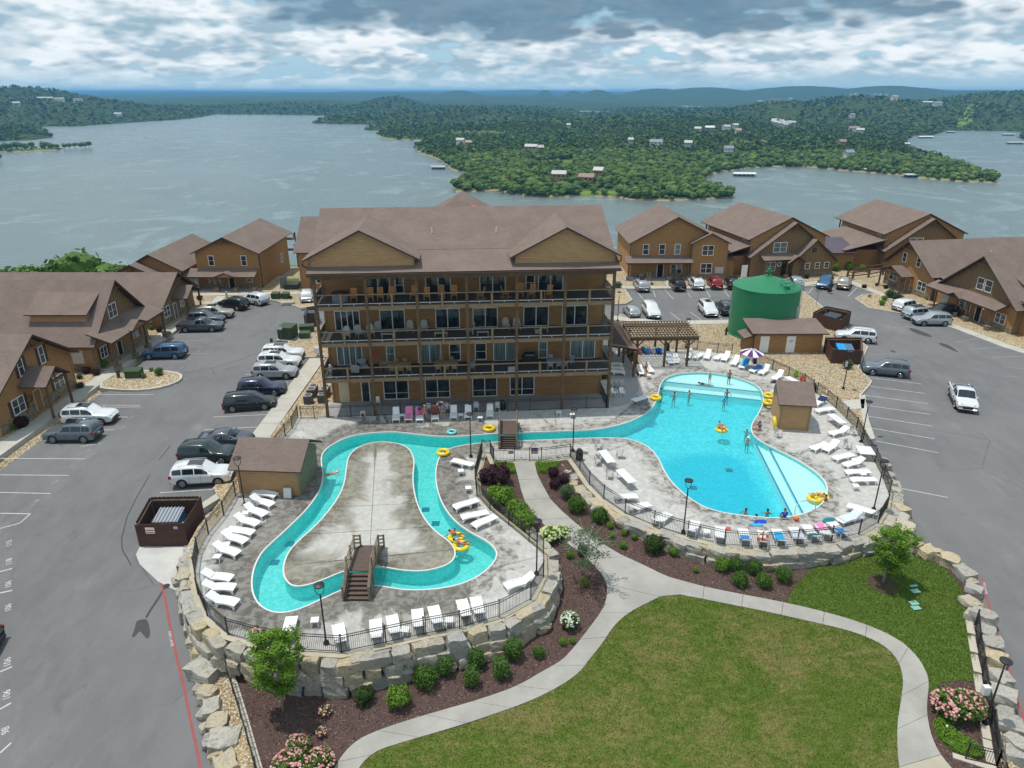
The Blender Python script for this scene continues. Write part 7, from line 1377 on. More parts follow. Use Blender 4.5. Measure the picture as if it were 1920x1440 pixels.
u0=P(1408,691);t=thing('pool_umbrella','purple and white striped umbrella tilted over the far side loungers','umbrella',u0,0.3);m=MB();n=12
ap=Vector((-.15,0,2.45));rim=[Vector((1.35*math.cos(2*math.pi*i/n)-.12,1.35*math.sin(2*math.pi*i/n),1.95+.08*math.sin(2*math.pi*i/n)))for i in range(n)]
for i in range(n):
 m=MB();a,b=rim[i],rim[(i+1)%n];mid=ap.lerp((a+b)/2,.55)+Vector((0,0,.06));m.add([ap,a,b,mid,ap.lerp(a,.55)+Vector((0,0,.08)),ap.lerp(b,.55)+Vector((0,0,.08))],[(0,4,3),(0,3,5),(4,1,3),(1,2,3),(3,2,5)]);m.build('panel',M['purple' if i%2 else 'sign'],t)
mk('tube','pole','steel',t,[(0,0,0),(-.14,0,2.5)],.02,6)
m=MB();
for i in range(n):m.beam(ap-Vector((0,0,.04)),rim[i]-Vector((0,0,.02)),.015,.015)
m.build('ribs',M['steel'],t)
t=thing('umbrella_fringe_chair','purple folding chair under the striped umbrella','chair',P(1415,688));mk('box','seat','purple',t,-.25,.25,-.2,.25,.4,.43);mk('slab','backrest','purple',t,[(-.25,.25,.42),(.25,.25,.42),(.25,.35,.95),(-.25,.35,.95)],.02)
for sx in(-1,1):m=MB();m.beam((sx*.23,-.2,0),(sx*.23,.3,.9),.02,.02);m.beam((sx*.23,.25,0),(sx*.23,-.2,.5),.02,.02);m.build('leg',M['steel'],t)
for x,y,mt,lb in((1491,706,'lime','lime green float propped against the far fence'),(1503,716,'orange','orange float standing beside the far long table'),(1506,722,'redwhite_t','red float bag in front of the orange float')):
 t=thing('pool_float',lb,'pool float',P(x,y),.4);m=MB();m.ellips((0,0,.42),(.28,.14,.42),10,7);m.ellips((.22,.03,.25),(.2,.16,.24),8,6);m.build('body',M[mt],t,True);m=MB();m.torus((0,0,.82),.10,.03,10,5,'y');m.build('handle',M[mt],t)
def trash(label,p):
 t=thing('trash_can',label,'trash can',p);mk('cyl','drum','black_plastic',t,(0,0,.05),.29,.72,18);m=MB();m.cyl((0,0,.77),.31,.06,18);m.cyl((0,0,.83),.31,.22,18,None,.18);m.build('lid',M['black'],t)
 m=MB();[m.beam((.31*math.cos(a),.31*math.sin(a),.05),(.31*math.cos(a),.31*math.sin(a),.77),.025,.02)for a in[i*math.pi/9 for i in range(18)]];m.build('slats',M['black'],t)['kind']='stuff'
trash('black slatted trash can beside the gate corner lamp post',P(1086,862));trash('black trash can at the far fence behind the tan shed',P(1524,735));trash('black trash can by the building fence behind the footbridge',bxy(17.5,.35)+(0,));trash('dark green trash can behind the pergola',P(1250,657))
def flat(label,px,mat,name='towel',cat='towel',z=.02):
 pts=smo(PP(px),1);m=MB();m.prism(ccw(pts),z,z+.03);o=m.build(name,M[mat]);tag(o,label,cat)
flat('royal blue kick board lying on the deck below the swimmers',[(1414,975),(1437,975),(1438,982),(1425,981),(1414,983)],'royal_t','kick_board','kick board');flat('bright blue towel on the deck in front of the swimmers',[(1408,980),(1430,982),(1431,988),(1406,986)],'cyan_t');flat('dark teal towel on the deck near the lower right loungers',[(1543,973),(1560,970),(1568,975),(1552,982),(1541,980)],'teal_t');flat('red towel on the deck beside a front fence lounger',[(1361,988),(1371,989),(1370,994),(1360,993)],'redwhite_t')
t=thing('toy_ball','orange toy ball on the deck edge beside the person in a blue shirt','ball',P(1493,976));m=MB();m.ellips((0,0,.18),(.2,.2,.18),12,8);m.build('ball',M['orange'],t,True);mk('ellips','valve','red',t,(.05,-.16,.28),(.06,.03,.05),6,5)
t=thing('board','pale grey board leaning against the left pool shed','board',P(540,933),-.05);mk('slab','panel','unit_top',t,[(-.33,-.12,0),(.33,-.12,0),(.33,.1,.85),(-.33,.1,.85)],.05);mk('slab','face','sign',t,[(-.3,-.125,.05),(.3,-.125,.05),(.3,.075,.8),(-.3,.075,.8)],.005)
t=thing('shade_sail','pale folded umbrella canopy standing behind the left pool shed','umbrella',P(572,840));m=MB();m.cyl((0,0,1.5),.05,.4,6);m.cyl((0,0,1.5),.75,.28,8,None,.05);m.build('canopy',M['unit_top'],t);mk('cyl','pole','steel',t,(0,0,0),.03,1.5,6)
t=thing('pool_handrail','curved steel handrail at the steps of the shallow right end','handrail',(0,0,0));
a=P(1490,965);b=P(1528,958)
mk('tube','rail','steel',t,[a,(a[0]+.1,a[1]+.3,.5),(a[0]+.5,a[1]+.5,.85),(b[0]-.3,b[1]+.25,.85),(b[0],b[1]+.05,.5),b],.03,8);m=MB();m.cyl(a,.07,.02,8);m.cyl(b,.07,.02,8);m.build('escutcheon',M['steel'],t)
for(x0,y0,x1,y1,lb)in((1436,827,1455,815,'thin steel grab pole lying at the pool edge below the seated person'),(1415,721,1428,711,'thin steel pole lying at the far right pool edge')):
 a=P(x0,y0,.05);b=P(x1,y1,.45);t=thing('grab_rail',lb,'rail');mk('tube','rail','steel',t,[a,b],.025,6);mk('tube','support','steel',t,[(b[0],b[1],0),b],.02,6)
for x,y,lb in((958,862,'small red, white and blue notice wired to the left gate leaf'),(1002,862,'larger red, white and blue notice wired to the right gate panel')):
 q=P(x,y);s=.5 if x<970 else .62;t=thing('gate_sign',lb,'sign',(q[0],q[1]-.05,0));mk('box','plate','sign',t,-s/2,s/2,-.01,0,.62,.62+s*(.55 if x<970 else 1.0))
 m=MB();hh=s*(.55 if x<970 else 1.0);m.box(-s/2+.03,s/2-.03,-.016,-.01,.62+hh*.72,.62+hh*.95);m.box(-s/2+.03,s/2-.03,-.016,-.01,.62+hh*.05,.62+hh*.2);m.build('blue_band',M['sign_blue'],t);mk('box','red_band','red',t,-s/2+.06,s/2-.06,-.016,-.01,.62+hh*.42,.62+hh*.6)
def enclosure(label,pts,H_,lid,lidmat,boards=.16):
 """fence of upright boards through world points pts, with a steel bin inside"""
 t=thing('bin_enclosure',label,'bin enclosure');n=len(pts);cx=sum(p[0]for p in pts)/n;cy=sum(p[1]for p in pts)/n
 for i in range(n):
  a=Vector(pts[i]);b=Vector(pts[(i+1)%n]);d=(b-a);L_=d.length;k=int(L_/boards);e=d.normalized();nn=Vector((-e.y,e.x))*.022
  for j in range(k):
   p=a+d*j/k;q=a+d*(j+1)/k-e*.012;z=hR(p.x,p.y);m=MB();hh=H_+(.03 if j%2 else 0);m.add([(*(p-nn),z),(*(q-nn),z),(*(q+nn),z),(*(p+nn),z),(*(p-nn),z+hh),(*(q-nn),z+hh),(*(q+nn),z+hh),(*(p+nn),z+hh)],[(0,3,2,1),(4,5,6,7),(0,1,5,4),(1,2,6,5),(2,3,7,6),(3,0,4,7)]);m.build('board',M['fence_wood'],t)
  m=MB();ii=Vector((cx,cy))
  pa_,pb_=a.lerp(ii,.04),b.lerp(ii,.04)
  for z in(.3,H_-.25):m.beam((*pa_,z+hR(*a)),(*pb_,z+hR(*b)),.06,.09)
  m.build('inner_rail',M['timber_grey'],t);mk('box','post','steel',t,pa_.x-.05,pa_.x+.05,pa_.y-.05,pa_.y+.05,hR(*a),hR(*a)+H_+.06)
 z=hR(cx,cy);an=math.atan2(pts[1][1]-pts[0][1],pts[1][0]-pts[0][0]);d_=thing('dumpster',lid,'dumpster',(cx,cy,z),an);m=MB();m.prismxz([(-.9,.15),(.9,.15),(.9,1.35),(-.9,1.35)],-.75,.75);m.build('bin',M['blue_lid']if lidmat!='bin_grey' else M['bin_grey'],d_)
 m=MB();m.slab([(-.92,-.8,1.36),(0,-.8,1.36),(0,.8,1.62),(-.92,.8,1.62)],.05);m.build('lid',M[lidmat],d_);m=MB();m.slab([(.02,-.8,1.36),(.92,-.8,1.36),(.92,.8,1.62),(.02,.8,1.62)],.05);m.build('lid',M['unit_grey' if lidmat=='blue_bright' else lidmat],d_)
 for k in range(7):m=MB();x=-.8+k*.26;m.beam((x,-.8,1.42),(x,.8,1.68),.05,.05);m.build('lid_rib',M['steel' if lidmat=='bluegrey' else lidmat],d_)
 return t,d_
e1,d1=enclosure('brown board bin enclosure with a white notice beside the left road',[G(*p,hR)[:2]for p in[(262,1025),(353,1022),(384,970),(290,972)]],1.9,'blue-rimmed bin with ribbed grey lid inside the left enclosure','bluegrey')
q=G(289,1024,hR);t=thing('notice_sign','white and red notice on the front of the left bin enclosure','sign',(q[0],q[1]-.06,q[2]),0);mk('box','plate','sign',t,-.33,.33,-.02,0,1.15,1.65);m=MB();m.box(-.28,.28,-.03,-.02,1.4,1.48);m.box(-.28,.28,-.03,-.02,1.22,1.28);m.build('red_lines',M['red'],t)
q=G(337,1023,hR);t=thing('small_sign','small pale blue sign on the top corner of the left enclosure','sign',(q[0],q[1]-.06,q[2]));mk('box','plate','pale_t',t,-.14,.14,-.02,0,1.5,1.68);mk('box','text_band','sign_blue',t,-.1,.1,-.025,-.02,1.56,1.62)
enclosure('brown board bin enclosure beside the far bend of the right car park',[G(*p,hR)[:2]for p in[(1521,610),(1572,625),(1592,608),(1545,598)]],1.9,'dark blue-grey bin inside the far right enclosure','bin_grey')
enclosure('brown board bin enclosure with a bright blue lid, behind the signed lamp post',[G(*p,hR)[:2]for p in[(1557,683),(1612,686),(1611,660),(1543,660)]],1.9,'bin with a bright blue lid inside the nearer right enclosure','blue_bright')
enclosure('small brown board enclosure left of the big building',[G(*p,hR)[:2]for p in[(577,612),(592,612),(596,598),(578,600)]],1.9,'grey bin inside the small enclosure left of the big building','bin_grey')
for p,lb in((G(1564,621,hR),'orange traffic cone in front of the far right enclosure'),):
 t=thing('traffic_cone',lb,'traffic cone',p);mk('cyl','cone','orange',t,(0,0,.04),.17,.7,14,None,.04);mk('box','base','orange',t,-.2,.2,-.2,.2,0,.04);mk('cyl','white_band','sign',t,(0,0,.4),.107,.14,14,None,.08)
def ubox(label,p,w,d,h,rz=0,mat='green_box'):
 t=thing('utility_box',label,'utility box',p,rz);m=MB();m.box(-w/2,w/2,-d/2,d/2,.08,h);m.build('cabinet',M[mat],t);m=MB();m.slab([(-w/2-.03,-d/2-.03,h+.03),(w/2+.03,-d/2-.03,h+.03),(w/2+.03,d/2+.03,h+.10),(-w/2-.03,d/2+.03,h+.10)],.05);m.build('lid',M[mat],t)
 mk('box','concrete_pad','pad',t,-w/2-.2,w/2+.2,-d/2-.2,d/2+.2,-.1,.08);m=MB();m.box(-.01,.01,-d/2-.02,-d/2,.15,h-.05);m.box(-w/2+.1,-w/2+.2,-d/2-.02,-d/2,h*.5,h*.6);m.build('door_seam',M['black'],t)
ubox('largest dark green utility cabinet near the white cars',P(541,634),1.9,1.9,1.7,-.2);ubox('low wide green utility box beside the big building corner',P(576,622),1.9,1.0,.9,.2);ubox('smallest green utility box below the wide one',P(572,634),1.3,1.0,.8,.05)
ubox('green utility box on the kerbed gravel island in the left car park',P(253,707),1.6,1.3,.9,.1);ubox('green utility box behind the white car by the two-storey house',P(518,560),1.2,1.2,.9);ubox('second green utility box right of the first by the two-storey house',P(536,560),1.1,1.1,.9)
ubox('green utility box near the lamp post at the far middle car park',P(1156,540),1.2,1.1,.9);ubox('black hot tub cabinet with pale cover beside the two-storey house',P(549,541),2.2,2.2,.9,0,'black');
t=thing('screen_panel','grey upright screen panel beside the hot tub at the two-storey house','panel',P(533,541));mk('box','panel','unit_grey',t,-.6,.6,-.05,.05,0,1.9);m=MB();m.box(-.65,-.6,-.06,.06,0,1.95);m.box(.6,.65,-.06,.06,0,1.95);m.build('frame',M['unit_top'],t)
def pedestal(label,p,mat='green_box',h=.9):t=thing('utility_pedestal',label,'utility pedestal',p);m=MB();m.box(-.13,.13,-.13,.13,0,h-.12);m.build('case',M[mat],t);m=MB();m.box(-.15,.15,-.15,.15,h-.12,h);m.build('cap',M[mat],t)
pedestal('slim green pedestal beside the left sidewalk at the gravel island',P(223,708));pedestal('slim tan pedestal near the two-storey house porch',P(426,560),'unit_top',1.1);pedestal('slim green pedestal in gravel near the white cars',P(510,647))
for i,(x,y)in enumerate([(579,755),(585,743),(589,737),(605,753),(609,743),(612,738)]):
 q=P(x,y);t=thing('air_condenser',['nearest left','middle left','far left','nearest right','middle right','far right'][i]+' grey air-conditioning condenser beside the big building','air conditioner',q,.05,'condensers beside the big building');mk('box','cabinet','unit_grey',t,-.42,.42,-.42,.42,.05,.86)
 mk('cyl','top_ring','unit_top',t,(0,0,.86),.43,.06,20);mk('cyl','fan_opening','black',t,(0,0,.925),.34,.01,18);m=MB();[m.beam((0,0,.945),(.3*math.cos(a),.3*math.sin(a),.945),.1,.01)for a in(.3,1.87,3.4,5.0)];m.build('fan_blade',M['unit_grey'],t)
 m=MB();[m.box(-.43,.43,-.435,-.42,.12+.07*k,.14+.07*k)for k in range(10)];m.build('grille',M['black'],t)['kind']='stuff'
def street_sign(label,p,h=2.4,w=.9,hh=.22,mat='sign_green',txt=None,rz=0.0):
 t=thing('street_sign',label,'sign',p,rz);mk('cyl','post','unit_grey',t,(0,0,0),.035,h,8);m=MB();m.box(-w/2,w/2,-.03,-.045+.0,h-hh,h);m.build('plate',M[mat],t);mk('box','text_band','sign',t,-w/2+.08,w/2-.08,-.05,-.046,h-hh*.62,h-hh*.38)
street_sign('green street sign on a thin post left of the big building',P(574,611));street_sign('pale blue sign on a post beside the largest green cabinet',P(527,640),2.0,.7,.4,'pale_t');street_sign('green street sign on a thin post behind the green tank',P(1530,575),2.6)
t=thing('mail_box','white box on the sidewalk beside the big building left post','box',P(597,668));mk('box','case','sign',t,-.4,.4,-.3,.3,.5,1.1);mk('box','leg','unit_grey',t,-.05,.05,-.05,.05,0,.5);mk('box','lid','unit_top',t,-.42,.42,-.32,.32,1.1,1.14)
t=thing('hydrant','dark standpipe in the gravel left of the green tank','standpipe',P(1361,628));m=MB();m.cyl((0,0,0),.13,.95,10);m.cyl((0,0,.95),.16,.12,10,None,.06);m.build('barrel',M['black'],t);m=MB();m.cyl((-.25,0,.6),.07,.06,8);m.tube([(-.25,0,.63),(.25,0,.63)],.06,8);m.build('outlet',M['black'],t)
for i,(x,y)in enumerate([(1713,1100),(1716,1110),(1713,1132),(1717,1141)]):
 q=G(x,y,hL);t=thing('valve_cover',['rearmost','second','third','nearest'][i]+' green valve cover set flush in the side lawn','valve cover',(q[0],q[1],q[2]+.04),.2,'valve covers in the side lawn');m=MB();m.box(-.28,.28,-.2 if i else-.1,.2 if i else .1,0,.05);m.build('lid',M['teal_c']if 'teal_c' in M else M['unit_top'],t);mk('box','rim','green_box',t,-.31,.31,-.23 if i else-.13,.23 if i else .13,-.03,.03)
t=thing('drain_cover','round dark drain cover at the tip of the concrete apron','drain cover',(G(312,1099,hR)[0],G(312,1099,hR)[1],G(312,1099,hR)[2]+.02));mk('cyl','lid','black',t,(0,0,0),.22,.015,16);mk('torus','ring','unit_grey',t,(0,0,.012),.22,.02,16,4)
t=thing('garden_light','small white spotlight stake in the bed beside the pink rose bush','garden light',G(1768,1386,hL));mk('cyl','stake','black',t,(0,0,0),.02,.9,6);mk('cyl','head','sign',t,(0,0,.9),.05,.1,8)
t=thing('dog_station','white and grey pet waste box on a post beside the pink rose bush','box',G(1838,1326,hL));mk('box','post','unit_grey',t,-.05,.05,-.05,.05,0,1.5);mk('box','box','sign',t,-.18,.18,-.14,.14,1.0,1.55);mk('box','bin','unit_grey',t,-.2,.2,-.16,.16,.35,.8)
def BL(u,v,z):p=bxy(u,v);return(p[0],p[1],z)
def rocker_proto():
 t=thing('rocking_chair','x','rocking chair');W_='orange_wood';m=MB();m.box(-.28,.28,-.25,.25,.42,.46);m.build('seat',M[W_],t);m=MB()
 for k in range(5):x=-.24+k*.12;m.slab([(x-.045,.24,.46),(x+.045,.24,.46),(x+.045,.46,1.15),(x-.045,.46,1.15)],.025)
 m.slab([(-.3,.46,1.12),(.3,.46,1.12),(.3,.49,1.24),(-.3,.49,1.24)],.03);m.build('backrest',M[W_],t)
 for s in(-1,1):
  m=MB();m.tube([(s*.27,-.5,.10),(s*.27,-.2,.03),(s*.27,.2,.03),(s*.27,.55,.12)],.03,5);m.build('rocker',M[W_],t);m=MB();m.beam((s*.31,-.28,.68),(s*.31,.32,.70),.08,.03);m.build('armrest',M[W_],t)
  for y in(-.24,.26):m=MB();m.beam((s*.27,y,.05),(s*.28,y,.68),.05,.05);m.build('leg',M[W_],t)
 return t
rp_=rocker_proto();fr0=True
ords=ORD
for i,(u,v,r)in enumerate([(3.35,1.3,3.14),(4.9,1.4,3.1),(5.85,1.4,3.2),(6.85,1.5,3.0),(9.0,1.7,2.9),(10.3,1.1,3.1),(11.7,1.8,3.2),(12.9,1.5,3.1),(15.4,1.1,1.8),(17.9,1.5,-1.7),(19.4,1.9,2.9),(20.4,1.4,2.7),(22.0,1.0,2.6)]):
 o=rp_ if fr0 else copy_tree(rp_);fr0=False;place(o,BL(u,v,Fz[3]),ANG+r+math.pi,f'{ords[i]} honey-coloured rocking chair from the left on the top balcony','rocking chairs on the top balcony')
def adir_proto():
 t=thing('adirondack_chair','x','chair');W_='beige_plastic';m=MB();m.slab([(-.28,-.35,.38),(.28,-.35,.38),(.28,.2,.25),(-.28,.2,.25)],.03);m.build('seat',M[W_],t)
 m=MB();pr=[(-.3,0),(.3,0),(.34,.55),(.26,.8),(.1,.9),(-.1,.9),(-.26,.8),(-.34,.55)];vs=[(x,.18+z*.35,.28+z*.92)for x,z in pr];vs2=[(x,y+.035,z)for x,y,z in vs];n=8;m.add(vs+vs2,[tuple(range(8)),tuple(range(15,7,-1))]+[((i+1)%8,i,8+i,8+(i+1)%8)for i in range(8)]);m.build('backrest',M[W_],t)
 for s in(-1,1):
  m=MB();m.box(s*.38-.07,s*.38+.07,-.4,.3,.55,.58);m.build('armrest',M[W_],t)
  for y in(-.33,.25):m=MB();m.box(s*.34-.02,s*.34+.02,y-.05,y+.05,0,.55);m.build('leg',M[W_],t)
 return t
ap_=adir_proto();fa=True
for i,(u,v,r)in enumerate([(2.35,1.2,0),(3.6,1.6,.6),(4.6,1.8,.2),(5.2,2.6,0),(8.4,2.7,0),(9.8,2.7,0),(14.35,1.7,-1.5),(18.0,2.8,0),(19.1,2.8,0)]):
 o=ap_ if fa else copy_tree(ap_);fa=False;place(o,BL(u,v,Fz[2]),ANG+r,f'{ords[i]} beige fan-backed chair from the left on the middle balcony','fan-backed chairs on the middle balcony')
for i,(u,v,w)in enumerate([(6.3,1.1,1.2),(11.5,1.0,1.3),(15.6,1.0,1.2),(21.6,1.6,1.1)]):
 t=thing('foot_bench',['leftmost','second','third','rightmost'][i]+' low bench near the rail of the middle balcony','bench',BL(u,v,Fz[2]),ANG-.05);m=MB();m.box(-w/2,w/2,-.22,.22,.36,.41);m.build('seat',M['beige_plastic' if i<3 else 'tan_wood'],t);m=MB();m.box(-w/2+.05,-w/2+.12,-.2,.2,0,.36);m.box(w/2-.12,w/2-.05,-.2,.2,0,.36);m.build('leg',M['beige_plastic'],t)
for lb,u,v,w,d,h,mt,fl_,tm in[('long brown dining table on the lower balcony left of centre',7.2,1.6,2.4,1.1,.74,'tan_wood',1,0),('long brown dining table on the lower balcony behind the centre posts',11.9,1.7,2.4,1.1,.74,'tan_wood',1,0),('blue-grey glass table on the right of the lower balcony',23.0,1.6,1.9,1.0,.72,'bluegrey',1,0)]:
 t=thing('dining_table',lb,'table',BL(u,v,Fz[fl_]),ANG);m=MB();m.box(-w/2,w/2,-d/2,d/2,h-.05,h);m.build('table_top',M[mt],t)
 for sx in(-1,1):
  for sy in(-1,1):m=MB();m.box(sx*w*.44-.04,sx*w*.44+.04,sy*d*.4-.04,sy*d*.4+.04,0,h-.05);m.build('leg',M[mt],t)
dcp=chair_proto('tan_wood','dining_chair');f_=True
for i,(u,v,r,k)in enumerate([(6.6,.75,3.14,0),(7.4,.75,3.14,0),(8.2,.8,3.14,0),(6.8,2.5,0,0),(7.7,2.5,0,0),(5.6,1.7,1.5,0),(11.1,.8,3.14,0),(11.9,.8,3.14,0),(12.7,.8,3.14,0),(11.4,2.6,0,0),(12.4,2.6,0,0),(22.3,.7,3.14,1),(23.2,.7,3.14,1),(23.8,.8,3.14,1),(22.6,2.4,0,1),(24.6,2.0,-.8,1),(14.4,.9,-1.2,1),(14.5,2.2,-1.2,1)]):
 o=dcp if f_ else copy_tree(dcp);f_=False;place(o,BL(u,v,Fz[1]),ANG+r,(ORD[i]+' tan chair at the long brown tables of the lower balcony')if not k else(ORD[i-11]+' grey chair on the right half of the lower balcony'),'chairs at the balcony dining tables' if not k else 'grey chairs on the lower balcony')
 if k:
  for c in o.children:recolor(c,M['grey_cushion'])
t=thing('sofa','grey cushioned armchair at the left end of the lower balcony','armchair',BL(.9,1.2,Fz[1]),ANG+2.0);mk('box','seat','grey_cushion',t,-.4,.4,-.4,.4,.2,.45);mk('box','backrest','grey_cushion',t,-.42,.42,.28,.45,.3,.95);m=MB();m.box(-.5,-.4,-.4,.4,.1,.62);m.box(.4,.5,-.4,.4,.1,.62);m.build('armrest',M['black'],t)
t2=copy_tree(t);place(t2,BL(3.0,1.2,Fz[1]),ANG+3.0,'grey cushioned armchair near the second post of the lower balcony');t3=copy_tree(t);place(t3,BL(3.5,2.5,Fz[1]),ANG+.4,'grey cushioned armchair against the wall by the curtained slider')
t=thing('barbecue','black covered barbecue on the right of the lower balcony','barbecue',BL(20.4,2.6,Fz[1]),ANG);mk('box','cabinet','black',t,-.75,.75,-.35,.35,.1,.85);mk('tube','hood','black',t,[(-.55,0,.9),(.55,0,.9)],.36,12);mk('beam','handle','steel',t,(-.4,-.4,1.0),(.4,-.4,1.0),.03,.03)
t=thing('fire_pit','round blue and brown hot tub at the left of the top balcony','tub',BL(2.05,1.7,Fz[3]),ANG);mk('cyl','shell','bluegrey',t,(0,0,0),.8,.7,20);mk('cyl','cover','trim',t,(0,0,.7),.84,.12,20)
t=thing('fire_extinguisher','red bag hanging beside the second post on the lower balcony','bag',BL(4.75,2.9,Fz[1]));mk('ellips','bag','red',t,(0,0,1.3),(.2,.12,.32),8,6);mk('beam','strap','black',t,(0,0,1.6),(0,.1,1.8),.02,.02)
t=thing('mini_table','small pale round table left of the brown dining table on the lower balcony','table',BL(5.6,2.2,Fz[1]));mk('cyl','table_top','unit_top',t,(0,0,.62),.42,.04,16);mk('cyl','stem','black',t,(0,0,0),.04,.62,8)
t=thing('cooler','pale blue cooler on the floor of the lower balcony','cooler',BL(18.4,.6,Fz[1]),ANG);mk('box','tub','pale_t',t,-.35,.35,-.2,.2,0,.32);mk('box','lid','sign',t,-.37,.37,-.22,.22,.32,.38)
t=thing('planter','white planter on the middle balcony right of the green reflection','planter',BL(21.0,1.3,Fz[2]),ANG);mk('cyl','pot','beige_plastic',t,(0,0,0),.22,.45,10,None,.28);mk('cyl','soil','mulch',t,(0,0,.42),.25,.04,10)
for i,(x,y)in enumerate([(1203,523),(1217,523)]):o=copy_tree(ap_);place(o,(P(x,y)[0],P(x,y)[1]+.5,.1),0,['left','right'][i]+' beige chair on the porch of the right two-storey house','chairs on the right house porch')
for i,(x,y,mt)in enumerate([(1205,662,'teal_t'),(1211,664,'blue_t'),(1217,662,'pink_t'),(1223,663,'pale_t'),(1229,662,'lime'),(1234,664,'royal_t'),(1239,663,'pale_t'),(1196,664,'redwhite_t'),(1176,658,'navy_t'),(1182,658,'redwhite_t'),(1190,660,'purple')]):
 q=P(x,y);m=MB();m.ellips((0,0,.55),(.38,.25,.3),9,6);m.ellips((.15,-.05,.3),(.3,.28,.3),8,5);me=m.mesh('beach_bag',[M[mt]]);o=bpy.data.objects.new('beach_bag',me);COL.objects.link(o);o.location=q;tag(o,['teal','blue','pink','pale blue','lime','royal blue','pale grey','red','navy','dark red','purple'][i]+' bundle of towels piled between the porch and the pergola','towel bundle','bundles by the pergola')
# ================= vehicles =================
def paintm(name,c,rough=.28,metal=.3):
 t=Mt(name,rough,.6,metal);t.b.inputs['Coat Weight'].default_value=.6;t.b.inputs['Coat Roughness'].default_value=.06;n=t.noise(3,3)
 t.col(t.mix(n,tuple(x*.94 for x in c),tuple(min(1,x*1.05)for x in c)));return t.m
CP={k:paintm('car_paint_'+k,v)for k,v in dict(white=(.74,.75,.76),silver=(.36,.38,.40),grey=(.13,.155,.18),darkgrey=(.055,.07,.08),black=(.012,.014,.016),navy=(.012,.022,.06),blue=(.035,.10,.20),red=(.24,.015,.022),champagne=(.36,.34,.30),teal=(.03,.05,.06),gunmetal=(.08,.095,.115),lightblue=(.40,.46,.50),green=(.02,.035,.035)).items()}
M['car_glass']=cg=plain('car_glass',(.015,.022,.030),.06,.8);M['tail']=plain('tail_lamp',(.30,.01,.012),.2,.6);M['head']=plain('head_lamp',(.62,.66,.68),.12,.7);M['chrome']=plain('chrome',(.6,.6,.62),.15,.6,.9);M['tyre']=plain('tyre',(.016,.016,.017),.85);M['rim']=plain('wheel_rim',(.42,.43,.44),.3,.6,.7);M['rim_dark']=plain('dark_rim',(.05,.05,.055),.35,.6,.5)
PROF={'suv':dict(L=4.85,w=.98,st=[(0,.88,.90,.90,.8,.44),(.012,.95,1.10,1.13,.80,.36),(.03,.98,1.15,1.56,.76,.30),(.075,1,1.15,1.75,.76,.28),(.22,1,1.14,1.82,.77,.27),(.42,1,1.13,1.83,.78,.27),(.55,1,1.12,1.77,.77,.27),(.685,1,1.11,1.14,.82,.27),(.80,1,1.09,1.10,.80,.28),(.93,.97,1.02,1.03,.78,.30),(.985,.91,.88,.89,.76,.36),(1,.84,.66,.66,.7,.44)]),'minivan':dict(L=5.1,w=1.0,st=[(0,.88,.85,.85,.8,.42),(.012,.94,1.0,1.05,.80,.34),(.045,.98,1.06,1.55,.77,.28),(.08,1,1.06,1.70,.76,.26),(.25,1,1.05,1.76,.77,.24),(.50,1,1.03,1.74,.77,.24),(.62,1,1.02,1.64,.76,.24),(.80,.98,1.00,1.01,.80,.24),(.90,.95,.90,.91,.77,.26),(.975,.89,.76,.77,.74,.32),(1,.80,.60,.60,.7,.42)]),'sedan':dict(L=4.85,w=.93,st=[(0,.84,.75,.75,.8,.40),(.02,.92,.96,.97,.78,.32),(.12,.98,1.0,1.01,.78,.26),(.20,1,1.0,1.10,.76,.24),(.32,1,.98,1.38,.72,.22),(.48,1,.97,1.45,.73,.22),(.58,1,.96,1.40,.72,.22),(.74,1,.94,.95,.80,.22),(.88,.97,.86,.87,.76,.24),(.97,.89,.70,.71,.74,.30),(1,.80,.55,.55,.7,.40)]),'hatch':dict(L=4.3,w=.90,st=[(0,.86,.80,.80,.8,.40),(.02,.93,1.0,1.05,.78,.30),(.07,.98,1.03,1.38,.74,.26),(.16,1,1.02,1.52,.74,.24),(.40,1,1.0,1.56,.75,.22),(.54,1,.99,1.50,.74,.22),(.72,1,.97,.98,.80,.22),(.88,.96,.88,.89,.76,.24),(.97,.88,.70,.71,.74,.30),(1,.80,.55,.55,.7,.40)]),'pickup':dict(L=5.85,w=1.0,st=[(0,.93,.95,.95,.9,.45),(.01,.97,1.10,1.10,.93,.40),(.38,1,1.12,1.12,.93,.32),(.395,1,1.12,1.14,.80,.32),(.42,1,1.13,1.72,.74,.32),(.52,1,1.13,1.86,.75,.32),(.64,1,1.12,1.82,.75,.32),(.75,1,1.12,1.14,.82,.32),(.88,.99,1.08,1.09,.80,.34),(.975,.95,1.0,1.01,.78,.38),(1,.88,.78,.78,.74,.45)]),}
WHE={'suv':(.20,.79),'minivan':(.19,.80),'sedan':(.20,.80),'hatch':(.19,.80),'pickup':(.20,.80)}
CARM={}
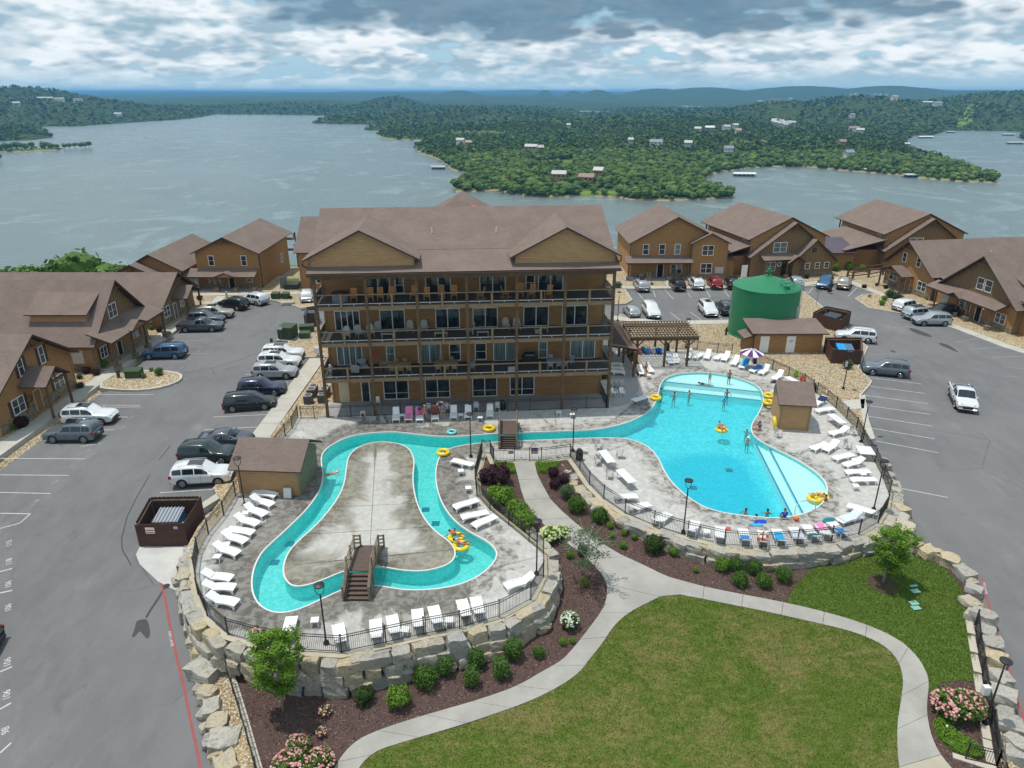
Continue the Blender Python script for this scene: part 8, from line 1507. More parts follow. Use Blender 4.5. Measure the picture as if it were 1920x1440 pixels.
def car_meshes(kind):
 if kind in CARM:return CARM[kind]
 p=PROF[kind];L_,w,st=p['L'],p['w'],p['st'];m=MB();rings=[]
 for x,wf,bz,rz,rf,uz in st:
  X_=x*L_-L_/2;W_=w*wf;closed=rz-bz<.06;rw=W_*rf if not closed else W_*.82
  ring=[(X_,-W_*.90,uz),(X_,-W_*.985,uz+.12),(X_,-W_,(uz+bz)*.52),(X_,-W_*.985,bz-.10),(X_,-W_*.94,bz),(X_,-(rw+.03)if not closed else-W_*.85,bz+.015 if closed else rz-.09),(X_,-rw*.86 if not closed else-W_*.6,rz if not closed else rz+.01),(X_,0,rz+.035)]
  ring+=[(a,-b,c)for a,b,c in ring[-2::-1]];rings.append(ring)
 n=len(rings[0]);
 for r in rings:m.v+=r
 for i in range(len(rings)-1):
  for j in range(n-1):a=i*n+j;m.f.append((a,a+n,a+n+1,a+1));m.m.append(0)
  m.f.append((i*n+n-1,(i+1)*n+n-1,(i+1)*n,i*n));m.m.append(1)
 m.f.append(tuple(range(n-1,-1,-1)));m.m.append(0);k=(len(rings)-1)*n;m.f.append(tuple(k+j for j in range(n)));m.m.append(0)
 me=m.mesh('car_body',[CP['white'],M['black_plastic']],True);out={'body':me}
 idx=[i for i,s in enumerate(st)if s[3]-s[2]>.2];xs_=[s[0]*L_-L_/2 for s in st]
 def side(x):
  for i in range(len(st)-1):
   if xs_[i]<=x<=xs_[i+1]:
    t=(x-xs_[i])/(xs_[i+1]-xs_[i]+1e-9);a,b=rings[i],rings[i+1];f=lambda k:tuple(a[k][c]*(1-t)+b[k][c]*t for c in range(3));return f(4),f(5)
 x0,x1=xs_[idx[0]]+.10,xs_[idx[-1]+1]-.20
 cuts={'suv':[0,.28,.62,1],'minivan':[0,.30,.62,1],'sedan':[0,.48,1],'hatch':[0,.25,.60,1],'pickup':[0,.45,1]}[kind];out['panes']=[]
 for s in(-1,1):
  for c0,c1 in zip(cuts,cuts[1:]):
   mm=MB();xa,xb=x0+(x1-x0)*c0+.04,x0+(x1-x0)*c1-.04;N_=5;lo=[];hi=[]
   for i in range(N_+1):
    x=xa+(xb-xa)*i/N_;b_,r_=side(x);d=[r_[k]-b_[k]for k in range(3)]
    q0=[b_[k]+d[k]*.10 for k in range(3)];q1=[b_[k]+d[k]*.88 for k in range(3)];lo.append((q0[0],(q0[1]-.014)*(-s),q0[2]));hi.append((q1[0],(q1[1]-.014)*(-s),q1[2]))
   mm.add(lo+hi,[((i,i+1,N_+2+i,N_+1+i)if s<0 else(i+1,i,N_+1+i,N_+2+i))for i in range(N_)]);out['panes'].append(mm.mesh('side_window',[M['car_glass']],True))
 def cross(i0,i1,t0,t1):
  a=rings[i0];b=rings[i1];mm=MB();vs=[]
  for t in(t0,t1):
   for k in(5,6,7,8,9):
    y=[a[k][c]*(1-t)+b[k][c]*t for c in range(3)];f=.95;vs.append((y[0],y[1]*f,y[2]))
  nrm=1 if i1>i0 else-1;dx=.018*(1 if i0>len(st)/2 else-1);vs=[(v[0]+dx,v[1],v[2]+.016)for v in vs];mm.add(vs,[(j,j+1,6+j,5+j)for j in range(4)]);return mm
 fi=idx[-1];mm=cross(fi,fi+1,.06,.93);out['windscreen']=mm.mesh('windscreen',[M['car_glass']],True)
 mm=cross(idx[0]if kind!='sedan' else idx[0],idx[0]-1,.05,.85)if kind!='sedan' else cross(idx[0],idx[0]-1,.06,.9)
 if kind in('suv','minivan','hatch'):mm=cross(idx[1],idx[0]-1,.15,.86)
 out['rear_window']=mm.mesh('rear_window',[M['car_glass']],True)
 R_=.40 if kind=='pickup' else(.385 if kind in('suv','minivan')else .33)
 mm=MB();mm.tube([(0,-.11,0),(0,.11,0)],R_,20);out['tyre']=mm.mesh('tyre',[M['tyre']])
 mm=MB();mm.tube([(0,.105,0),(0,.118,0)],R_*.64,16)
 out['rim']=mm.mesh('rim',[M['rim_dark']]);mm=MB()
 for k in range(5):a=k*2*math.pi/5;mm.beam((0,.124,0),(R_*.62*math.cos(a),.124,R_*.62*math.sin(a)),.07,.02,up=(0,1,0))
 mm.torus((0,.12,0),R_*.62,.018,18,5,'y');out['spokes']=mm.mesh('spokes',[M['rim']])
 mm=MB();vs=[(0,0,0)]+[(R_*1.2*math.cos(math.pi*i/12),0,R_*1.2*math.sin(math.pi*i/12))for i in range(13)];mm.add(vs,[(0,i+1,i+2)for i in range(12)]);mm.box(-R_*1.2,R_*1.2,-.002,.002,-.10,0);out['arch']=mm.mesh('wheel_arch',[M['black_plastic']])
 out['R']=R_;CARM[kind]=out;return out
def car(kind,colr,near_a,near_b,front,label,cat='car',name='parked_car',sunroof=False,rails=False,rear_col=None,h=None,trim='black_plastic',bed='black',dark_roof=False,plate=True,hw=None):
 """near_a/near_b: left and right ends of the near lower edge in the photograph; front: 'l' or 'r'"""
 cm=car_meshes(kind);p=PROF[kind];L_,w=p['L'],p['w'];A=G(*near_a,hR);B_=G(*near_b,hR);a=Vector(A[:2]);b=Vector(B_[:2]);d=(b-a).normalized();n=Vector((-d.y,d.x))
 if n.y<0:n=-n
 c=(a+b)/2+n*w;an=math.atan2(d.y,d.x)+(math.pi if front=='l' else 0);z=hR(c.x,c.y)
 t=thing(name,label,cat,(c.x,c.y,z),an);t['group']='vehicles in the car parks'
 o=link('body',cm['body'],t);recolor(o,CP[colr],0)
 for g in cm['panes']:link('side_window',g,t)
 link('windscreen',cm['windscreen'],t);link('rear_window',cm['rear_window'],t)
 R_=cm['R']
 for xf in WHE[kind]:
  for s in(-1,1):
   x=xf*L_-L_/2;q=link('wheel_arch',cm['arch'],t,None,(x,s*(w+.004),R_));wh=link('tyre',cm['tyre'],t,None,(x,s*(w-.105),R_));
   if s<0:wh.rotation_euler=(0,0,math.pi)
   link('rim',cm['rim'],wh);link('spokes',cm['spokes'],wh)
 st=p['st'];bz=st[-3][2];m=MB()
 for s in(-1,1):m=MB();x=L_/2;m.add([(x-.10,s*w*.50,bz-.26),(x-.42,s*w*.93,bz-.20),(x-.45,s*w*.95,bz-.02),(x-.12,s*w*.52,bz-.08)],[(0,1,2,3)]);m.v=[(v[0]+.07,v[1]*1.03,v[2]+.02)for v in m.v];m.build('headlamp',M['head'],t)
 rb=st[2][2]
 for s in(-1,1):m=MB();x=-L_/2;m.box(x-.01,x+.20,s*w*.93-.06,s*w*.93+.06,rb-.28,rb-.02)if kind!='sedan' else m.box(x+.0,x+.14,s*w*.72-.16,s*w*.72+.16,rb-.24,rb-.08);m.build('tail_lamp',M['tail'],t)
 mk('box','grille','black_plastic',t,L_/2-.10,L_/2+.012,-w*.48,w*.48,.48,.72);m=MB();m.box(L_/2-.14,L_/2+.03,-w*.80,w*.80,.30,.44);m.build('front_bumper',M[trim],t);m=MB();m.box(-L_/2-.03,-L_/2+.14,-w*.84,w*.84,.34,.50);m.build('rear_bumper',M[trim],t)
 if plate:mk('box','licence_plate','sign',t,-L_/2-.035,-L_/2,-.17,.17,.70,.80)
 for s in(-1,1):m=MB();x=(.70 if kind=='suv' else .66)*L_-L_/2;m.ellips((x-.05,s*(w+.09),1.10),(.07,.12,.09),8,5);q=m.build('wing_mirror',CP[colr],t)
 for s in(-1,1):
  m=MB();x0_,x1_=-.30*L_,.26*L_
  for x in(-.02*L_,.18*L_ if kind!='pickup' else .26*L_):m.box(x-.14,x-.0,s*(w+.0),s*(w+.03),.93,.965)
  m.build('door_handle',M['chrome']if colr in('black','navy')else CP[colr],t)
  m=MB();
  for x in(-.17*L_ if kind!='pickup' else-.09*L_,.02*L_ if kind!='pickup' else .10*L_,.22*L_):m.box(x-.008,x+.008,s*(w-.01),s*(w+.004),.34,1.0)
  m.build('door_seam',M['black'],t)
  m=MB();m.box(WHE[kind][0]*L_-L_/2+R_*1.2,WHE[kind][1]*L_-L_/2-R_*1.2,s*w-.03,s*w+.02,.24,.36);m.build('sill',M[trim],t)
 if rails:
  rz=st[5][3]
  for s in(-1,1):m=MB();m.tube([(-.34*L_,s*.66*w,rz-.02),(-.30*L_,s*.66*w,rz+.06),(.02*L_,s*.67*w,rz+.07),(.07*L_,s*.66*w,rz)],.022,6);m.build('roof_rail',M['chrome' if rails=='c' else 'black'],t)
 if sunroof:m=MB();rz=st[5][3];m.slab([(-.20*L_,-.42,rz+.052),(.045*L_,-.42,rz+.047),(.045*L_,.42,rz+.047),(-.20*L_,.42,rz+.052)],.03);m.build('sunroof',M['car_glass'],t)
 if dark_roof:m=MB();rz=st[5][3];m.slab([(-.30*L_,-.52,rz+.045),(.05*L_,-.52,rz+.045),(.05*L_,.52,rz+.045),(-.30*L_,.52,rz+.045)],.02);m.build('roof_panel',M['black'],t)
 if kind=='pickup':
  m=MB();x0_,x1_=-L_/2+.08,-.108*L_;m.box(x0_,x1_,-w*.84,w*.84,1.145,1.16);m.build('bed_cover' if bed=='black' else 'bed_floor',M['black' if bed=='black' else 'unit_grey'],t)
  if bed=='open':mk('box','tool_box','chrome',t,x0_+.9,x0_+1.5,-w*.8,w*.8,1.16,1.42);m=MB();m.beam((x1_-.1,-.8,1.2),(x1_-.1,-.8,1.75),.05,.05);m.beam((x1_-.1,.8,1.2),(x1_-.1,.8,1.75),.05,.05);m.beam((x1_-.1,-.8,1.75),(x1_-.1,.8,1.75),.05,.05);m.build('rack',M['black'],t)
  for s in(-1,1):m=MB();m.box(x0_,x1_,s*w*.84,s*w*.985,1.12,1.19);m.build('bed_rail',CP[colr],t)
 return t
def ang_car(kind,colr,back_px,front_px,label,**k):
 """car given by the ground points under its rear and front ends on its centre line"""
 a=G(*back_px,hR);b=G(*front_px,hR);t=car(kind,colr,(900,900),(1000,900),'r',label,**k);d=Vector((b[0]-a[0],b[1]-a[1]));c=((a[0]+b[0])/2,(a[1]+b[1])/2)
 t.location=(c[0],c[1],hR(*c));t.rotation_euler=(0,0,math.atan2(d.y,d.x));return t
car('suv','white',(106,800),(219,798),'r','white SUV with black sunroof parked nose-out at the nearest left cabin',sunroof=True,rails=True)
car('suv','grey',(70,832),(187,832),'l','grey-blue SUV in front of the white one at the nearest left cabin',sunroof=True,rails=True)
car('minivan','blue',(259,676),(349,674),'l','steel-blue minivan beside the long-porched left cabin',rails=True)
car('pickup','gunmetal',(326,625),(420,623),'r','black pickup truck with covered bed in the left car park',cat='pickup truck',name='pickup_truck');
car('suv','gunmetal',(347,610),(420,610),'r','dark blue-grey SUV squeezed behind the black pickup truck',rails=True)
car('suv','champagne',(363,600),(441,598),'r','beige long SUV with dark sunroof behind the black pickup',sunroof=True,rails='c')
ang_car('suv','black',(466,582),(411,575),'black SUV with red tail lamps, nose to the two-storey house',rails='c');ang_car('suv','white',(498,573),(457,565),'white SUV right of the black one at the two-storey house',rails=True)
ang_car('suv','white',(576,570),(577,556),'white SUV seen from behind beside the big building left wing',rails=True)
car('suv','white',(487,678),(571,676),'r','topmost white SUV in the column of cars beside the big building',sunroof=True,rails=True);car('suv','white',(480,693),(563,692),'r','second white SUV down the column beside the big building',sunroof=True,rails=True)
car('suv','silver',(473,714),(554,712),'r','silver SUV third down the column beside the big building',sunroof=True);car('suv','navy',(443,747),(536,743),'r','navy SUV tucked behind the black van beside the sidewalk')
car('minivan','black',(415,776),(519,768),'r','black minivan with chrome side line beside the sidewalk',trim='black_plastic');car('sedan','gunmetal',(368,843),(470,840),'r','dark grey sedan partly hidden by the left pool shed roof')
car('suv','green',(328,873),(443,872),'r','black SUV between the dark sedan and the white SUV near the left shed');car('suv','white',(317,919),(437,911),'r','white boxy SUV with two-panel sunroof nearest the left pool shed',sunroof=True,rails='c')
car('suv','darkgrey',(-178,1262),(-12,1240),'l','dark car cut by the left picture edge with a red tail lamp',rails=False)
ang_car('minivan','silver',(1210,553),(1194,532),'grey minivan at the left of the far middle row',rails=True,sunroof=True);ang_car('suv','black',(1278,551),(1260,532),'black SUV second in the far middle row',rails=True);ang_car('suv','white',(1312,548),(1297,530),'white SUV third in the far middle row, left of the red one',rails=True,sunroof=True)
ang_car('suv','red',(1345,546),(1333,530),'dark red SUV in the far middle row',rails=True);ang_car('minivan','black',(1378,548),(1364,528),'black van right of the red SUV, partly hidden by the green tank')
ang_car('hatch','silver',(1191,600),(1177,583),'silver hatchback behind the pergola');ang_car('suv','white',(1212,580),(1229,602),'white SUV facing the camera behind the pergola');ang_car('suv','white',(1316,577),(1337,599),'white SUV with a wide black grille facing the camera',sunroof=True,rails=True);ang_car('suv','darkgrey',(1366,594),(1350,577),'black off-road SUV half hidden by the green tank')
ang_car('suv','blue',(1553,530),(1538,546),'dark blue SUV facing the camera right of the green tank');ang_car('suv','champagne',(1577,548),(1586,530),'beige-grey SUV seen from behind right of the blue one',rails=True);ang_car('suv','lightblue',(1497,547),(1484,528),'pale blue car just showing behind the green tank')
ang_car('suv','white',(1682,585),(1716,578),'rear white SUV of the group before the right cabin');ang_car('suv','lightblue',(1696,599),(1748,594),'pale silver SUV with a black roof in the middle of the right group',dark_roof=True,rails=True)
car('suv','black',(1750,598),(1790,596),'l','black SUV showing only its roof behind the silver one on the right',rails=True);car('suv','grey',(1708,612),(1794,613),'l','long silver-grey SUV nearest the right cabin porch',rails='c')
CARSIL=[o for o in COL.objects if o.get('label','').startswith('long silver-grey')][0]
for c in CARSIL.children:
 if c.name.startswith('body'):recolor(c,CP['silver'],0)
car('suv','white',(1567,640),(1641,647),'l','white SUV parked alone between the two right bin enclosures',rails=True);car('suv','grey',(1618,703),(1704,712),'l','dark grey SUV beside the kerb right of the signed lamp post',rails=False)
ang_car('pickup','white',(1791,732),(1815,781),'white pickup truck driving towards the camera on the right road',cat='pickup truck',name='pickup_truck',bed='open')
# ================= people =================
def skin_body(name,joints,bones,mat,root=0,sub=1):
 me=bpy.data.meshes.new(name);me.from_pydata([j[0]for j in joints],bones,[]);o=bpy.data.objects.new(name,me);COL.objects.link(o)
 sk=o.modifiers.new('s','SKIN');sk.use_smooth_shade=True
 for v,j in zip(me.skin_vertices[0].data,joints):v.radius=j[1]if isinstance(j[1],tuple)else(j[1],j[1]);v.use_root=False
 me.skin_vertices[0].data[root].use_root=True;ss=o.modifiers.new('b','SUBSURF');ss.levels=sub;ss.render_levels=sub
 dg=bpy.context.evaluated_depsgraph_get();out=bpy.data.meshes.new_from_object(o.evaluated_get(dg));bpy.data.objects.remove(o);bpy.data.meshes.remove(me);out.materials.clear();out.materials.append(mat);out.name=name;return out
def pose(kind):
 """joint positions of an adult 1.72 m tall, facing -y, feet at z 0 (standing)"""
 J={}
 if kind in('stand','water','point','child'):
  J=dict(pelvis=(0,0,.95),belly=(0,-.01,1.1),chest=(0,0,1.30),neck=(0,.01,1.48),head=(0,-.01,1.62),top=(0,-.01,1.68),lh=(.10,0,.90),lk=(.12,-.02,.50),la=(.12,.02,.08),lt=(.13,-.14,.03),rh=(-.10,0,.90),rk=(-.14,-.03,.50),ra=(-.15,.03,.08),rt=(-.17,-.13,.03),ls=(.19,0,1.40),le=(.26,-.02,1.13),lw=(.25,-.18,.93),lf=(.24,-.26,.88),rs=(-.19,0,1.40),re=(-.27,.02,1.13),rw=(-.24,-.15,.92),rf=(-.22,-.23,.87))
  if kind=='water':J.update(le=(.36,-.10,1.20),lw=(.38,-.34,1.12),lf=(.34,-.42,1.12),re=(-.36,-.08,1.20),rw=(-.36,-.32,1.10),rf=(-.32,-.40,1.10))
  if kind=='point':J.update(re=(-.36,-.18,1.28),rw=(-.52,-.36,1.22),rf=(-.60,-.42,1.20))
 elif kind=='sit':
  J=dict(pelvis=(0,0,.12),belly=(0,-.01,.28),chest=(0,-.03,.48),neck=(0,-.05,.66),head=(0,-.08,.80),top=(0,-.09,.86),lh=(.10,-.03,.11),lk=(.14,-.44,.16),la=(.13,-.50,-.24),lt=(.13,-.62,-.28),rh=(-.10,-.03,.11),rk=(-.14,-.44,.18),ra=(-.13,-.48,-.22),rt=(-.13,-.60,-.26),ls=(.19,-.03,.58),le=(.25,-.14,.34),lw=(.16,-.34,.24),lf=(.12,-.40,.22),rs=(-.19,-.03,.58),re=(-.25,-.10,.34),rw=(-.20,-.32,.24),rf=(-.16,-.38,.22))
 elif kind=='recline':
  J=dict(pelvis=(0,0,.20),belly=(0,.12,.26),chest=(0,.32,.36),neck=(0,.49,.46),head=(0,.61,.55),top=(0,.66,.58),lh=(.10,-.05,.20),lk=(.17,-.42,.36),la=(.19,-.78,.20),lt=(.19,-.88,.28),rh=(-.10,-.05,.20),rk=(-.17,-.42,.34),ra=(-.19,-.78,.18),rt=(-.19,-.88,.26),ls=(.19,.41,.41),le=(.40,.28,.34),lw=(.46,.04,.28),lf=(.46,-.05,.27),rs=(-.19,.41,.41),re=(-.40,.28,.34),rw=(-.46,.04,.28),rf=(-.46,-.05,.27))
 elif kind=='prone':
  J=dict(pelvis=(0,0,.06),belly=(0,.14,.06),chest=(0,.34,.07),neck=(0,.52,.10),head=(0,.66,.14),top=(0,.72,.15),lh=(.10,-.05,.05),lk=(.14,-.44,.02),la=(.16,-.84,.0),lt=(.16,-.96,-.01),rh=(-.10,-.05,.05),rk=(-.14,-.44,.02),ra=(-.18,-.84,.0),rt=(-.18,-.96,-.01),ls=(.19,.43,.07),le=(.42,.52,.05),lw=(.40,.76,.05),lf=(.36,.84,.05),rs=(-.19,.43,.07),re=(-.42,.50,.05),rw=(-.44,.74,.05),rf=(-.42,.83,.05))
 return J
RADS=dict(pelvis=(.15,.11),belly=(.13,.10),chest=(.155,.11),neck=(.055,.055),head=(.085,.10),top=(.06,.07),lh=.095,lk=.058,la=.04,lt=.035,rh=.095,rk=.058,ra=.04,rt=.035,ls=.055,le=.042,lw=.03,lf=.035,rs=.055,re=.042,rw=.03,rf=.035)
BON=[('pelvis','belly'),('belly','chest'),('chest','neck'),('neck','head'),('head','top'),('pelvis','lh'),('lh','lk'),('lk','la'),('la','lt'),('pelvis','rh'),('rh','rk'),('rk','ra'),('ra','rt'),('chest','ls'),('ls','le'),('le','lw'),('lw','lf'),('chest','rs'),('rs','re'),('re','rw'),('rw','rf')]
BODY={}
def body_mesh(kind):
 if kind in BODY:return BODY[kind]
 J=pose(kind);ks=list(J);js=[(J[k],RADS[k])for k in ks];bn=[(ks.index(a),ks.index(b))for a,b in BON]
 for s in('l','r'):
  w_=Vector(J[s+'w']);f_=Vector(J[s+'f']);d=(f_-w_).normalized();sd_=d.cross(Vector((0,0,1)));sd_=sd_.normalized()if sd_.length>.1 else Vector((1,0,0));base=ks.index(s+'f')
 me=skin_body('body',js,bn,M['skin']);fg=MB()
 for s in('l','r'):
  w_=Vector(J[s+'w']);f_=Vector(J[s+'f']);d=(f_-w_).normalized();sd_=d.cross(Vector((0,0,1)));sd_=sd_.normalized()if sd_.length>.1 else Vector((1,0,0))
  for k,ln in enumerate((.065,.078,.072,.058)):o_=f_+sd_*(-.03+.02*k);fg.tube([o_,o_+d*ln*.6,o_+d*ln+Vector((0,0,-.015))],[.011,.010,.007],5)
  o_=w_.lerp(f_,.5)-sd_*.03;fg.tube([o_,o_-sd_*.03+d*.03,o_-sd_*.035+d*.06],[.013,.011,.008],5)
 H_=Vector(J['head']);fc=MB();fwd=Vector((0,-1,0))if kind not in('recline','prone')else(Vector((0,-.45,.9))if kind=='recline' else Vector((0,.95,.1)));fwd.normalize();upv=(Vector(J['top'])-Vector(J['neck'])).normalized();rt_=fwd.cross(upv).normalized()
 fc.mi=0;c=H_+fwd*.105;fc.tube([H_+fwd*.09+upv*.03,c+fwd*.018-upv*.005],[.012,.018],5)
 for s in(-1,1):q=H_+rt_*s*.085;fc.tube([q-fwd*.01,q+rt_*s*.02-fwd*.01],[.028,.02],6)
 ey=MB()
 for s in(-1,1):q=H_+fwd*.092+rt_*s*.035+upv*.02;ey.ellips(q,(.014,.012,.010),6,4)
 q=H_+fwd*.092-upv*.045;ey.tube([q-rt_*.025,q+rt_*.025],.007,4)
 hair=MB();hc=H_+upv*.028-fwd*.022;hair.ellips(hc,(.10,.115,.098)if kind not in('recline','prone')else(.10,.10,.11),12,8)
 BODY[kind]=(me,fg.mesh('fingers',[M['skin']]),fc.mesh('nose_and_ears',[M['skin']]),ey.mesh('eyes_and_mouth',[M['hair']]),hair.mesh('hair',[M['hair']],True),J);return BODY[kind]
CLOTH={}
def cloth(kind,what):
 k=(kind,what)
 if k in CLOTH:return CLOTH[k]
 J=pose(kind);up=1.16
 V=lambda n:Vector(J[n])
 if what=='trunks':
  js=[(tuple(V('belly').lerp(V('pelvis'),.6)),(.15,.115)),(J['pelvis'],(.165,.125)),(J['lh'],.112),(tuple(V('lh').lerp(V('lk'),.62)),.090),(J['rh'],.112),(tuple(V('rh').lerp(V('rk'),.62)),.090)];bn=[(0,1),(1,2),(2,3),(1,4),(4,5)]
 elif what=='suit':
  js=[(tuple(V('chest').lerp(V('neck'),.1)),(.165,.12)),(J['belly'],(.142,.112)),(J['pelvis'],(.162,.122)),(J['lh'],.100),(J['rh'],.100)];bn=[(0,1),(1,2),(2,3),(2,4)]
 elif what=='brief':
  js=[(tuple(V('belly').lerp(V('pelvis'),.8)),(.15,.115)),(J['pelvis'],(.16,.12)),(J['lh'],.102),(J['rh'],.102)];bn=[(0,1),(1,2),(1,3)]
 else:
  js=[(tuple(V('chest').lerp(V('neck'),.45)),(.12,.09)),(J['chest'],(.17,.125)),(J['belly'],(.155,.12)),(tuple(V('pelvis')),(.16,.125)),(J['ls'],.072),(tuple(V('ls').lerp(V('le'),.75)),.062),(J['rs'],.072),(tuple(V('rs').lerp(V('re'),.75)),.062)];bn=[(0,1),(1,2),(2,3),(1,4),(4,5),(1,6),(6,7)]
 CLOTH[k]=skin_body(what,js,bn,M['navy_t'],1);return CLOTH[k]
def person(kind,loc,rz,label,wear=('trunks','navy_t'),skin='skin',hair='hair',scale=1.0,hat=None,extra=None,tilt=None):
 t=thing('person',label,'person',loc,rz);t.scale=(scale,)*3
 me,fg,fc,ey,hr,J=body_mesh(kind);o=link('body',me,t);recolor(o,M[skin])
 q=link('fingers',fg,t);recolor(q,M[skin]);q=link('face',fc,t);recolor(q,M[skin]);link('eyes_and_mouth',ey,t);q=link('hair',hr,t);recolor(q,M[hair])
 for w_ in([wear]if isinstance(wear[0],str)else wear):q=link(w_[0],cloth(kind,w_[0]),t);recolor(q,M[w_[1]])
 if hat:m=MB();H_=Vector(J['head'])+Vector((0,0,.06));m.ellips(H_,(.105,.12,.085),12,7);m.cyl((H_.x,H_.y-.06,H_.z-.02),.13,.015,12);m.build('cap',M[hat],t)
 if tilt:t.rotation_euler=(tilt[0],tilt[1],rz)
 return t
def inpool(px,py,up,zf):
 """the photograph shows this person at the water surface at (px,py); feet stand on the floor at zf"""
 q=P(px,py,ZW);return(q[0],q[1],zf)
person('stand',P(1210,706),.6,'woman in black swimwear standing between the pergola and the patio porch',('suit','black'),'skin','hair_brown')
person('stand',inpool(1330,716,0,-.30),.1,'child in red swimwear standing on the white far shelf of the pool',('suit','redwhite_t'),scale=.72)
person('stand',inpool(1366,718,0,-.30),.3,'man in dark blue trunks standing on the white far shelf',('trunks','navy_t'),'skin_tan')
person('prone',(*P(1322,721,-.2)[:2],-.22),1.2,'person in dark clothes lying at the edge of the far shelf step',('shirt','black'))
person('water',inpool(1240,735,0,-1.36),1.4,'swimmer holding the far left edge of the big pool',('trunks','navy_t'),'skin_tan');person('water',inpool(1264,743,0,-1.36),-.6,'left of the two swimmers standing near the far left of the pool',('suit','navy_t'));person('water',inpool(1292,740,0,-1.36),.9,'right of the two swimmers standing near the far left of the pool',('suit','teal_t'),hair='hair_brown')
person('water',inpool(1363,738,0,-1.36),.2,'swimmer standing below the far shelf, behind the one in a blue cap',('trunks','navy_t'),'skin_tan');person('water',inpool(1358,751,0,-1.36),2.4,'swimmer with a blue and white cap in front of another, far pool',('shirt','blue_t'),hat='cyan_t',scale=.85)
person('recline',(*P(1353,804)[:2],ZW+.02),.1,'man sitting in the yellow tube in mid pool',('trunks','orange'),'skin_tan')
person('water',inpool(1400,811,0,-1.36),2.6,'swimmer with grey cap at the narrow waist of the pool',('shirt','grey_cushion'),hat='unit_top',scale=.95);person('water',inpool(1402,826,0,-1.36),.0,'swimmer in the water near the top of the right steps',('trunks','navy_t'),hat='sign',scale=.95)
person('sit',(*P(1424,806)[:2],.02),-1.2,'person in a purple top sitting on the pool edge below the tan shed',('shirt','purple'))
person('water',inpool(1398,961,0,-1.48),-1.0,'left of the swimmers near the front pool wall, arm stretched out',('trunks','navy_t'),'skin_tan');person('water',inpool(1418,970,0,-1.48),.3,'swimmer leaning on the front pool wall between two others',('trunks','black'),scale=.95)
person('water',inpool(1439,962,0,-1.48),3.0,'swimmer with arms out right of the middle of the front pool wall',('trunks','navy_t'),'skin_tan');person('sit',(*P(1470,974)[:2],.03),math.pi,'person in a blue shirt sitting on the front pool edge with feet in the water',[('shirt','royal_t'),('trunks','sign')],hair='hair_brown')
person('recline',(*P(1532,930)[:2],ZW+.02),-1.9,'child in black sitting in the yellow tube at the shallow right end',('suit','black'),scale=.75);person('sit',(*P(1546,938)[:2],-.28),.8,'person with dark hair kneeling by the yellow tube at the shallow right end',('suit','black'),'skin_tan',scale=.9)
person('recline',(*P(856,1004)[:2],ZW+.0),1.3,'rider lying in the upper yellow tube in the lazy river',('suit','navy_t'),'skin_tan',scale=.85);person('recline',(*P(866,1020)[:2],ZW+.0),1.5,'rider in pink swimwear lying in the lower yellow tube',('suit','pink_t'),'skin_tan',scale=.9)
person('prone',(*P(843,998)[:2],ZW-.05),-.6,'swimmer in a red and blue shirt floating beside the two tubes',[('shirt','redwhite_t'),('trunks','cyan_t')],scale=.85);person('prone',(*P(619,887)[:2],ZW-.02),-1.2,'swimmer in red floating alone in the left bend of the lazy river',('suit','redwhite_t'),hat='sign',scale=.9)
person('sit',(*P(789,780)[:2],.38),.3,'person with a blue towel sitting on the pink-towelled lounger by the building',('shirt','royal_t'),'skin_tan');person('stand',P(797,788),.1,'person in orange and pink standing beside the pink lounger',[('shirt','orange'),('trunks','pink_t')],hat='sign',scale=.97);person('stand',P(830,786),.4,'person in a blue shirt standing beside the brown-towelled lounger',[('shirt','blue_t'),('trunks','tan_wood')],hair='hair_brown')
# ================= plants =================
def leaves(n,r,quad,seed,shape='ball',zc=.5,stems=True,up=.2,squash=.85,clump=0):
 """leaf faces (4 corners each) spread through a crown; returns arrays"""
 rs=np.random.RandomState(seed);d=rs.normal(size=(n,3));d/=np.linalg.norm(d,axis=1)[:,None]
 rad=(.55+.45*rs.rand(n,1)**.6)*(1+.10*np.sin(d[:,:1]*7+seed)+.08*np.cos(d[:,1:2]*9+seed*2))
 if clump:cc=rs.normal(size=(clump,3));cc/=np.linalg.norm(cc,axis=1)[:,None];k=np.argmax(d@cc.T,1);dot=(d*cc[k]).sum(1);rad=rad*(.72+.38*np.clip((dot-.6)/.4,0,1))[:,None]
 c=d*rad*r;c[:,2]*=squash;nn=d+rs.normal(size=(n,3))*.5;nn[:,2]+=up;nn/=np.linalg.norm(nn,axis=1)[:,None];t=np.cross(nn,rs.normal(size=(n,3)));t/=np.linalg.norm(t,axis=1)[:,None];u=np.cross(nn,t);s=quad*(.6+.8*rs.rand(n,1))
 q=np.stack([c-t*s,c-u*s*.55+nn*s*.2,c+t*s,c+u*s*.55+nn*s*.2],1).reshape(-1,3);i=np.arange(n)*4;return q,np.stack([i,i+1,i+2,i+3],1)
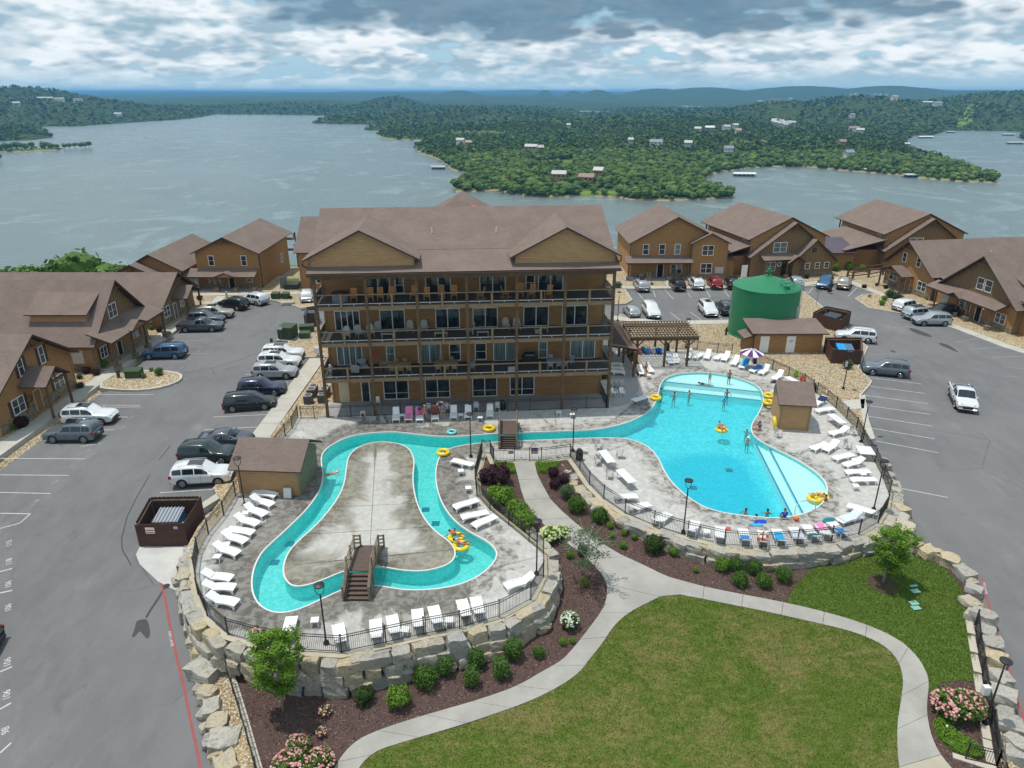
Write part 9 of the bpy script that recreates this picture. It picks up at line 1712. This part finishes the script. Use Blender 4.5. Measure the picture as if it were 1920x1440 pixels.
def bush_proto(name,mat,n=1100,r=.6,quad=.055,seed=1,squash=.9,flowers=None,nf=120,fq=.06,stem=True,clump=14):
 t=thing(name,'x','bush');q,f=leaves(n,r,quad,seed,squash=squash,clump=clump);q[:,2]+=r*squash*.92;q[:,2]=np.maximum(q[:,2],.02)
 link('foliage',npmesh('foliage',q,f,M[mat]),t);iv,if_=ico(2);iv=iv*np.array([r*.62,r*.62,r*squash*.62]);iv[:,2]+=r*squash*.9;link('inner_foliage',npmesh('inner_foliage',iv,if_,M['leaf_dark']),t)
 if flowers:
  rs=np.random.RandomState(seed+9);d=rs.normal(size=(nf,3));d/=np.linalg.norm(d,axis=1)[:,None];d[:,2]=np.abs(d[:,2])*1.0-.15;c=d*r*1.02;c[:,2]=c[:,2]*squash+r*squash*.92;iv,if_=ico(1);k=len(iv);s=fq*(.6+.8*rs.rand(nf,1,1));V=(iv[None]*s*np.array([1,1,.8])+c[:,None]).reshape(-1,3);F_=(if_[None]+(np.arange(nf)*k)[:,None,None]).reshape(-1,3)
  link('flowers',npmesh('flowers',V,F_,M[flowers]),t)['kind']='stuff'
 m=MB()
 for i in range(5):a=i*1.26;m.tube([(.03*math.cos(a),.03*math.sin(a),-.1),(r*.4*math.cos(a),r*.4*math.sin(a),r*squash*.9)],[.02,.008],5)
 m.build('stem',M['bark_dark'],t);return t
BP={}
def bush(kind,px,s,label,group='rounded shrubs in the mulch beds',dz=.0):
 spec=dict(round=('shrub','leaf_bush',1500,.6,.055,3),bright=('shrub','leaf_bright',1500,.6,.055,4),dark=('shrub','leaf_dark',1100,.6,.06,5),grey=('shrub','leaf_grey',1400,.6,.05,6),purple=('shrub','leaf_purple',1200,.6,.075,7))
 if kind in BP:o=copy_tree(BP[kind])
 else:
  if kind=='hyd_lime':o=bush_proto('hydrangea','leaf_bright',1200,.62,.07,21,.8,'petal_lime',75,.11)
  elif kind=='hyd_white':o=bush_proto('hydrangea','leaf_bush',1000,.6,.06,22,1.15,'petal_white',95,.085)
  elif kind=='rose':o=bush_proto('rose_bush','leaf_bush',1400,.62,.055,23,.75,'petal_pink',170,.05)
  elif kind=='tall':o=bush_proto('shrub','leaf_shore',1200,.6,.06,24,1.25,clump=24)
  elif kind=='rust':o=bush_proto('rose_bush','leaf_bush',500,.5,.055,25,.9,'petal_pink',26,.10)
  else:n_,mt,a,b,c,sd_=spec[kind];o=bush_proto(n_,mt,a,b,c,sd_)
  BP[kind]=o
 q=G(*px,hL);sc_=s/.6;o.scale=(sc_,sc_,sc_*rnd.uniform(.92,1.05));place(o,(q[0],q[1],q[2]+.02+dz),rnd.random()*6,label,group);return o
bush('round',(798,1282),.78,'largest round green shrub against the foot of the boulder wall');bush('bright',(749,1322),.72,'light green round shrub in the mulch below the largest one');bush('dark',(684,1316),.60,'darker leggy green shrub left of the light green round one')
bush('tall',(835,1262),.55,'loose green shrub just right of the largest round shrub');bush('tall',(884,1284),.52,'lower loose green shrub below the tall climbing one');bush('tall',(893,1250),.55,'tall feathery green shrub climbing the boulder wall');bush('tall',(940,1268),.58,'bushy green shrub between feathery one and the wall corner');bush('tall',(963,1232),.62,'upright green shrub pressed against the boulders');bush('round',(1010,1230),.40,'small round dark green shrub right of the feathery shrubs')
bush('hyd_white',(1068,1176),.56,'white flowering hydrangea between the wall and the path','hydrangeas');bush('hyd_lime',(1030,1012),.68,'lime-flowered hydrangea beside the corner lamp post, left half','hydrangeas');bush('hyd_lime',(1052,1008),.55,'lime-flowered hydrangea beside the corridor path, right half','hydrangeas')
bush('bright',(942,948),1.0,'broad bright green shrub in the left corridor bed, upper one','broad shrubs in the corridor');bush('bright',(968,968),.85,'broad green shrub in the left corridor bed, middle','broad shrubs in the corridor');bush('bright',(985,990),.95,'broad bright green shrub in the left corridor bed, lower one','broad shrubs in the corridor');bush('bright',(925,935),.6,'green shrub against the left corridor fence','broad shrubs in the corridor')
bush('purple',(935,908),1.05,'wide dark purple shrub in the left corridor bed','dark purple shrubs in the corridor');bush('purple',(912,902),.7,'dark purple shrub nearest the left corridor fence','dark purple shrubs in the corridor');bush('purple',(1037,893),.5,'dark purple shrub at the top of the right corridor bed','dark purple shrubs in the corridor');bush('purple',(1057,905),.5,'dark purple shrub by the stones of the right corridor bed','dark purple shrubs in the corridor');bush('purple',(1040,914),.48,'lowest dark purple shrub in the right corridor bed','dark purple shrubs in the corridor')
bush('grey',(1062,932),.66,'blue-green round shrub, first below the purple ones');bush('round',(1081,958),.74,'round reddish-green shrub, second in the right corridor bed');bush('round',(1123,976),.66,'round green shrub, third in the right corridor bed near the fence')
for(x,y,s,k,lb)in[(1143,990,.28,'bright','small green plant below the third round shrub'),(1148,1008,.27,'bright','small lime plant left of a trio in the right bed'),(1170,1003,.26,'bright','small lime plant at the top of a trio in the right bed'),(1189,1011,.26,'bright','small lime plant at the right of a trio in the right bed'),(1168,1027,.30,'bright','small green plant nearest the path in the right bed'),(1263,1040,.42,'bright','yellow-green plant with rusty tips left of the wall stones'),(1304,1072,.22,'bright','tiny lone plant in the middle of the right mulch bed'),(1068,1045,.32,'bright','low green plant below the lime hydrangea'),(1055,1208,.26,'bright','small pale plant below the white hydrangea'),(1073,1205,.2,'bright','tiny pale plant beside the small pale one')]:bush(k,(x,y),s,lb,'small plants in the mulch beds')
bush('dark',(1226,1034),.78,'dusky grey-brown shrub against the right wall stones','dark shrubs');bush('purple',(1228,1028),.5,'dusky purple stems inside the grey-brown shrub','dark shrubs');bush('dark',(1092,1040),.5,'dark twiggy shrub at the foot of the bare young tree','dark shrubs')
for(x,y,s,k,lb)in[(1353,1068,.62,'bright','upper left lime green shrub in the group of five by the wall'),(1378,1066,.68,'round','upper middle green shrub in the group by the wall'),(1412,1072,.70,'round','upper right green shrub in the group by the wall'),(1387,1096,.66,'round','lower left green shrub in the group by the wall'),(1432,1098,.66,'round','lower middle green shrub in the group by the wall'),(1468,1088,.68,'round','rightmost green shrub of the group near the side lawn')]:bush(k,(x,y),s*.86,lb)
bush('rose',(1782,1340),1.0,'large pink rose bush beside the lawn path, left part','pink rose bushes');bush('rose',(1812,1335),.9,'large pink rose bush beside the lawn path, right part','pink rose bushes');bush('rose',(1765,1325),.65,'pink rose bush at the path edge','pink rose bushes')
bush('rose',(600,1440),.75,'pink rose bush at the bottom edge, right one','pink rose bushes');bush('rose',(545,1448),.85,'pink rose bush at the bottom edge, left one','pink rose bushes');bush('rose',(560,1408),.6,'pink rose bush standing above the bottom pair','pink rose bushes');bush('rust',(611,1340),.42,'small rosy hydrangea near the bright green tree','small rosy hydrangeas');bush('rust',(603,1378),.36,'smaller rosy hydrangea below the first','small rosy hydrangeas')
bush('grey',(1588,690),.62,'round grey-green shrub beside the signed lamp post','shrubs in the gravel')
bush('rust',(552,1395),.4,'rosy hydrangea above the left rose bush','small rosy hydrangeas')
def bush0(kind,px,s,label,group='small plants in the gravel beds'):
 o=bush(kind,px,s,label,group);q=P(*px,.02);o.location=(q[0],q[1],.03)
bush0('grey',(1588,690),.62,'round grey-green shrub behind the signed lamp post base')
for x,y,k,s,lb in[(150,684,'bright',.28,'bright plant at the corner of the long-porched cabin'),(195,688,'bright',.55,'round green shrub by the left cabin corner post'),(150,710,'dark',.35,'dark plant in gravel left of the island'),(163,700,'purple',.5,'low purple shrub in gravel beside the left sidewalk'),(181,703,'purple',.42,'second low purple shrub beside the left sidewalk'),(152,727,'dark',.42,'dark green plant between the nearest two left cabins'),(270,708,'bright',.3,'light plant beside the box on the gravel island'),(299,703,'round',.5,'round green shrub on the gravel island'),(284,696,'bright',.25,'thin pale plant on the gravel island'),(18,808,'bright',.5,'bright green clump below the nearest left cabin'),(42,800,'purple',.7,'dark bare shrub below the nearest left cabin'),(285,618,'bright',.4,'bright shrub in gravel by the third left cabin'),(300,622,'purple',.45,'purple shrub in gravel by the third left cabin'),(318,628,'bright',.3,'small green plant behind the black pickup'),(375,562,'purple',.45,'purple shrub in front of the two-storey house'),(545,560,'dark',.3,'dark shrub in the gravel near the white SUV seen from behind'),(1555,548,'purple',.4,'purple shrub in gravel on the far right'),(1620,540,'purple',.4,'purple shrub in gravel left of the right cabin'),(1643,536,'dark',.3,'dark plant in gravel near the right cabin'),(1660,541,'purple',.35,'small purple shrub by the right cabin porch'),(1668,558,'dark',.8,'dark juniper on the right gravel island, left one'),(1682,565,'dark',.8,'dark juniper on the right gravel island, right one'),(1653,572,'bright',.5,'bright shrub at the front of the right gravel island'),(1658,563,'bright',.45,'bright shrub behind the front one on the right island'),(1630,557,'rust',.3,'small plant at the left of the right island'),(1566,508,'bright',.8,'young green tree left of the split-rail fence'),(1592,506,'bright',.9,'lime young tree behind the split-rail fence'),(1616,508,'bright',.7,'bright shrub right of the lime young tree'),(1480,520,'purple',.4,'purple plant in front of the wreath cabin'),(1512,522,'purple',.4,'purple plant at the right of the wreath cabin'),(1552,522,'bright',.35,'pale plant at the corner of the wreath cabin'),(1163,536,'rust',.4,'rusty plant near the far middle utility box'),(1222,534,'rust',.35,'rusty plant in front of the right two-storey house'),(1707,548,'bright',.4,'bright plant by the right cabin door'),(1738,562,'bright',.3,'pale plant below the right cabin wall'),(118,783,'dark',.35,'low dark plant behind the white SUV')]:bush0(k,(x,y),s,lb)
M['teal_c']=plain('valve_green',(.20,.42,.33),.6)
for o in list(COL.objects):
 if o.name.startswith('lid')and o.parent and o.parent.name.startswith('valve_cover'):o.data.materials[0]=M['teal_c']
def maple(label,px,hfun,H_,crown,nleaf,seed,lean=(0,0),shape=1.0,mat='leaf_maple',trunk_r=.09,gap=0):
 t=thing('maple_tree',label,'tree',G(*px,hfun));rs=random.Random(seed);m=MB();m.tube([(0,0,-.2),(.02,.01,H_*.3),(lean[0]*.5,lean[1]*.5,H_*.6),(lean[0],lean[1],H_*.95)],[trunk_r,trunk_r*.75,trunk_r*.45,.012],9);m.build('trunk',M['bark'],t,True)
 tips=[];bm_=MB()
 for i in range(26):
  h=H_*(.26+.66*(i/26));a=i*2.4+rs.random()*.6;prof=math.sin(min(1,(h/H_-.18)/.55)*math.pi*.5)*(1-max(0,(h/H_-.55))/.5)**.8;L_=crown*shape*prof*rs.uniform(.75,1.15)+.15;p0=Vector((lean[0]*h/H_,lean[1]*h/H_,h));p1=p0+Vector((math.cos(a)*L_*.55,math.sin(a)*L_*.55,L_*.35));p2=p0+Vector((math.cos(a)*L_,math.sin(a)*L_,L_*.55));bm_.tube([p0,p1,p2],[.028,.018,.008],5)
  for k in range(7):tips.append(p0.lerp(p2,.35+.65*rs.random())+Vector((rs.gauss(0,.11),rs.gauss(0,.11),rs.gauss(0,.09))))
 tips.append(Vector((lean[0],lean[1],H_*.98)));bm_.build('branches',M['bark'],t);r_=np.random.RandomState(seed);T_=np.array([tuple(x)for x in tips]);k=r_.randint(0,len(T_),nleaf);c=T_[k]+r_.normal(size=(nleaf,3))*np.array([.13,.13,.08])*crown/1.6
 n=r_.normal(size=(nleaf,3))*.6;n[:,2]+=.9;n/=np.linalg.norm(n,axis=1)[:,None];tt=np.cross(n,r_.normal(size=(nleaf,3)));tt/=np.linalg.norm(tt,axis=1)[:,None];u=np.cross(n,tt);s=.062*(.6+.8*r_.rand(nleaf,1));q=np.stack([c-tt*s,c-u*s*.7-n*s*.25,c+tt*s,c+u*s*.7-n*s*.25],1).reshape(-1,3);i=np.arange(nleaf)*4
 link('crown',npmesh('crown',q,np.stack([i,i+1,i+2,i+3],1),M[mat]),t);return t
maple('bright green maple in the mulch in front of the boulder wall',(531,1333),hL,5.6,1.75,13000,5,mat='leaf_bright')
maple('young maple with reddish tips in its mulch ring on the side lawn',(1655,1093),hL,4.3,1.7,8500,9,(.25,0),1.0,mat='leaf_bright')
t=maple('sparse young tree with small dark leaves beside the path junction',(1096,1090),hL,4.2,1.9,1700,12,(.2,0),1.1,'leaf_grey',.06)
o=bush('bright',(1096,1098),.3,'tuft of green shoots round the foot of the sparse young tree','small plants in the mulch beds')
def scatter_leaves(name,poly,hf,n,quad,mat,seed,hgt=.18,dz=.05):
 rs=np.random.RandomState(seed);A=np.array([p[:2]for p in poly]);x=rs.uniform(A[:,0].min(),A[:,0].max(),n*2);y=rs.uniform(A[:,1].min(),A[:,1].max(),n*2);ok=inp(x,y,A);x=x[ok][:n];y=y[ok][:n];k=len(x);z=np.array([hf(a,b)for a,b in zip(x,y)])+dz+rs.rand(k)*hgt
 c=np.stack([x,y,z],1);nn=rs.normal(size=(k,3))*.6;nn[:,2]+=.8;nn/=np.linalg.norm(nn,axis=1)[:,None];t=np.cross(nn,rs.normal(size=(k,3)));t/=np.linalg.norm(t,axis=1)[:,None];u=np.cross(nn,t);s=quad*(.6+.8*rs.rand(k,1));q=np.stack([c-t*s,c-u*s*.5,c+t*s,c+u*s*.5],1).reshape(-1,3);i=np.arange(k)*4
 o=link(name,npmesh(name,q,np.stack([i,i+1,i+2,i+3],1),M[mat]));tag(o,kind='stuff');return o
for pts in([(925,868),(962,870),(968,888),(930,890)],[(1004,868),(1048,868),(1040,889),(1010,888)]):scatter_leaves('ground_cover',GG(pts,hL),hL,2600,.05,'leaf_bright',3,.28,.08)
scatter_leaves('ground_cover',gc,hL,4500,.05,'leaf_bright',4,.22,.07)
def blades(name,poly,n,mat,seed,hgt=.07):
 rs=np.random.RandomState(seed);A=np.array([p[:2]for p in poly]);x=rs.uniform(A[:,0].min(),A[:,0].max(),n*2);y=rs.uniform(max(A[:,1].min(),24),A[:,1].max(),n*2);ok=inp(x,y,A);x=x[ok][:n];y=y[ok][:n];k=len(x)
 s_=(53-y);z=-.10*(s_+np.sqrt(s_**2+4))/2+.10*((28-y)+np.sqrt((28-y)**2+4))/2+.05;a=rs.rand(k)*6.28;w=.012+.012*rs.rand(k);h=hgt*(.5+rs.rand(k));lx=rs.normal(size=k)*.035;ly=rs.normal(size=k)*.035
 q=np.stack([np.stack([x-np.cos(a)*w,y-np.sin(a)*w,z],1),np.stack([x+np.cos(a)*w,y+np.sin(a)*w,z],1),np.stack([x+lx,y+ly,z+h],1)],1).reshape(-1,3);i=np.arange(k)*3
 o=link(name,npmesh(name,q,np.stack([i,i+1,i+2],1),M[mat]));tag(o,kind='stuff');return o
blades('grass',lawn_a,110000,'blade',5);blades('grass',lawn_b,50000,'blade_green',6)
def chips(name,poly,hf,n,size,mat,seed,flat=.35,dz=.01,holes=()):
 rs=np.random.RandomState(seed);A=np.array([p[:2]for p in poly]);x=rs.uniform(A[:,0].min(),A[:,0].max(),n*2);y=rs.uniform(A[:,1].min(),A[:,1].max(),n*2);ok=inp(x,y,A)
 for h_ in holes:ok&=~inp(x,y,h_)
 x=x[ok][:n];y=y[ok][:n];k=len(x);z=np.array([hf(a,b)for a,b in zip(x,y)])+dz
 iv=np.array([(1,0,0),(-1,0,0),(0,.7,0),(0,-.7,0),(0,0,1),(0,0,-1)],float);if_=np.array([(0,2,4),(2,1,4),(1,3,4),(3,0,4)]);a=rs.rand(k)*6.28;s=size*(.5+rs.rand(k));ca,sa=np.cos(a)[:,None],np.sin(a)[:,None]
 X=(iv[None,:,0]*ca-iv[None,:,1]*sa)*s[:,None]+x[:,None];Y_=(iv[None,:,0]*sa+iv[None,:,1]*ca)*s[:,None]+y[:,None];Z=iv[None,:,2]*s[:,None]*flat+z[:,None];V=np.stack([X,Y_,Z],2).reshape(-1,3);F_=(if_[None]+(np.arange(k)*6)[:,None,None]).reshape(-1,3)
 o=link(name,npmesh(name,V,F_,M[mat]));tag(o,kind='stuff');return o
t=Mt('chip_wood',.95,.1);r_=t.island();t.col(t.ramp(r_,[(0,(.035,.022,.02)),(.5,(.085,.055,.05)),(.8,(.14,.095,.085)),(1,(.26,.20,.175))]));M['chip']=t.m
t=Mt('river_stone',.8,.25);r_=t.island();t.col(t.ramp(r_,[(0,(.25,.165,.085)),(.3,(.42,.31,.175)),(.6,(.56,.45,.29)),(.85,(.62,.57,.46)),(1,(.72,.70,.64))]));M['stone_chip']=t.m
path_holes=[lawn_a,lawn_b,smo(GG(pb_l,hL),1,False)+smo(GG(pb_r,hL),1,False)[::-1],GG(pa_l,hL)+GG(pa_r,hL)[::-1],pj,smo(GG(pc_l,hL),1,False)+smo(GG(pc_r,hL),1,False)[::-1]]
chips('mulch_chips',garden,hL,60000,.05,'chip',8,.35,.01,path_holes)
bank=[A_[i][:2]for i in range(len(A_))]+[B_[i][:2]for i in range(len(B_)-1,-1,-1)]
def bankh(x,y):
 a=np.array([p for p in A_]);b=np.array([p for p in B_]);xa=np.interp(-y,-a[:,1],a[:,0]);xb=np.interp(-y,-b[:,1],b[:,0]);za=np.interp(-y,-a[:,1],a[:,2]);zb_=np.interp(-y,-b[:,1],b[:,2]);t=min(1,max(0,(x-xa)/(xb-xa+1e-6)));return float(za+(zb_-za)*t)
chips('river_rock',bank,bankh,12000,.06,'stone_chip',9,.55,.02)
bank2=[p[:2]for p in A2_]+[p[:2]for p in B2_[::-1]]
def bankh2(x,y):
 a=np.array(A2_);b=np.array(B2_);f=lambda c,k:np.interp(-y,-c[:,1],c[:,k]);xa,xb,za,zb_=f(a,0),f(b,0),f(a,2),f(b,2);t=min(1,max(0,(x-xa)/(xb-xa+1e-6)));return float(za+(zb_-za)*t)
chips('river_rock',bank2,bankh2,7000,.06,'stone_chip',10,.55,.02)
chips('river_rock',rg,lambda x,y:0.0,22000,.075,'stone_chip',11,.45,.02)
# ================= haze =================
hz=MB();hz.box(-15800,15800,-60,25800,-160,62)
me=hz.mesh('haze',[M['white']]);me.materials.clear();hm=bpy.data.materials.new('haze_air');hm.use_nodes=True;nt=hm.node_tree;nt.nodes.clear()
vp=nt.nodes.new('ShaderNodeVolumePrincipled');vp.inputs['Color'].default_value=(.22,.58,1.0,1);vp.inputs['Density'].default_value=0.000085;vp.inputs['Anisotropy'].default_value=.0
ou=nt.nodes.new('ShaderNodeOutputMaterial');nt.links.new(vp.outputs[0],ou.inputs['Volume']);me.materials.append(hm);ho=link('haze',me);tag(ho,kind='stuff')
